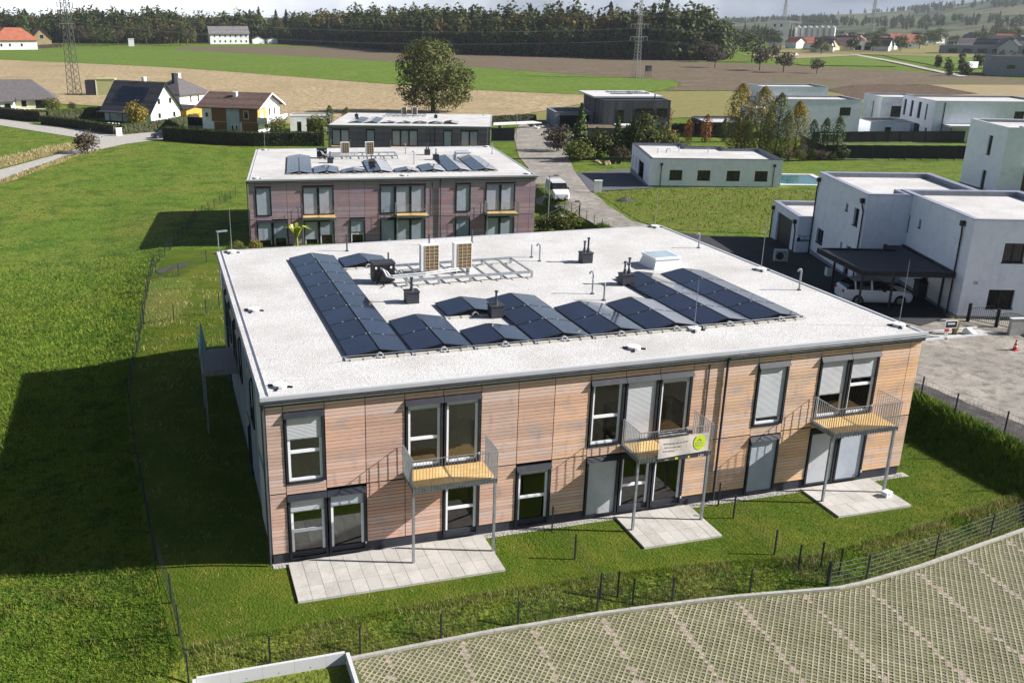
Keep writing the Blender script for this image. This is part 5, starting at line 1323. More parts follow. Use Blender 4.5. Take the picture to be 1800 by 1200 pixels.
for (x0,x1,z0,z1) in ((3.0,4.4,.9,4.6),(6.8,10.6,3.0,4.9),(11.4,13.6,3.0,4.9)):
    w = MB().box((x0,-.05,z0),(x1,.02,z0+.12)).box((x0,-.05,z1-.12),(x1,.02,z1)).box((x0,-.05,z0+.12),(x0+.12,.02,z1-.12)).box((x1-.12,-.05,z0+.12),(x1,.02,z1-.12)).build('window', MT['dark'], ft)
    MB().box((x0+.12,-.02,z0+.12),(x1-.12,-.005,z1-.12)).build('pane', MT['glass'], w)
MB().cyl((11.5,3,6.3),(11.5,3,7.6),.14,8).build('flue', MT['dark'], ft)
fu = thing('timber_house', 'timber block with the broad pale roof and roof panels, behind the dark timber house', 'house', (90.4,162.0,-3.4), FR)
timber_walls(fu, [(0,13.6,2,15,-.5,6.6)])
MB().box((-1.0,-1.2,6.62),(14.2,16.5,6.95)).build('roof', MT['conc_white'], fu)
for i, (x0,x1,y0,y1) in enumerate(((4.5,12.5,10,12.5),(4.5,8.8,5,7.4),(9,13,6,9.4))):
    MB().box((x0,y0,6.97),(x1,y1,7.15)).build('solar_panel', MT['pv'], fu)
fg = flat_house('garage', 'open concrete garage at the left of the dark timber house', 'garage', (82.5,166,-3.4), R(-13), [(0,0),(8.4,0),(8.4,11.5),(0,11.5)], 3.3, [(0,1.0,7.8,-0.2,2.6,'v')], wall=MT['stucco_grey'], roofm=MT['asphalt_grey'], base=-1, cop=MT['flash_grey'])
ff = thing('timber_annex', 'low timber annex with a reddish planted roof in front of the dark timber house', 'annex', (72.7,131.9,-3.4), R(-17))
timber_walls(ff, [(0,14.0,0,8,-.5,3.5)])
MB().box((.4,.4,3.42),(13.6,7.6,3.5)).build('green_roof', MT['sedum'], ff)
mb = MB()
for a, b in (((0,0),(14.0,.35)),((0,7.65),(14.0,8)),((0,.35),(.35,7.65)),((13.65,.35),(14.0,7.65))): mb.box((a[0],a[1],3.46),(b[0],b[1],3.66))
mb.build('coping', MT['dark'], ff)
MB().box((7.5,4,3.5),(10.5,7.4,3.75)).build('skylight', MT['wplas'], ff)
# pavilion
pv = flat_house('garden_pavilion', 'dark flat-roofed garden pavilion behind the bungalow', 'pavilion', (104.6,141.0,-3.4), R(-16), [(0,0),(9,0),(9,11),(0,11)], 3.0, [(0,1.2,4.0,0.1,2.5),(3,3,8,0.1,2.5)], wall=MT['dark2'], cop=MT['dark'], base=-1)

# ================================================================== PITCHED-ROOF HOUSES
def gable_house(label, loc, rz, w, l, eave, ridge, wall, roofm, over=0.5, wins=(), base=-0.6, name='house', group=None, verge='dark', rows=None, chimney=None, hip=False, cat='house'):
    """x across the gable, y along the ridge; gable face at y=0"""
    t = thing(name, label, cat, loc, rz, group)
    if hip:
        MB().box((0,0,base),(w,l,eave)).build('wall', wall, t)
    else:
        MB().add([(0,0,base),(w,0,base),(w,0,eave),(w/2,0,ridge),(0,0,eave),(0,l,base),(w,l,base),(w,l,eave),(w/2,l,ridge),(0,l,eave)],
             [(0,1,2,3,4),(9,8,7,6,5),(0,4,9,5),(1,6,7,2),(4,3,8,9),(3,2,7,8)]).build('wall', wall, t)
    rr = MB(); sl = (ridge-eave)/(w/2)
    th = 0.16
    if hip:
        o = over; z0 = eave-o*sl*0.6; hl = min(w, l)/2
        if l >= w: r0, r1 = (w/2, hl), (w/2, l-hl)
        else: r0, r1 = (hl, l/2), (w-hl, l/2)
        A = [(-o,-o,z0),(w+o,-o,z0),(w+o,l+o,z0),(-o,l+o,z0)]
        B = [(r0[0],r0[1],ridge),(r1[0],r1[1],ridge)]
        if l >= w: fs = [(0,1,4),(1,2,5,4),(2,3,5),(3,0,4,5)]
        else: fs = [(0,1,5,4),(1,2,5),(2,3,4,5),(3,0,4)]
        rr.add(A+B, fs); rr.add(A+[(p[0],p[1],p[2]-.25) for p in A], [(0,1,5,4),(1,2,6,5),(2,3,7,6),(3,0,4,7),(7,6,5,4)])
        rf = rr.build('roof', roofm, t)
    else:
        x0, z0 = -over, eave-over*sl
        def slab(s):
            xa = w/2; xb = w/2+s*(w/2+over)
            return [(xa,-over,ridge+th),(xb,-over,z0+th),(xb,l+over,z0+th),(xa,l+over,ridge+th),(xa,-over,ridge),(xb,-over,z0),(xb,l+over,z0),(xa,l+over,ridge)]
        for s in (-1, 1): rr.add(slab(s), [(0,1,2,3),(7,6,5,4),(0,4,5,1),(1,5,6,2),(2,6,7,3)])
        rf = rr.build('roof', roofm, t)
        n = rows or 14
        for s in (-1, 1):
            mb = MB()
            for i in range(n):
                f0, f1 = i/n, (i+1)/n
                xa = w/2+s*(w/2+over)*f0; xb = w/2+s*(w/2+over)*(f1+.012)
                za = ridge+(z0-ridge)*f0+th; zb_ = ridge+(z0-ridge)*(f1+.012)+th
                mb.add([(xa,-over-.02,za+.005),(xb,-over-.02,zb_+.05),(xb,l+over+.02,zb_+.05),(xa,l+over+.02,za+.005),(xb,-over-.02,zb_-.01),(xb,l+over+.02,zb_-.01)], [(0,1,2,3),(1,4,5,2)])
            o = mb.build('tile_courses', roofm, rf); o['kind'] = 'stuff'
        for s in (-1, 1):
            for y in (-over-.06, l+over+.02):
                mb = MB(); mb.add([(w/2,y,ridge+th+.06),(w/2+s*(w/2+over),y,z0+th+.06),(w/2+s*(w/2+over),y,z0-.12),(w/2,y,ridge-.12),(w/2,y+.04,ridge+th+.06),(w/2+s*(w/2+over),y+.04,z0+th+.06),(w/2+s*(w/2+over),y+.04,z0-.12),(w/2,y+.04,ridge-.12)], [(0,1,2,3),(7,6,5,4),(0,4,5,1),(2,6,7,3),(1,5,6,2)])
                mb.build('verge_board', MT[verge], rf)
    if chimney:
        for (cx, cy, ch, cm) in chimney:
            MB().box((cx-.4,cy-.4,ridge-2.2),(cx+.4,cy+.4,ridge+ch)).box((cx-.46,cy-.46,ridge+ch),(cx+.46,cy+.46,ridge+ch+.12)).build('chimney', MT[cm], rf)
    for (face, u0, u1, v0, v1) in wins:
        if face == 'f': T = WT((0,0,0),(1,0,0),(0,-1,0))
        elif face == 'l': T = WT((0,l,0),(0,-1,0),(-1,0,0))
        else: T = WT((w,0,0),(0,1,0),(1,0,0))
        f = .09
        wo_ = MB(T).box((u0,v0,-.05),(u0+f,v1,.05)).box((u1-f,v0,-.05),(u1,v1,.05)).box((u0+f,v0,-.05),(u1-f,v0+f,.06)).box((u0+f,v1-f,-.05),(u1-f,v1,.05)).build('window', MT['white_frame'], t)
        MB(T).box((u0+f,v0+f,-.03),(u1-f,v1-f,.02)).build('pane', MT['glass'], wo_)
    return t
L2 = gable_house('steep dark-roofed white house with a black solar field on its roof', (-3.6,194.9,-3.4), R(45), 9.4, 14.6, 3.0, 8.7, MT['stucco_warm'], MT['tile_dark'], 0.7,
  [('f',2.3,3.3,4.0,5.4),('f',5.9,6.9,4.0,5.4),('f',2.2,3.2,0.9,2.2),('f',6.9,7.9,0.9,2.2)], chimney=[(5.6,6.8,0.9,'stucco_warm')], rows=20)
# solar field on its left slope
s_ = thing('solar_array', 'black solar field on the dark tiled roof of the steep house', 'solar array', (-3.6,194.9,-3.4), R(45))
sl = (8.7-3.0)/4.7
for i in range(6):
    for j in range(2):
        y0, y1 = 3.2+i*1.45, 3.2+i*1.45+1.4; a0, a1 = 1.15+j*1.35, 1.15+j*1.35+1.3
        q = [(4.7-a,y,8.7-a*sl+.30) for a, y in ((a0,y0),(a1,y0),(a1,y1),(a0,y1))]
        MB().add(q+[(p[0],p[1],p[2]-.06) for p in q], [(0,1,2,3),(0,4,5,1),(1,5,6,2),(2,6,7,3),(3,7,4,0)]).build('solar_panel', MT['pv'], s_)
MB().box((-4.6,2,-.4),(-0.02,13.5,2.3)).build('veranda_core', MT['dark2'], L2) if False else None
vr = thing('veranda', 'dark veranda with posts along the steep house', 'veranda', (-3.6,194.9,-3.4), R(45))
MB().box((-3.6,1.0,2.2),(-0.05,13.5,2.4)).build('roof', MT['dark2'], vr)
for y in (1.3, 5.2, 9.2, 13.2): MB().box((-3.5,y,-.3),(-3.35,y+.15,2.2)).build('post', MT['dark'], vr)
L3 = gable_house('white house with a dark hipped roof behind the steep house', (3.5,214,-3.3), R(45), 10, 10, 5.2, 8.6, MT['stucco_warm'], MT['tile_dark'], 0.8,
  [('f',3.5,4.2,2.6,4.4),('f',6.2,6.9,2.6,4.4)], chimney=[(3.2,4.4,.9,'dark'),(6.5,6,.7,'stucco_warm')], hip=True)
gable_house('low dark-roofed carport behind the steep house', (4.5,203,-3.4), R(45), 6.5, 7, 2.3, 2.9, MT['orange'], MT['tile_dark'], 0.4, name='shed', cat='shed')
L1 = gable_house('cream bungalow with a dark hipped roof at the left edge', (-27.5,234.5,-3.0), R(95), 10, 18, 3.0, 7.2, MT['cream'], MT['tile_dark'], 0.9,
  [('l',3.5,5.3,.7,2.3),('l',10.2,11.6,.6,2.4),('l',13.5,16,.1,2.4),('f',2.5,4,.8,2.2)], hip=True)
gable_house('white porch with a shallow dark roof on the cream bungalow', (-36.5,229.5,-3.1), R(92), 4, 5, 2.4, 3.0, MT['stucco_warm'], MT['tile_grey'], 0.4, [('l',0.5,2.0,.4,2.1),('l',2.8,4.4,.4,2.1)], name='porch', cat='porch')
L4 = gable_house('house with brown timber panels and a shallow brown gable roof', (17.4,166.9,-3.4), R(58), 10.6, 12.6, 5.6, 7.9, MT['stucco_warm'], MT['tile_brown'], 1.0,
  [('f',5.2,6.1,3.4,5.0),('f',7.6,8.4,3.4,5.0)], chimney=[(3.6,6.6,0.2,'stucco_warm')], verge='wplas', rows=16)
T4 = WT((0,12.6,0),(0,-1,0),(-1,0,0))
for (u0,u1,v0,v1,m) in ((2.3,5.6,2.5,5.3,'brownwood'),(2.7,5.5,-.4,2.4,'brownwood'),(5.65,8.6,-.4,5.3,'stone_blue'),(8.65,12.7,2.5,5.3,'brownwood'),(9.0,12.6,-.4,2.4,'brownwood')):
    MB(T4).box((u0,v0,.0),(u1,v1,.22 if v0 > 2 or m != 'brownwood' else .06)).build('wall_panel', MT[m], L4)
for (u0,u1,v0,v1,o) in ((.7,1.5,3.2,4.3,.03),(9.6,10.7,3.1,4.8,.24),(6.6,7.3,.2,1.9,.24),(7.6,8.2,.2,1.9,.24)):
    w = MB(T4).box((u0,v0,o-.02),(u1,v1,o+.03)).build('window', MT['white_frame'], L4); MB(T4).box((u0+.1,v0+.1,o+.031),(u1-.1,v1-.1,o+.036)).build('pane', MT['glass'], w)
TF4 = WT((0,0,0),(1,0,0),(0,-1,0))
MB(TF4).box((0.05,2.6,.0),(3.9,5.4,.04)).build('wall_panel', MT['orange'], L4)
MB(TF4).box((1.2,2.6,.05),(2.4,4.8,.09)).build('balcony_door', MT['white_frame'], L4)
bl = MB(TF4).box((-.3,2.35,0),(9.8,2.55,2.2)).build('balcony', MT['wplas'], L4)
MB(TF4).box((-.3,2.55,2.12),(9.8,3.55,2.2)).box((-.3,2.55,0),(-.22,3.55,2.1)).build('parapet', MT['stucco_warm'], bl)
for u in (-.2,4.5): MB(TF4).box((u,-.4,2.0),(u+.14,2.35,2.14)).build('post', MT['wplas'], bl)
an = flat_house('garage', 'white flat-roofed garage with orange interior right of the brown-panelled house', 'garage', (24.4,170.0,-3.4), R(-8), [(0,0),(8.6,0),(8.6,6.5),(0,6.5)], 3.3, [(0,1.4,2.3,0.1,2.2),(0,3.4,6.9,-0.2,2.7,'v'),(0,7.2,8.2,1.2,2.7,'v')], wall=MT['stucco_warm'], roofm=MT['conc_edge'], cop=MT['coping'], base=-.8, par=.15)
for o in bpy.data.objects:
    if o.parent == an and o.name.startswith('recess'): o.data.materials[0] = MT['brownwood']
# pool and dark wall in the steep house garden
drape('garden_pool', [(-20,193.5),(-10.5,190.5),(-9.6,185.5),(-17.5,187.5)], MT['water'], 0.15, 2.0)
panel_fence('dark board fence between the steep house and the brown-panelled house', (4.2,186.5), (10.2,182.5), 1.9)
# garden bits: row of pale rocks
rk = []
for i in range(16):
    x = -21.5+i*0.72+random.uniform(-.2,.2); y = 195.0-i*0.05+random.uniform(-.4,.4); s = random.uniform(.3,.6)
    P = [Vector((random.gauss(0,1),random.gauss(0,1),abs(random.gauss(0,1)))).normalized()*s*random.uniform(.7,1.1) for _ in range(14)]
    bm = bmesh.new()
    for p in P: bm.verts.new(p)
    bmesh.ops.convex_hull(bm, input=bm.verts); me = bpy.data.meshes.new('rock'); bm.to_mesh(me); bm.free(); me.materials.append(MT['pebble'])
    tag(link('rock', me, None, (x,y,gz(x,y)+.1)), 'pale rock in the rockery row behind the left hedge', 'rock', 'rockery stones behind the left hedge')
for i, (x, y, s) in enumerate(((-22.6,199.2,.5),(-21.4,198.4,.7),(63.4,105.0,.8),(65.0,104.6,.7),(64.4,104.2,.5))):
    bm = bmesh.new()
    for _ in range(16): bm.verts.new(Vector((random.gauss(0,1),random.gauss(0,1),abs(random.gauss(0,.8)))).normalized()*s)
    bmesh.ops.convex_hull(bm, input=bm.verts); me = bpy.data.meshes.new('rock'); bm.to_mesh(me); bm.free(); me.materials.append(MT['pebble'] if i < 2 else MT['tan'])
    tag(link('rock', me, None, (x,y,gz(x,y)+.05)), ('pale rock at the foot of the left hedge by the lane' if i < 2 else 'yellowish boulder beside the gravel road below the bushes'), 'rock', 'boulders by the lane' if i < 2 else 'boulders by the gravel road')
# farm buildings far left, white farmhouse
gable_house('white farm building with a large red hipped roof at the far left', (-72,648,-0.1), R(100), 16, 26, 6.5, 13.5, MT['stucco_warm'], MT['tile_red'], 1.0, [('l',4,5.4,2,4),('l',9,10.4,2,4),('l',16,17.4,2,4)], hip=True, base=-1)
gable_house('red-roofed barn right of the dark conifer at the far left', (-84,738,-0.1), R(15), 13, 22, 6, 12.5, MT['tan'], MT['tile_red'], 1.0, [('f',5,8,5,8)], base=-1)
gable_house('small red-roofed house behind the far left farm', (-92,705,-.1), R(15), 11, 14, 5, 10, MT['stucco_warm'], MT['tile_red'], .8, base=-1)
FH = gable_house('large white farmhouse with a greyish-purple roof in front of the woods', (48,782,-0.1), R(-86), 13.5, 31, 8.2, 13.6, MT['stucco_warm'], MT['tile_grey'], .8, [('f',2.5,4.0,1.5,3.5),('f',6.5,8,5,7)]+[('r',3+i*4.2,4.3+i*4.2,z,z+1.9) for i in range(7) for z in (1.3,5.4)], base=-1)
# orient the farmhouse long side to the viewer
FH.rotation_euler = (0,0,R(-86)); FH.location = (44,789,-.1)
gable_house('small white outbuilding beside the white farmhouse', (80,783,-0.1), R(5), 9, 6, 3.8, 6, MT['stucco_warm'], MT['tile_grey'], .3, base=-1, name='outbuilding')
gable_house('low white shed at the end of the farmyard', (92,784,-0.1), R(8), 8, 6, 3.6, 5, MT['stucco_warm'], MT['tile_grey'], .3, base=-1, name='shed', cat='shed')

# ================================================================== VEHICLES
def car(label, loc, rz, paint, st, L_, wheel_x, wr, W=0.9, name='car', cat='car', plate=True, glass_range=None, roofbars=False):
    """st: stations (x, z_bottom, z_belt, half_w, z_top, half_w_top); x=0 front, grows to the rear"""
    t = thing(name, label, cat, loc, rz)
    body = MB(); win = MB()
    def sec(s):
        x, zb, zl, w, zt, wt = s
        return [(x,-w*.90,zb),(x,-w,zb+.18),(x,-w,zl),(x,-wt,zt),(x,wt,zt),(x,w,zl),(x,w,zb+.18),(x,w*.90,zb)]
    for s0, s1 in zip(st[:-1], st[1:]):
        a, b = sec(s0), sec(s1)
        tall = (s0[4]-s0[2] > .25) and (s1[4]-s1[2] > .25)
        slope = abs(s1[4]-s0[4]) > .25
        for k in range(8):
            k2 = (k+1) % 8
            q = [a[k],b[k],b[k2],a[k2]]
            dst = body
            if k in (2, 4) and (tall or slope) and (s1[0]-s0[0]) > .12 and not (glass_range and not (glass_range[0] <= s0[0] and s1[0] <= glass_range[1])): dst = win
            if k == 3 and slope: dst = win
            dst.add(q, [(0,1,2,3)])
    body.add(sec(st[0]), [tuple(range(8))]); body.add(sec(st[-1]), [tuple(range(7,-1,-1))])
    bo = body.build('body', paint, t); win.build('windows', MT['glass'], t)
    md = bo.modifiers.new('bevel', 'BEVEL'); md.width = .05; md.segments = 2; md.limit_method = 'ANGLE'; md.angle_limit = R(25)
    for x in wheel_x:
        for s in (-1, 1):
            w = MB().cyl((x,s*(W-.20),wr),(x,s*(W+.01),wr),wr,20).build('wheel', MT['tyre'], t)
            MB().cyl((x,s*(W+.01),wr),(x,s*(W+.02),wr),wr*.66,14).build('rim', MT['rim'], w)
            MB().cyl((x,s*(W-.3),wr+.02),(x,s*(W+.004),wr+.02),wr*1.13,20).build('wheel_arch', MT['black'], t)
    zl = st[0][2]
    for s in (-1, 1):
        MB().box((-.02+.02,s*(W-.42)-.13,zl-.24),(.12-.04,s*(W-.42)+.16,zl-.06)).build('headlight', MT['headlight'], t)
        MB().box((L_-.10,s*(W-.26)-.15,.82),(L_+.012,s*(W-.26)+.15,1.0)).build('tail_light', MT['redlight'], t)
        mx = next(x for x in [q[0] for q in st if q[4]-q[2] > .3])
        MB().box((mx-.05,s*(W+.02)-.02 if s > 0 else s*(W+.02)-.2,st[3][2]+.0),(mx+.13,s*(W+.02)+.2 if s > 0 else s*(W+.02)+.02,st[3][2]+.2)).build('mirror', MT['black'], t)
    MB().box((-.025,-.5,.28),(.01,.5,.5)).build('grille', MT['black'], t)
    if plate: MB().box((-.035,-.26,.36),(-.025,.26,.47)).build('number_plate', MT['wplas'], t)
    if roofbars:
        for x in (1.9, 2.9, 3.9): MB().box((x,-.75,st[6][4]),(x+.06,.75,st[6][4]+.09)).build('roof_bar', MT['wplas'], t)
    return t
VAN = [(0,.32,.78,.80,.86,.70),(.12,.26,.98,.93,1.06,.84),(.95,.25,1.16,.97,1.24,.86),(1.0,.25,1.18,.97,1.30,.86),(1.72,.25,1.22,.98,1.92,.80),(2.45,.25,1.22,.98,2.0,.80),(2.55,.25,1.22,.98,2.0,.80),(4.95,.25,1.22,.98,1.98,.80),(5.05,.28,1.20,.95,1.94,.77)]
car('white panel van parked beside the second block on the gravel road', (41.5,68.6,gz(41.5,70)+.05), R(79), MT['carwhite'], VAN, 5.05, (1.0,4.0), .34, .97, 'van', 'van', True, (1.0,2.5), True)
SUV = [(0,.30,.66,.74,.74,.62),(.15,.22,.80,.86,.86,.72),(1.05,.20,.98,.92,1.02,.80),(1.12,.20,.99,.92,1.05,.80),(1.95,.20,1.03,.93,1.56,.66),(2.7,.20,1.04,.93,1.62,.66),(2.82,.20,1.04,.93,1.62,.66),(3.75,.22,1.06,.92,1.57,.64),(3.85,.22,1.06,.92,1.55,.63),(4.35,.30,1.06,.88,1.12,.70),(4.5,.36,.95,.82,.99,.68)]
car('white hatchback parked under the dark carport', (43.05,17.6,gz(43,19)+.10), R(161), MT['carwhite'], SUV, 4.5, (.85,3.55), .33, .92)
cobj = [o for o in bpy.data.objects if o.get('label','').startswith('white hatchback')][0]
cobj.location = (44.55,18.75,gz(44,19)+.10)
car('dark blue car at the end of the black hedge by the lane', (-3.6,165.6,-3.32), R(20), MT['cardark'], SUV, 4.5, (.85,3.55), .33, .92)
car('dark car parked by the open garage of the timber house', (86.6,158.2,-3.34), R(70), MT['cardark'], SUV, 4.5, (.85,3.55), .33, .92)
car('white car far off on the tan field track', (347,447,gz(347,447)+.4), R(10), MT['carwhite'], SUV, 4.5, (.85,3.55), .33, .92)

# ================================================================== SMALL STREET ITEMS
t = thing('traffic_cone', 'red and white traffic cone on the gravel yard', 'traffic cone', (43.4,9.1,1.36)); t.scale = (.8,.8,.8)
MB().box((-.2,-.2,0),(.2,.2,.04)).build('base', MT['red'], t)
for i, (z0,z1,r0,r1,m) in enumerate(((.04,.25,.155,.125,'red'),(.25,.38,.125,.105,'wplas'),(.38,.52,.105,.085,'red'),(.52,.63,.085,.068,'wplas'),(.63,.78,.068,.04,'red'))):
    MB().cyl((0,0,z0),(0,0,z1),r0,14,r1).build('band', MT[m], t)
t = thing('notice_board', 'small framed notice board on posts at the entrance strip', 'sign', (41.2,12.0,1.36), R(-8)); t.scale = (.72,.72,.8)
MB().box((-.05,-.03,.75),(.95,.03,1.25)).build('board', MT['dark'], t); MB().box((-.1,-.035,1.25),(1.0,.035,1.3)).box((-.1,-.035,.7),(1.0,.035,.75)).box((-.1,-.035,.75),(-.05,.035,1.25)).box((.95,-.035,.75),(1.0,.035,1.25)).build('frame', MT['white_frame'], t)
MB().box((.1,-.04,1.0),(.75,-.031,1.12)).build('print', MT['wplas'], t)
MB().box((-.02,-.05,.45),(.32,.05,.68)).build('red_box', MT['red'], t)
for x in (0.02,.2): MB().box((x,-.03,-.1),(x+.07,.03,.7)).build('post', MT['white_frame'], t)
# entrance strip, gate, wall
drape('entrance_bed', [(38.6,12.9),(44.6,12.7),(44.3,11.6),(38.7,11.9)], MT['pebble'], 0.075, 0.8)
t = thing('garden_edging', 'pale concrete edging of the entrance strip beside the gravel yard', 'edging', (38.4,11.75,1.3))
MB().box((0,0,0),(2.6,.12,.16)).build('edge_stone', MT['conc_white'], t); MB().box((2.75,-.05,0),(6.4,.07,.16)).build('edge_stone', MT['conc_white'], t); MB().box((0.2,1.2,0),(6.2,1.3,.15)).build('edge_stone', MT['conc_white'], t)
t = thing('iron_gate', 'black wrought-iron railing with an arched top by the white house', 'gate', (45.2,14.3,1.34), R(-62))
for x in (0,1.6,3.3): MB().box((x-.09,-.09,-.1),(x+.09,.09,1.15)).build('post', MT['black'], t)
mb = MB()
for i in range(1, 32):
    x = i*0.103
    if min(abs(x-q) for q in (0,1.6,3.3)) < .08: continue
    hh = .8+.25*abs(math.sin(math.pi*x/1.65)); mb.box((x-.008,-.008,.1),(x+.008,.008,hh))
mb.build('bars', MT['black'], t)
mb = MB()
for i in range(32):
    x0, x1 = i*.103, (i+1)*.103; h0, h1 = .8+.25*abs(math.sin(math.pi*x0/1.65)), .8+.25*abs(math.sin(math.pi*x1/1.65))
    mb.bar((x0,0,h0),(x1,0,h1),.025,.02)
mb.box((0,-.012,.12),(3.3,.012,.15)); mb.build('rails', MT['black'], t)
t = thing('garden_wall', 'low grey concrete wall beside the iron railing at the right edge', 'wall', (45.3,11.3,1.2), R(-12))
MB().box((0,0,0),(4.6,.25,1.15)).build('wall_panel', MT['conc_edge'], t); MB().box((-.03,-.03,1.15),(4.63,.28,1.2)).build('cap', MT['conc_white'], t)
t = thing('trailer', 'grey parked trailer tarpaulin at the right edge of the yard', 'trailer', (47.4,9.6,1.35), R(-15))
MB().add([(0,0,.4),(3,0,.4),(3,1.6,.4),(0,1.6,.4),(0.1,0.1,1.2),(3,0.1,1.3),(3,1.5,1.3),(0.1,1.5,1.2)],[(0,1,5,4),(1,2,6,5),(2,3,7,6),(3,0,4,7),(4,5,6,7),(3,2,1,0)]).build('tarpaulin', MT['foil'], t)
for s in (0.1,1.3): MB().cyl((1.6,s,.3),(1.6,s+.2,.3),.3,14).build('wheel', MT['tyre'], t)
tag(MB().tube([(40.0,14.6,1.42),(40.6,14.0,1.42),(40.3,13.5,1.42),(40.0,13.1,1.42),(40.5,12.8,1.42),(41.3,12.95,1.42)],.03,6).build('garden_hose', MT['black']), 'black hose lying in front of the carport drive', 'hose')
# white boulder and grass tuft are below with plants
t = thing('utility_box', 'white electricity cabinet beside the paved drive', 'cabinet', (49.0,74.7,-1.05), R(-15))
MB().box((-.45,-.2,0),(.45,.2,1.5)).build('body', MT['wplas'], t); MB().prism([(-.5,-.25),(.5,-.25),(.5,.25),(-.5,.25)],1.5,1.58).build('lid', MT['white_frame'], t); MB().box((-.01,-.205,.1),(.01,-.2,1.45)).build('door_joint', MT['foil'], t)
t = thing('utility_box', 'white electricity cabinet at the road edge near the timber annex', 'cabinet', (70.6,131.2,-3.35), R(-15))
MB().box((-.5,-.25,0),(.5,.25,2.4)).build('body', MT['wplas'], t); MB().box((-.55,-.3,2.4),(.55,.3,2.5)).build('lid', MT['white_frame'], t)
t = thing('utility_box', 'white meter box at the corner of the left hedge', 'cabinet', (-10.0,172.2,-3.38), R(20))
MB().box((-.6,-.2,0),(.6,.2,1.5)).build('body', MT['wplas'], t); MB().box((-.65,-.25,1.5),(.65,.25,1.6)).build('lid', MT['white_frame'], t)
def lamp(label, x, y, h, arm, m='galv', rz=0):
    t = thing('street_lamp', label, 'street lamp', (x,y,gz(x,y)), rz)
    MB().cyl((0,0,-.2),(0,0,h),.075,8,.045).build('pole', MT[m], t)
    MB().box((-.1,-.12,h-.02),(arm,.12,h+.08)).build('lamp_head', MT[m], t); MB().box((.05,-.09,h-.035),(arm-.05,.09,h-.02)).build('lens', MT['wplas'], t)
lamp('slim street lamp with flat head behind the left rear corner of the near roof', 1.15, 41.5, 4.45, .75, rz=R(15))
lamp('short dark lamp post with flat head beside the mesh fence', 37.9, 56.0, 2.1, -.5, 'dark')
lamp('pale slender lamp post in front of the white van', 35.6, 58.6, 5.5, .4)
lamp('slim pole beside the farthest block at the road end', 65.3,145.0, 5.2, .4)
# stair and rail beside block two
t = thing('stairs', 'concrete steps with a pale rail beside the second block', 'stairs', (35.1,60.5,-1.7), R(-8))
for i in range(6): MB().box((i*.55,0,-.3),(i*.55+.5,1.3,i*.2+.08)).build('step', MT['conc'], t)
MB().tube([(0,0,1.0),(3.0,0,2.2),(3.0,0,1.1)],.03,6).tube([(0,0,0),(0,0,1.0)],.03,6).build('handrail', MT['galv'], t)
for x, y, r_, lb in ((51.2,92.6,.45,'dark round manhole cover in the gravel road above the van'),(57.4,84.6,.4,'dark drain cover set in the paved drive'),(57.9,83.6,.4,'second drain cover set in the paved drive, nearer the bungalow')):
    t = thing('manhole_cover', lb, 'manhole cover', (x,y,gz(x,y)+.085))
    MB().cyl((0,0,0),(0,0,.03),r_,18).build('ring', MT['dark2'], t); MB().cyl((0,0,.03),(0,0,.036),r_*.8,18).build('lid', MT['dark'], t)
# bins by the bushes
for i, (x, y) in enumerate(((65.6,106.0),(66.5,105.7),(67.4,105.4))):
    t = thing('waste_bin', 'dark wheeled bin in the row of three below the bushes', 'bin', (x,y,gz(x,y)), R(-18), 'wheeled bins below the bushes')
    MB().add([(-.28,-.3,.08),(.28,-.3,.08),(.28,.3,.08),(-.28,.3,.08),(-.34,-.38,1.0),(.34,-.38,1.0),(.34,.38,1.0),(-.34,.38,1.0)],[(0,1,5,4),(1,2,6,5),(2,3,7,6),(3,0,4,7),(3,2,1,0)]).build('body', MT['dark2'], t); MB().box((-.36,-.42,1.0),(.36,.4,1.07)).build('lid', MT['black'], t)
    for s in (-.25,.25): MB().cyl((s-.04,.32,.1),(s+.04,.32,.1),.1,10).build('wheel', MT['tyre'], t)
t = thing('debris_heap', 'stacked white timbers and rubble at the road end', 'rubble', (73.5,165.5,-3.36), R(8))
for i in range(5): MB().box((-6+i*.2,i*.35,.9+i*.05),(6-i*.3,i*.35+.3,1.1+i*.05)).build('timber', MT['wplas'], t)
for x in (-4,4): MB().box((x,0,-.2),(x+.2,1.6,.9)).build('trestle', MT['deck_grey'], t)
for i in range(7): MB().cyl((4+random.uniform(-2,2),-1+random.uniform(-1,1),-.1),(4+random.uniform(-2,2),-1+random.uniform(-1,1),.4),.35,6,.2).build('rubble_piece', MT['pebble'], t)
t = thing('soil_heap', 'small grey rubble heap on the rough plot verge', 'heap', (48.5,66.6,gz(48.5,66.6)), 0)
bm = bmesh.new()
for _ in range(60):
    a = random.uniform(0,6.28); r_ = random.uniform(0,1)**.5; bm.verts.new((math.cos(a)*r_*1.3,math.sin(a)*r_*.9,(1-r_)*.6*random.uniform(.7,1.1)))
bmesh.ops.convex_hull(bm, input=bm.verts); me = bpy.data.meshes.new('heap'); bm.to_mesh(me); bm.free(); me.materials.append(MT['dark_soil']); link('heap', me, t)
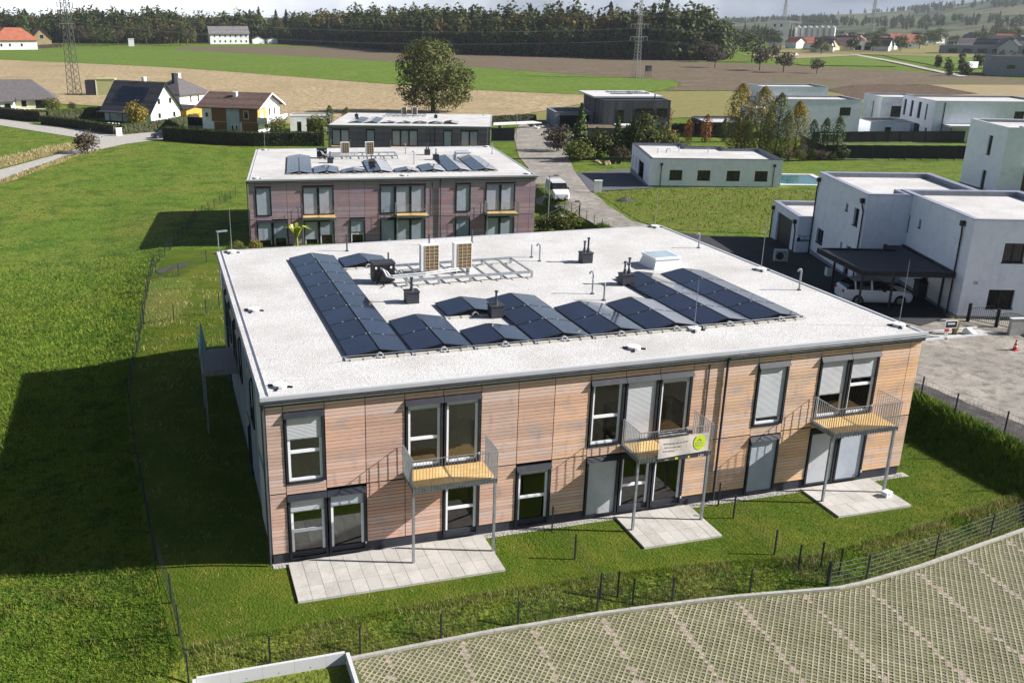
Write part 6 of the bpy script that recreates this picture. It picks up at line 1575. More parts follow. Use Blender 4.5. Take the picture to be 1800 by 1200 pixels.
# plants pots beside block 2, heat pump by the drive, planters by the carport
for x, y, lb in ((43.4,31.5,'small grey outdoor unit on the dark drive beside the near roof'),(46.8,27.6,'grey outdoor unit near the carport planters')):
    t = thing('outdoor_unit', lb, 'outdoor unit', (x,y,gz(x,y)+.09), RZ); MB().box((0,0,.1),(1.0,.5,1.0)).build('body', MT['foil'], t); MB().cyl((.35,-.005,.55),(.35,-.02,.55),.3,16).build('fan_guard', MT['dark2'], t)
    for xx in (.1,.8): MB().box((xx,.05,0),(xx+.1,.45,.1)).build('foot', MT['dark'], t)
for i, (x, y) in enumerate(((44.6,26.6),(46.2,25.9),(47.2,25.5))):
    t = thing('planter', 'white planter pot in the row beside the carport', 'planter', (x,y,gz(x,y)+.09), RZ, 'white planters by the carport')
    MB().prism([(-.25,-.25),(.25,-.25),(.25,.25),(-.25,.25)],0,.6).build('pot', MT['wplas'], t); MB().prism([(-.2,-.2),(.2,-.2),(.2,.2),(-.2,.2)],.6,.605).build('soil', MT['dark_soil'], t)
t = thing('refuse_bin', 'large dark bin standing against the wall under the carport', 'bin', (46.6,19.5,gz(46,19.5)+.09), RZ)
MB().box((-.6,-.35,.1),(.6,.4,1.1)).build('body', MT['dark2'], t); MB().box((-.64,-.4,1.1),(.64,.45,1.2)).build('lid', MT['black'], t)
# ================================================================== VEGETATION
def leaf_quads(P, N_, size, rng, aspect=0.6):
    """P positions, N_ rough normals (n,3)"""
    n = len(P)
    N_ = N_+rng.normal(0, .55, (n,3)); N_ /= np.linalg.norm(N_, axis=1, keepdims=True)+1e-9
    a = np.cross(N_, rng.normal(0, 1, (n,3))); a /= np.linalg.norm(a, axis=1, keepdims=True)+1e-9
    b = np.cross(N_, a)
    s = (size*rng.uniform(.6, 1.35, n))[:,None]
    V = np.stack([P-a*s*.5, P+b*s*.5*aspect, P+a*s*.5, P-b*s*.5*aspect], 1).reshape(-1,3)
    return V, np.arange(4*n).reshape(n,4)
def crown_pts(rng, n, lobes, shell=0.55):
    """lobes: (cx,cy,cz, rx,ry,rz)"""
    L_ = np.array(lobes, float); w = L_[:,3]*L_[:,4]*L_[:,5]; w = w**.7; w /= w.sum()
    k = rng.choice(len(L_), n, p=w)
    d = rng.normal(0, 1, (n,3)); d /= np.linalg.norm(d, axis=1, keepdims=True)
    r = shell+(1-shell)*rng.random(n)**.6
    r = r*(1+.18*np.sin(d[:,0]*7+d[:,1]*5+k)+.12*np.sin(d[:,2]*9+k*2))
    P = L_[k,:3]+d*L_[k,3:]*r[:,None]
    return P, d+np.array([0,0,.35])
def limbs(mb, base, h, r, spread, n, seed):
    rr = random.Random(seed)
    mb.cyl(base, (base[0],base[1],base[2]+h*.45), r, 8, r*.7)
    top = Vector((base[0],base[1],base[2]+h*.42))
    for i in range(n):
        a = 2*math.pi*i/n+rr.uniform(-.3,.3); q = top+Vector((math.cos(a)*spread*.45, math.sin(a)*spread*.45, h*rr.uniform(.12,.3)))
        mb.cyl(top-Vector((0,0,rr.uniform(0,h*.12))), q, r*.45, 6, r*.25, cap=False)
        for j in range(2):
            b = a+rr.uniform(-.7,.7); e = q+Vector((math.cos(b)*spread*.4, math.sin(b)*spread*.4, h*rr.uniform(.08,.25)))
            mb.cyl(q, e, r*.25, 5, r*.08, cap=False)
def tree_meshes(seed, h, w, leaf, n, m, trunk_r=.3, kind='broad'):
    rng = np.random.default_rng(seed)
    if kind == 'broad':
        lobes = [(0,0,h*.62,w*.36,w*.36,h*.30)]
        for i in range(9):
            a = rng.uniform(0, 6.28); z = h*rng.uniform(.38,.84); rad = w*.30*math.sqrt(max(.1,1-((z/h-.58)/.42)**2)); s = rng.uniform(.15,.25)
            lobes.append((math.cos(a)*rad, math.sin(a)*rad, z, w*s, w*s, w*s*.8))
        P, N_ = crown_pts(rng, n, lobes)
    elif kind == 'cone':
        t = rng.random(n)**.75; z = h*(.08+.92*(1-t)); 
        tier = (z/h*9) % 1
        rad = w*.5*(t*.95+.03)*(.65+.5*(1-tier))*rng.uniform(.55,1.05,n); a = rng.uniform(0,6.28,n)
        P = np.stack([np.cos(a)*rad, np.sin(a)*rad, z], -1); N_ = np.stack([np.cos(a),np.sin(a),.6+0*a],-1)
    elif kind == 'column':
        t = rng.random(n); z = h*(.03+.97*t); prof = np.minimum(1, (1-t)*3.6)**.65*np.minimum(1, .7+t*1.2)
        a = rng.uniform(0,6.28,n); rad = w*.5*prof*(1+.25*np.sin(a*5+z*2))*rng.uniform(.7,1.05,n)
        P = np.stack([np.cos(a)*rad, np.sin(a)*rad, z], -1); N_ = np.stack([np.cos(a),np.sin(a),.4+0*a],-1)
    else:  # round ball shrub
        lobes = [(0,0,h*.5,w*.42,w*.42,h*.45)]+[(math.cos(a)*w*.25,math.sin(a)*w*.25,h*rng.uniform(.35,.7),w*.25,w*.25,h*.25) for a in rng.uniform(0,6.28,6)]
        P, N_ = crown_pts(rng, n, lobes, .7); P = P[P[:,2] > .02]; N_ = N_[:len(P)]
    V, F = leaf_quads(P, N_, leaf, rng)
    cm = np_mesh_data('crown', V, F, m)
    mb = MB()
    if kind == 'broad': limbs(mb, (0,0,-.2), h, trunk_r, w*.7, 6, seed)
    else: mb.cyl((0,0,-.2), (0,0,h*.8), trunk_r, 6, trunk_r*.3)
    tm = bpy.data.meshes.new('trunk'); tm.from_pydata(mb.v, [], mb.f); tm.materials.append(MT['trunk'])
    return cm, tm
def plant(name, label, cat, meshes, x, y, s=1.0, rz=0.0, group=None, sz=None, z=None):
    t = thing(name, label, cat, (x, y, gz(x, y) if z is None else z), rz, group); t.scale = (s, s, sz or s)
    link('crown', meshes[0], t); link('trunk', meshes[1], t)
    return t
# the big lone tree
rng = np.random.default_rng(11)
lob = [(0,0,11,6.5,6,6.0),(-2,0,15,5.0,4.5,3.5),(-6,0,6.5,3.6,3.6,3.8),(5.8,0,8.5,4.8,4.5,4.2),(8.3,1,5.5,3.0,3,3.2),(-3.5,-2,9.5,4.4,4,4.5),(2,2,14,4.6,4.5,3.0),(-7,1,11.5,2.6,2.6,2.8),(3.5,-3,5.0,4.2,3.5,3.4),(-4.5,-1,3.8,3.4,3,2.6),(9.5,0,9.2,2.0,2.2,2.0),(0,-3,3.4,4.5,3,2.6),(6,0,3.6,3.5,3,2.4),(-5.8,0,14.6,2.2,2.2,2.0)]
P, N_ = crown_pts(rng, 11500, lob, .5)
V, F = leaf_quads(P, N_, .62, rng)
t = thing('lone_tree', 'big lone round-crowned tree standing in the stubble field behind the farthest block', 'tree', (65.6,205,gz(65.6,205)))
mesh_np('crown', V, F, MT['oak'], t)
mb = MB(); limbs(mb, (0,0,-.3), 15, .62, 9.5, 8, 5); limbs(mb, (0,0,-.3), 11, .5, 8, 5, 8); mb.build('trunk', MT['trunk'], t)

# columnar and garden trees on the right
TM = {}
for k, (h, w, leaf, n, m, tr, kind) in dict(
  col_y=(9.5,3.4,.24,4200,'yellow',.12,'column'), col_g=(9,2.9,.22,3800,'shrub',.12,'column'), col_d=(6.0,1.7,.22,1500,'conifer_light',.08,'column'),
  col_o=(4.6,1.8,.24,1000,'orange_leaf',.07,'column'), ball=(3.0,3.2,.26,1200,'shrub',.1,'ball'), ball_y=(3.4,3.2,.3,1200,'yellow',.1,'ball'), bush=(2.4,3.4,.24,1400,'shrub',.08,'ball'), bush_d=(3.0,3.4,.26,1500,'broad',.08,'ball'), bush_b=(2.4,3.0,.22,1100,'bare',.06,'ball'),
  conif=(5.2,2.6,.3,1500,'conifer_light',.1,'cone'), red=(5.0,2.8,.3,900,'red_leaf',.1,'column'), orange=(3.2,3.4,.28,1000,'orange_leaf',.08,'ball'),
  orch=(6.5,6.5,.5,900,'bare',.18,'broad'), orch_g=(8.5,9,.6,900,'broad',.2,'broad')).items():
    TM[k] = tree_meshes(hash(k) % 1000 if False else sum(map(ord, k)), h, w, leaf, n, MT[m], tr, kind)
cols = [('col_y',93.3,112.5,1.25,'tall yellowing columnar tree at the left of the tall row'),('col_y',96.5,110.8,1.2,'tall orange-tipped columnar tree second in the tall row'),('col_g',99.0,109.6,1.15,'tall green columnar tree third in the tall row'),('col_y',101.6,108.0,.95,'slim yellow-green columnar tree in front of the two-window house'),
 ('col_g',95.5,107.2,.85,'shorter green columnar tree in front of the tall yellow ones'),('col_g',92.5,109.2,.75,'bushy green columnar tree at the left end of the tall row'),('col_d',103.6,106.4,1.0,'dark slim conifer right of the slim yellow tree'),('col_d',105.3,105.4,1.05,'dark slim conifer second from the black fence'),('col_d',107.0,104.4,1.1,'dark slim conifer nearest the black fence'),('col_g',98.2,106.0,.8,'yellow-green columnar tree before the middle of the tall row')]
for k, x, y, s, lb in cols: plant('columnar_tree', lb, 'tree', TM[k], x, y, s, random.uniform(0,6), 'columnar trees beside the bungalow')
for k, x, y, s, lb in [('col_o',100.3,133.6,1.15,'orange columnar tree left of the garden pavilion'),('col_o',97.4,135.2,.95,'small orange tree near the timber annex'),('col_d',104.0,133.2,.75,'slim green conifer before the pavilion doors'),('col_d',108.4,131.6,.8,'slim green conifer at the pavilion corner'),('col_d',106.4,132.2,.7,'grey-green sapling before the pavilion'),('red',103.5,155.5,1.15,'dark red ornamental tree behind the pavilion'),('orange',88.2,127.4,1.1,'orange-leaved shrub right of the timber annex')]:
    plant('garden_tree', lb, 'tree', TM[k], x, y, s, random.uniform(0,6))
bs = [('conif',65.0,115.0,1.35,'tall loose conifer at the left of the annex bushes'),('bush_d',67.6,113.4,1.3,'dark rounded bush second from the road'),('conif',70.6,112.6,1.05,'conical bush in the middle of the annex bushes'),('conif',73.0,111.8,1.0,'conical bush right of the middle in the annex bushes'),('bush_d',75.6,111.4,1.9,'tall dark bush highest before the annex wall'),('ball',78.4,109.6,1.3,'yellow-green bush at the bungalow corner'),('bush_b',66.6,128,1.6,'brownish twiggy bush by the upper road edge'),
 ('bush',63.2,111.2,1.2,'yellowish drooping bush at the road edge'),('bush_b',69.0,108.2,.9,'reddish low bush behind the bins'),('bush_b',73.5,107.4,1.0,'reddish low bush right of the bins'),('bush_b',76.6,106.6,.9,'brown low bush near the bungalow'),('bush',79.6,108.2,1.1,'light bush against the bungalow rear wall')]
for k, x, y, s, lb in bs: plant('bush', lb, 'bush', TM[k], x, y, s*1.3, random.uniform(0,6), 'bushes in front of the timber annex')
for i in range(12):
    x, y = 84+i*1.75, 101.5-i*.30; plant('low_bush', 'low reddish-green bush in the bed below the columnar trees', 'bush', TM[('bush_b','bush','bush_d')[i % 3]], x, y, random.uniform(.6,.85), random.uniform(0,6), 'bed bushes below the columnar trees')
for k, x, y, s, lb in [('ball',20.4,163.0,1.45,'round clipped shrub before the brown-panelled house balcony'),('ball',29.0,161.8,1.55,'round clipped shrub before the white garage'),('ball_y',-6.6,187.6,1.75,'big olive-yellow bush in front of the steep house'),('bush',-27.3,228.5,1.5,'leafy bush beside the cream bungalow'),('bush_b',-14.7,146.8,1.75,'brownish-green bush on the verge of the field track'),('bush_b',-23,231,.9,'dark red shrub in the bungalow garden'),('bush',31.5,189,1.0,'small round tree behind the white garage'),('col_d',31.6,163.5,1.0,'dark pointed conifer beside the farthest block'),('col_g',33.4,154.5,.7,'yellowish columnar shrub at the left corner of the farthest block'),('bush',36.6,56.2,1.05,'big green shrub on the bank beside the second block stairs'),('bush',34.6,57.4,.75,'green shrub lower on the bank by the second block')]:
    plant('shrub', lb, 'shrub', TM[k], x, y, s, random.uniform(0,6))
# banana plant and potted plants before block two
t = thing('banana_plant', 'yellow-green banana plant in front of the second block', 'plant', (9.0,54.8,gz(9,54.8)))
mb = MB()
for i in range(9):
    a = i*.7; L_ = random.uniform(1.2,1.8); pts = [Vector((0,0,1.2)), Vector((math.cos(a)*L_*.4,math.sin(a)*L_*.4,2.2+.3*random.random())), Vector((math.cos(a)*L_,math.sin(a)*L_,2.0+.5*random.random()))]
    s = Vector((-math.sin(a),math.cos(a),0))*.17
    mb.add([tuple(pts[0]-s*.3),tuple(pts[1]-s),tuple(pts[2]),tuple(pts[1]+s),tuple(pts[0]+s*.3)],[(0,1,3,4),(1,2,3)])
mb.build('leaf_fan', MT['banana'], t); MB().cyl((0,0,0),(0,0,1.3),.12,8,.08).build('stem', MT['banana'], t); MB().cyl((-.0,0,0),(0,0,.3),.3,10,.34).build('pot', MT['wplas'], t)
plant('potted_palm', 'spiky pale potted plant at the left corner of the second block', 'plant', TM['bush'], 3.4, 55.2, .55, 0)
plant('potted_shrub', 'yellowish potted shrub left of the banana plant', 'plant', TM['ball_y'], 5.2, 55.0, .42, 0)
# grass tuft and white boulder by the entrance strip
tg = thing('ornamental_grass', 'tuft of ornamental grass beside the notice board', 'plant', (42.3,12.35,1.38))
mb = MB()
for i in range(160):
    a = random.uniform(0,6.28); r_ = random.uniform(.0,.12); l = random.uniform(.7,1.25); o = random.uniform(.1,.45)
    p = (math.cos(a)*r_,math.sin(a)*r_,0); q = (math.cos(a)*o,math.sin(a)*o,l); s = (-math.sin(a)*.02,math.cos(a)*.02)
    mb.add([(p[0]-s[0],p[1]-s[1],0),(p[0]+s[0],p[1]+s[1],0),q],[(0,1,2)])
mb.build('blades', MT['straw'], tg); o = MB().cyl((0,0,-.05),(0,0,.05),.16,8).build('root_ball', MT['dark_soil'], tg)
bm = bmesh.new()
for _ in range(20): bm.verts.new(Vector((random.gauss(0,1),random.gauss(0,1),abs(random.gauss(0,1)))).normalized()*.42)
bmesh.ops.convex_hull(bm, input=bm.verts); me = bpy.data.meshes.new('boulder'); bm.to_mesh(me); bm.free(); me.materials.append(MT['wplas'])
tag(link('boulder', me, None, (43.1,12.1,1.36)), 'white boulder in the pebble strip beside the grass tuft', 'boulder')

# ---------------------------------------------------------------- hedges
def hedge(label, pts, w, h, m, leaf=.16, dens=55, bumps=0.0, name='hedge', group=None):
    z0 = gz(*pts[0]); t = thing(name, label, 'hedge', (pts[0][0],pts[0][1],z0), 0, group)
    rng = np.random.default_rng(len(label)+int(abs(pts[0][0])*7)); PP = []; NN = []; body = MB()
    for a, b in zip(pts[:-1], pts[1:]):
        A = np.array(a); B = np.array(b); L_ = np.linalg.norm(B-A); d = (B-A)/L_; nrm = np.array([d[1],-d[0]])
        n = int(L_*(2*h+w)*dens)
        u = rng.random(n)*L_; f = rng.random(n)*(2*h+w)
        side = np.where(f < h, -1, np.where(f < 2*h, 1, 0))
        off = np.where(side == 0, (f-2*h)/w*2-1, side.astype(float))*w/2
        zz = np.where(side == -1, f, np.where(side == 1, f-h, h))
        bmp = 1+bumps*np.abs(np.sin(u*2.6))
        off = off*bmp+rng.normal(0,.05,n); zz = zz*(1-.06*bumps*np.cos(u*5.2))+rng.normal(0,.05,n)
        xy = A+d*u[:,None]+nrm*off[:,None]
        gz_ = g(xy[:,0], xy[:,1])-z0
        PP.append(np.column_stack([xy-np.array(pts[0]), zz+gz_])); 
        NN.append(np.column_stack([nrm[None]*side[:,None], np.where(side == 0, 1.0, .35)]))
        k = max(1, int(L_/3))
        for i in range(k):
            p = A+(B-A)*i/k; q = A+(B-A)*(i+1)/k; ww = w*.44
            zb, zc = gz(*p)-z0, gz(*q)-z0; o = np.array(pts[0])
            vs = [(*(p-nrm*ww-o),zb-.2),(*(q-nrm*ww-o),zc-.2),(*(q+nrm*ww-o),zc-.2),(*(p+nrm*ww-o),zb-.2),(*(p-nrm*ww-o),zb+h*.93),(*(q-nrm*ww-o),zc+h*.93),(*(q+nrm*ww-o),zc+h*.93),(*(p+nrm*ww-o),zb+h*.93)]
            body.add(vs, [(4,5,6,7),(0,1,5,4),(1,2,6,5),(2,3,7,6),(3,0,4,7)])
    V, F = leaf_quads(np.concatenate(PP), np.concatenate(NN), leaf, rng)
    mesh_np('foliage', V, F, m, t); body.build('stems', MT['trunk'], t)
    return t
hedge('long black-green clipped hedge in front of the brown-panelled house', [(-1.2,163.2),(8,154.5),(14.7,149.5),(27.5,146.6)], 1.2, 2.6, MT['hedge'], .28, 34)
hedge('scalloped thuja hedge in front of the steep white house', [(-9.6,174.2),(-2.8,178.6),(3.6,188.6),(6.5,193.5)], 1.2, 2.1, MT['conifer_light'], .26, 36, .35)
hedge('dark clipped hedge along the lane left of the meter box', [(-27,199.5),(-19.5,190.2),(-10.6,174.6)], 1.3, 1.9, MT['hedge'], .26, 34)
hedge('dark hedge along the lane in front of the cream bungalow', [(-52,226),(-38,216.5),(-27.5,204.5)], 1.4, 2.3, MT['hedge'], .28, 30)
hedge('brown copper section of the lane hedge', [(-30.6,208.6),(-28.3,206)], 1.7, 2.4, MT['hedge_brown'], .28, 40)
hedge('green hedge between the cream bungalow and the steep house', [(-26.5,205.5),(-17,211),(-11.5,214.5)], 1.3, 2.4, MT['conifer_light'], .28, 30, .2)
hedge('low green hedge along the stubble beside the road end', [(60,170),(71,175),(82,177)], 2.0, 1.8, MT['hedge'], .34, 22)
hedge('clipped hedge beside the timber house garden', [(104,153),(114,149.5)], 1.2, 1.6, MT['hedge'], .3, 26)
hedge('hedge bordering the far lane beside the farm at the left', [(-85,648),(-62,700)], 2.5, 2.0, MT['bare'], .8, 6)

# ---------------------------------------------------------------- woods
FT = {'con': [], 'dec': [], 'aut': []}
def forest_arrays(kind, seed, h, w, n, leaf):
    rng = np.random.default_rng(seed)
    if kind == 'con':
        t = rng.random(n)**.7; z = h*(.06+.94*(1-t)); tier = (z/h*8) % 1
        rad = w*.5*(t**.8+.05)*(.6+.55*(1-tier))*rng.uniform(.5,1.1,n); a = rng.uniform(0,6.28,n)
        P = np.stack([np.cos(a)*rad,np.sin(a)*rad,z],-1); N_ = np.stack([np.cos(a),np.sin(a),.7+0*a],-1)
    else:
        lobes = [(0,0,h*.55,w*.38,w*.38,h*.40),(0,0,h*.25,w*.42,w*.42,h*.24)]
        for i in range(8):
            a = rng.uniform(0,6.28); z = h*rng.uniform(.16,.86); rad = w*.3*math.sqrt(max(.15,1-((z/h-.55)/.5)**2)); s = rng.uniform(.15,.24)
            lobes.append((math.cos(a)*rad,math.sin(a)*rad,z,w*s,w*s,w*s*.9))
        P, N_ = crown_pts(rng, n, lobes, .6)
    return leaf_quads(P, N_, leaf, rng, .8)
ARR = {'con': [forest_arrays('con', 20+i, 25.5+i, 10.5+.7*i, 420, 1.9) for i in range(3)],
       'dec': [forest_arrays('dec', 30+i, 23+i, 14.5, 620, 2.0) for i in range(3)],
       'aut': [forest_arrays('dec', 40+i, 20+i, 13, 560, 1.9) for i in range(3)]}
FM = {'con': MT['conifer'], 'dec': MT['broad'], 'aut': MT['autumn']}
edge_mesh = {k: [np_mesh_data('crown', *a, FM[k]) for a in v] for k, v in ARR.items()}
FACC = {'con': [], 'dec': [], 'aut': []}; FCNT = {'con': 0, 'dec': 0, 'aut': 0}
def put_forest(kind, x, y, s):
    V = ARR[kind][random.randrange(3)][0]; a = random.uniform(0,6.28); c_, s_ = math.cos(a), math.sin(a)
    q = np.empty_like(V); q[:,0] = x+(V[:,0]*c_-V[:,1]*s_)*s; q[:,1] = y+(V[:,0]*s_+V[:,1]*c_)*s; q[:,2] = V[:,2]*s*random.uniform(.9,1.1)+gz(x,y)
    FACC[kind].append(q)
EDGE = [(-330,960),(-123,872),(-40,800),(13,790),(40,812),(96,808),(112,775),(140,690),(146,610),(150,548),(200,488),(254,414),(276,408),(300,432)]
edge_tm = MB().cyl((0,0,-.5),(0,0,9),.35,6,.2); etm = bpy.data.meshes.new('trunk'); etm.from_pydata(edge_tm.v, [], edge_tm.f); etm.materials.append(MT['trunk'])
acc = 0
for (ax, ay), (bx, by) in zip(EDGE[:-1], EDGE[1:]):
    L_ = math.hypot(bx-ax, by-ay); dx, dy = (bx-ax)/L_, (by-ay)/L_; nx, ny = -dy, dx
    if ny < 0 and abs(ny) > .2: nx, ny = -nx, -ny
    step = 6.5
    for i in range(int(L_/step)):
        u = i*step+random.uniform(-2,2)
        k = random.choices(('con','dec','aut'), (.07,.58,.35))[0]
        x, y = ax+dx*u+nx*random.uniform(0,4), ay+dy*u+ny*random.uniform(0,4)
        s = random.uniform(.8,1.08)*(.80 if k != 'con' else .85)
        if in_view(x, y, 10):
            j = random.randrange(3)
            lb = {'con':'dark spruce standing in the front row of the wood','dec':'green broadleaf tree in the front row of the wood','aut':'olive and rust autumn tree in the front row of the wood'}[k]
            t = thing('forest_tree', lb, 'tree', (x,y,gz(x,y)), random.uniform(0,6.28), {'con':'spruces in the front row of the wood','dec':'green broadleaf trees in the front row of the wood','aut':'autumn trees in the front row of the wood'}[k]); t.scale = (s,s,s*random.uniform(.92,1.1))
            link('crown', edge_mesh[k][j], t); link('trunk', etm, t)
        for row in range(1, 6):
            ww = (.08,.58,.34) if row < 3 else (.20,.60,.20)
            k = random.choices(('con','dec','aut'), ww)[0]
            X, Y = x+nx*row*9+random.uniform(-4,4)+random.uniform(0,6)*dx, y+ny*row*9+random.uniform(-4,4)
            put_forest(k, X, Y, random.uniform(.78,1.15)*(.92 if k == 'con' else 1.02))
for i in range(330):
    x = random.uniform(-420,260); y = random.uniform(850,1010)
    put_forest(random.choices(('con','dec','aut'),(.22,.6,.18))[0], x, y, random.uniform(.8,1.05))
for i in range(90):
    x = random.uniform(160,300); y = random.uniform(520,760)
    if y < 900-x*1.75+60: continue
    put_forest(random.choices(('con','dec','aut'),(.22,.6,.18))[0], x, y, random.uniform(.85,1.15))
for k, lb in (('con','dark spruces making up the back of the wood'),('dec','green broadleaf trees filling the wood'),('aut','rusty autumn trees scattered through the wood')):
    V = np.concatenate(FACC[k]); n = len(V)//4
    stuff(mesh_np('forest', V, np.arange(4*n).reshape(n,4), FM[k]), lb, 'forest')
# hedgerow trees left of the wood and orchard trees to the right
for i in range(34):
    x = -150+i*7.4+random.uniform(-3,3); y = 735+random.uniform(-25,40)+abs(i-17)*1.2
    if -100 < x < -55: continue
    if x > 36: continue
    plant('orchard_tree', 'bare brownish fruit tree in the orchard row before the far wood', 'tree', TM['orch' if random.random() < .75 else 'orch_g'], x, y, random.uniform(1.4,2.4), random.uniform(0,6), 'bare orchard trees before the far wood')
fc = np_mesh_data('crown', *forest_arrays('con', 77, 24, 11, 900, 1.1), MT['conifer_light'])
t = thing('conifer_tree', 'tall dense conifer between the two red-roofed farm buildings', 'tree', (-80.5,668,0)); link('crown', fc, t); link('trunk', etm, t)
for x, y, s, k, lb in [(238,351,1.35,'orch','lone fruit tree leftmost of the field-edge row'),(247.5,331.6,1.5,'orch','lone dark fruit tree in the middle of the field-edge row'),(251,320,1.35,'orch','lone fruit tree third in the field-edge row'),(262,313,1.0,'orch','small lone fruit tree at the right of the field-edge row'),
  (262,395,1.6,'orch','fruit tree beside the right end of the wood'),(283,390,1.7,'orch_g','broad tree beside the right end of the wood by the green strip'),(300,398,1.3,'orch','smaller fruit tree at the end of the green strip'),(103,786,1.7,'orch_g','yellow-green tree beside the white farmhouse')]:
    plant('field_tree', lb, 'tree', TM[k], x, y, s, random.uniform(0,6))
# village trees and woods on the slopes
vt = []
for i in range(150):
    x = random.uniform(330,820); y = random.uniform(430,900)
    if y < 430+(820-x)*.1: continue
    vt.append((x,y))
for i, (x, y) in enumerate(vt[:100]):
    plant('village_tree', 'rounded green tree among the roofs of the distant village' if i % 3 else 'brownish bare tree among the roofs of the distant village', 'tree', TM['orch_g'] if i % 3 else TM['orch'], x, y, random.uniform(.9,1.7), random.uniform(0,6), 'green trees in the distant village' if i % 3 else 'bare trees in the distant village')
FACC = {'con': [], 'dec': [], 'aut': []}
for i in range(2600):
    d = random.uniform(1150,2900); a = random.uniform(.42,.86); c_ = math.sin(a*31+d/170)+math.sin(d/95+a*11)*.8+math.sin(a*70)*.5
    if c_ < .35: continue
    put_forest(random.choices(('con','dec','aut'),(.3,.5,.2))[0], d*math.sin(a), d*math.cos(a), random.uniform(.35,.6))
for i in range(160):
    x = random.uniform(300,480); y = 260+(x-300)*.5+random.uniform(20,60)
    if random.random() < .12: put_forest('aut', x, y, .28)
V = np.concatenate([np.concatenate(v) for v in FACC.values() if v]); n = len(V)//4
stuff(mesh_np('hill_woods', V, np.arange(4*n).reshape(n,4), MT['broad']), 'dark woods scattered over the far hazy hills', 'forest')
# ================================================================== VILLAGE AND FAR STRUCTURES
rr = random.Random(3)
VH = []
for (x, y, w, l, e, r_, wall, roof, rz, lb) in [
 (512,600,10,16,4,9,'stucco_warm','tile_brown',20,'white village house with a brown roof beside the silos'),
 (540,640,11,18,5,10,'cream','tile_red',-30,'cream village house with a reddish roof behind the depot'),
 (560,585,12,20,5,10,'stucco_warm','tile_red',70,'red-roofed long village building'),
 (600,660,10,14,5,9,'stucco_warm','tile_dark',10,'dark-roofed white house in the middle of the village'),
 (650,690,11,15,5,10,'cream','tile_brown',-15,'cream house with brown roof farther back in the village'),
 (615,560,11,15,5,9.5,'stucco_warm','tile_dark',40,'white gabled house with a dark roof right of village middle'),
 (700,720,11,16,5,9,'stucco_warm','tile_grey',0,'grey-roofed house at the back of the village'),
 (520,470,11,16,5,9.5,'stucco_warm','tile_dark',-35,'white house with solar panels near the road bend'),
 (500,455,11,16,5,9.5,'stone_blue','tile_dark',-35,'pale grey barn near the road bend'),
 (660,600,10,14,4.5,8.5,'cream','tile_dark',25,'small cream house with dark roof in the right of the village'),
 (760,740,11,16,5,10,'stucco_warm','tile_dark',-20,'dark-roofed house high at the right of the village'),
 (720,650,11,15,5,9.5,'stucco_warm','tile_red',50,'red-roofed house at the right end of the village'),
 (590,740,11,15,5,9,'cream','tile_grey',60,'cream grey-roofed house at the foot of the slope'),
 (470,585,10,16,4,8,'stucco_warm','tile_red',15,'white house with a red roof behind the white depot'),
 (404,500,10,13,4,8,'cream','tile_brown',-20,'cream house with brown roof at the end of the wood'),
 (425,515,8,10,3.5,7,'stucco_warm','tile_brown',30,'small white house with a brown roof left of the depot'),
 (640,780,12,18,5,9,'stucco_warm','tile_brown',-40,'brown-roofed house under the far slope'),
 (565,520,10,20,4,7.5,'tan','tile_grey',-38,'long low grey-roofed barn on the village road'),
 (800,700,11,15,5,9.5,'stucco_warm','tile_grey',10,'grey-roofed house at the right edge of the village')]:
    gable_house(lb, (x,y,gz(x,y)-.1), R(rz), w, l, e, r_, MT[wall], MT[roof], .5, [('f',w*.2,w*.35,1.5,3),('f',w*.6,w*.75,1.5,3),('l',l*.2,l*.3,1.5,3),('l',l*.6,l*.7,1.5,3)], base=-1.5, rows=5)
_names = ['pale','white','cream']
_side = ['left part','middle','right part']
for i in range(48):
    an_ = rr.uniform(.63,.85); d_ = rr.uniform(720,1090); x, y = d_*math.sin(an_)-2.7, d_*math.cos(an_)-30
    wm, wn_ = rr.choice((('stucco_warm','white'),('stucco_warm','white'),('cream','cream'))); rm, rn_ = rr.choice((('tile_dark','dark'),('tile_brown','brown'),('tile_red','red'),('tile_grey','grey')))
    gable_house('small %s village house with a %s roof among the trees' % (wn_, rn_), (x,y,gz(x,y)-.1), rr.uniform(-1.2,1.2), rr.uniform(8,10.5), rr.uniform(10,14), rr.uniform(4,5.5), rr.uniform(7.5,9), MT[wm], MT[rm], .5, [], base=-1.5, rows=3, group='%s village houses with %s roofs' % (wn_, rn_))
drape('village_ground', [(d_*math.sin(a_), d_*math.cos(a_)) for d_, a_ in ((640,.64),(620,.74),(600,.84),(620,.92),(1120,.9),(1120,.8),(1120,.7),(1100,.62))], MT['olive'], 0.4, 25.0, 3.0)
# white depot, long shed
flat_house('depot', 'long low white depot building below the silos', 'depot', (448,560,gz(448,560)), R(-40), [(0,0),(38,0),(38,18),(0,18)], 6.5, [(0,26,30,0.5,3.5,'v'),(0,32,36,.5,3.5,'v')], wall=MT['stucco_warm'], base=-2, cop=MT['coping'])
flat_house('industrial_hall', 'long brick-red and grey hall at the village edge', 'hall', (478,478,gz(478,478)), R(-42), [(0,0),(55,0),(55,14),(0,14)], 5.2, [(0,5+i*8,10+i*8,1.0,3.4) for i in range(6)], wall=MT['stucco_grey'], roofm=MT['tile_grey'], base=-2, cop=MT['coping'])
flat_house('warehouse', 'grey concrete warehouse at the right edge beyond the fields', 'warehouse', (330,293,gz(330,293)), R(-38), [(0,0),(48,0),(48,20),(0,20)], 7.8, [(0,6+i*7,9+i*7,3.0,4.4) for i in range(5)], wall=MT['stucco_grey'], roofm=MT['tile_dark'], base=-2, cop=MT['dark2'])
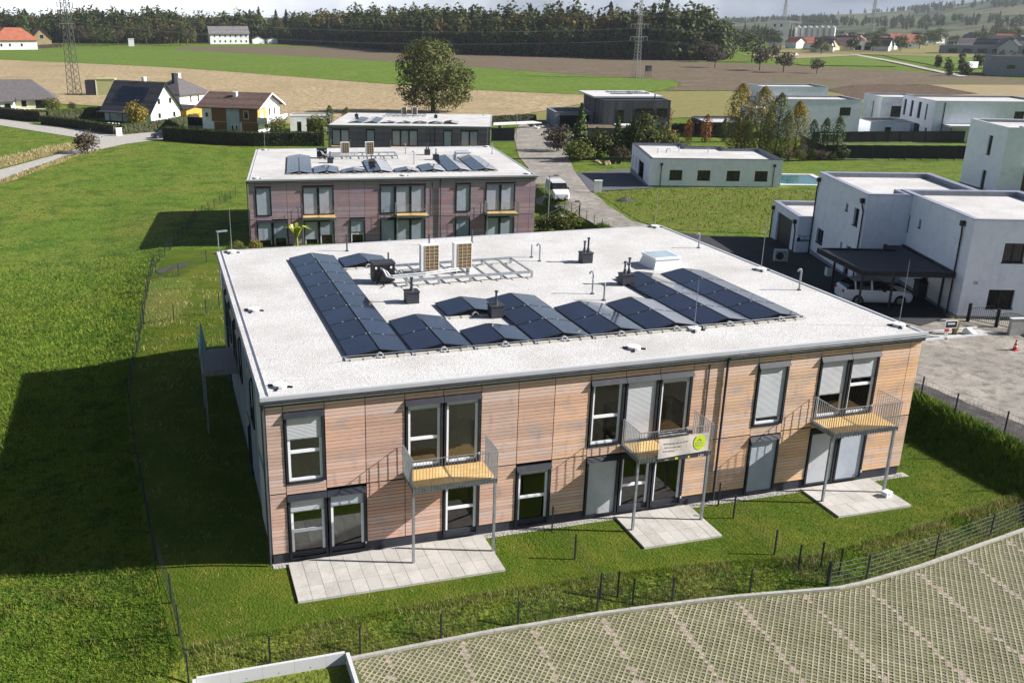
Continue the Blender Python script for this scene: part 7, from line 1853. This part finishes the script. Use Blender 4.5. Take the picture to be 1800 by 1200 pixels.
flat_house('grain_tower', 'tall grey-white grain elevator tower beside the silos', 'tower', (488,672,0), R(-36), [(0,0),(15,0),(15,12),(0,12)], 20, [(0,3,4.5,15,17),(0,8,9.5,15,17)], wall=MT['stucco'], base=-1, cop=MT['coping'])
for i in range(7):
    x, y = 513+i*3.6, 669-i*2.6
    t = thing('silo', 'white cylindrical grain silo in the row of seven', 'silo', (x,y,0), 0, 'row of grain silos')
    MB().cyl((0,0,-1),(0,0,14.5),2.15,18).build('cylinder', MT['wplas'], t, smooth=False); MB().cyl((0,0,14.5),(0,0,15.8),2.2,18,.4).build('cone_roof', MT['foil'], t)
    MB().tube([(0,-2.2,0),(0,-2.2,15)],.12,4).build('ladder', MT['foil'], t)
t = thing('conveyor_bridge', 'grey conveyor gantry linking the elevator tower and silos', 'conveyor', (500,668,0))
MB().bar((0,0,19),(14,-2,18),1.4,1.6).bar((14,-2,18),(34,-17,17),1.2,1.4).build('gantry', MT['galv'], t)
for x, y in ((6,-1),(18,-5),(28,-12)): MB().box((x-.2,y-.2,0),(x+.2,y+.2,18)).build('support', MT['galv'], t)
for i, (x, y, lb) in enumerate(((352,312,'white lorry parked near the grey warehouse'),(345,322,'pale van parked near the grey warehouse'))):
    t = thing('lorry', lb, 'lorry', (x,y,gz(x,y)), R(-30+40*i)); MB().box((2,-1.2,.9),(8,1.2,3.6)).build('cargo_box', MT['wplas'], t); MB().box((0,-1.1,.6),(1.9,1.1,2.7)).build('cab', MT['carwhite'], t); MB().box((-.03,-1,1.6),(0,1,2.5)).build('windscreen', MT['glass'], t)
    for q in (.9,6.5):
        for s in (-1.1,.9): MB().cyl((q,s,.5),(q,s+.2,.5),.5,12).build('wheel', MT['tyre'], t)

# pylons and overhead lines
def pylon(label, x, y, h, wb, wt, arms, m, rz=0.0):
    t = thing('power_pylon', label, 'pylon', (x,y,gz(x,y)), rz)
    legs = MB(); n = 11
    def W(z): return wb+(wt-wb)*(z/h)**.8
    th = wb*.045
    for sx in (-1,1):
        for sy in (-1,1):
            for i in range(n):
                z0, z1 = h*i/n, h*(i+1)/n
                legs.bar((sx*W(z0)/2,sy*W(z0)/2,z0),(sx*W(z1)/2,sy*W(z1)/2,z1),th,th)
    legs.build('legs', MT[m], t)
    br = MB()
    for i in range(n*2):
        z0, z1 = h*i/(2*n), h*(i+1)/(2*n); a, b = W(z0)/2, W(z1)/2
        for s in (-1,1):
            br.bar((-a,s*a,z0),(b,s*b,z1),th*.5,th*.5); br.bar((a,s*a,z0),(-b,s*b,z1),th*.5,th*.5)
            br.bar((s*a,-a,z0),(s*b,b,z1),th*.5,th*.5); br.bar((s*a,a,z0),(s*b,-b,z1),th*.5,th*.5)
    br.build('bracing', MT[m], t)
    for (z, l) in arms:
        am = MB(); w = W(z)/2
        for s in (-1,1):
            am.bar((s*w,w,z),(s*l,0,z),th*.8,th*.8).bar((s*w,-w,z),(s*l,0,z),th*.8,th*.8)
            am.cyl((s*l,0,z),(s*l,0,z-1.4),.12,6); am.cyl((s*l*.55,0,z),(s*l*.55,0,z-1.4),.12,6)
        am.build('crossarm', MT[m], t)
    return t
pylon('dark green lattice pylon rising out of frame at the left', -25,273.5,44,2.9,1.2,[(20,3.7),(25.7,3.7),(36,4.5),(42,3.5)],'pylon',R(60))
pylon('grey lattice pylon in front of the wood', 174.5,303.6,28,2.4,.7,[(15,4.6),(19.5,4.6),(24,3.4)],'pylon_grey',R(20))
pylon('faint lattice pylon standing behind the village', 720,830,40,6,1.5,[(24,9),(31,11),(37,7)],'pylon_grey',R(30))
pylon('faint lattice pylon left of the other beyond the village', 700,950,42,6,1.5,[(24,9),(31,11),(37,7)],'pylon_grey',R(30))
pylon('faint lattice pylon by the right end of the village', 690,560,30,5,1.2,[(18,7),(24,8),(28,5)],'pylon_grey',R(30))
def wire(label, a, b, sag, r_=.035, n=16):
    pts = []
    for i in range(n+1):
        u = i/n; pts.append((a[0]+(b[0]-a[0])*u, a[1]+(b[1]-a[1])*u, a[2]+(b[2]-a[2])*u-4*sag*u*(1-u)))
    tag(MB().tube(pts, r_, 4).build('power_line', MT['wire']), label, 'cable', 'overhead power lines')
z0 = gz(174.5,303.6)
for i, (dz, l) in enumerate(((13.6,-4.6),(13.6,4.6),(18.1,-4.6),(18.1,4.6),(22.6,3.4))):
    c_, s_ = math.cos(R(20)), math.sin(R(20))
    wire('overhead wire running left from the grey pylon before the wood', (174.5+l*c_,303.6+l*s_,z0+dz), (-60,430+l,z0+dz+9), 5.5)
    wire('overhead wire running right from the grey pylon toward the village', (174.5+l*c_,303.6+l*s_,z0+dz), (430,210+l,z0+dz+2), 5.0)
# transformer hut and hunting hide
t = thing('transformer_hut', 'pale green transformer hut at the foot of the left pylon', 'hut', (-18.5,269.5,gz(-18.5,269.5)), R(-8))
MB().box((0,0,0),(5.2,3.6,4.6)).build('wall', MT['pale_green'], t); MB().box((-.15,-.15,4.6),(5.35,3.75,4.8)).build('roof', MT['pale_green'], t); MB().box((-3.2,0,0),(-.02,3.4,4.4)).build('dark_bay', MT['dark2'], t); MB().box((-.25,-.1,0),(.0,.1,4.5)).build('corner_post', MT['wplas'], t)
t = thing('hunting_hide', 'dark raised hunting hide beside the grey pylon', 'hut', (179.5,303.5,gz(179.5,303.5)))
for sx in (-.7,.7):
    for sy in (-.7,.7): MB().bar((sx*1.25,sy*1.25,0),(sx,sy,2.6),.14,.14).build('leg', MT['trunk'], t)
MB().box((-.9,-.9,2.5),(.9,.9,4.4)).build('cabin', MT['dark2'], t); MB().box((-1.05,-1.05,4.4),(1.05,1.05,4.55)).build('roof', MT['dark'], t); MB().box((-.5,-.91,3.4),(.5,-.9,3.9)).build('opening', MT['black'], t)
t = thing('white_marker', 'small white box standing before the far orchard', 'box', (-15,720,0)); MB().box((-2,-1,0),(2,1,5)).build('body', MT['wplas'], t); MB().box((-2.2,-1.2,5),(2.2,1.2,5.4)).build('cap', MT['white_frame'], t)

# ================================================================== WHITE CLOUD BANK ADDED TO BRIGHTEN THE HORIZON SKY
MT['cloud'] = mat('added_cloud_white', (0.84,0.87,0.91), 1.0, spec=0.0, layers=[((0.76,0.80,0.86), 0.0011, 0.42, 0.68), ((0.90,0.91,0.93), 0.003, 0.5, 0.7)])
na, nr = 160, 22
aa, tt = np.meshgrid(np.linspace(R(-75), R(85), na), np.linspace(0, 1, nr))
rad = 12500+2600*tt**1.5; zz = -250+1950*np.sin(tt*np.pi/2)
lump = 60*np.sin(aa*9+1.3*tt)+22*np.sin(aa*23+tt*4)+10*np.sin(aa*61-tt*6)+5*np.sin(aa*113+tt*9)
rad = rad+lump*1.4; zz = zz+lump*.35*tt
V_ = np.stack([(rad*np.sin(aa)).ravel(), (rad*np.cos(aa)).ravel(), zz.ravel()], -1)
i_ = np.arange((nr-1)*(na-1)); r_ = i_//(na-1); c_ = i_ % (na-1); a_ = r_*na+c_
cl = mesh_np('added_cloud_bank', V_, np.stack([a_, a_+na, a_+na+1, a_+1], -1), MT['cloud'])
cl.data.polygons.foreach_set('use_smooth', [True]*len(cl.data.polygons))
stuff(cl, 'added cloud veil that brightens the pale sky over the whole horizon', 'cloud')
# ================================================================== HAZE
hz = MB().box((-3600,-90,-6), (6400,7200,140)).build('haze', [])
hz['kind'] = 'stuff'; hz['label'] = 'thin bluish autumn haze over the landscape'
hm = bpy.data.materials.new('haze_air'); hm.use_nodes = True
nt = hm.node_tree; nt.nodes.clear()
pvn = nt.nodes.new('ShaderNodeVolumePrincipled'); pvn.inputs['Color'].default_value = (0.80,0.88,1.0,1); pvn.inputs['Density'].default_value = 0.00007; pvn.inputs['Anisotropy'].default_value = 0.2
ho = nt.nodes.new('ShaderNodeOutputMaterial'); nt.links.new(pvn.outputs[0], ho.inputs['Volume'])
hz.data.materials.append(hm)
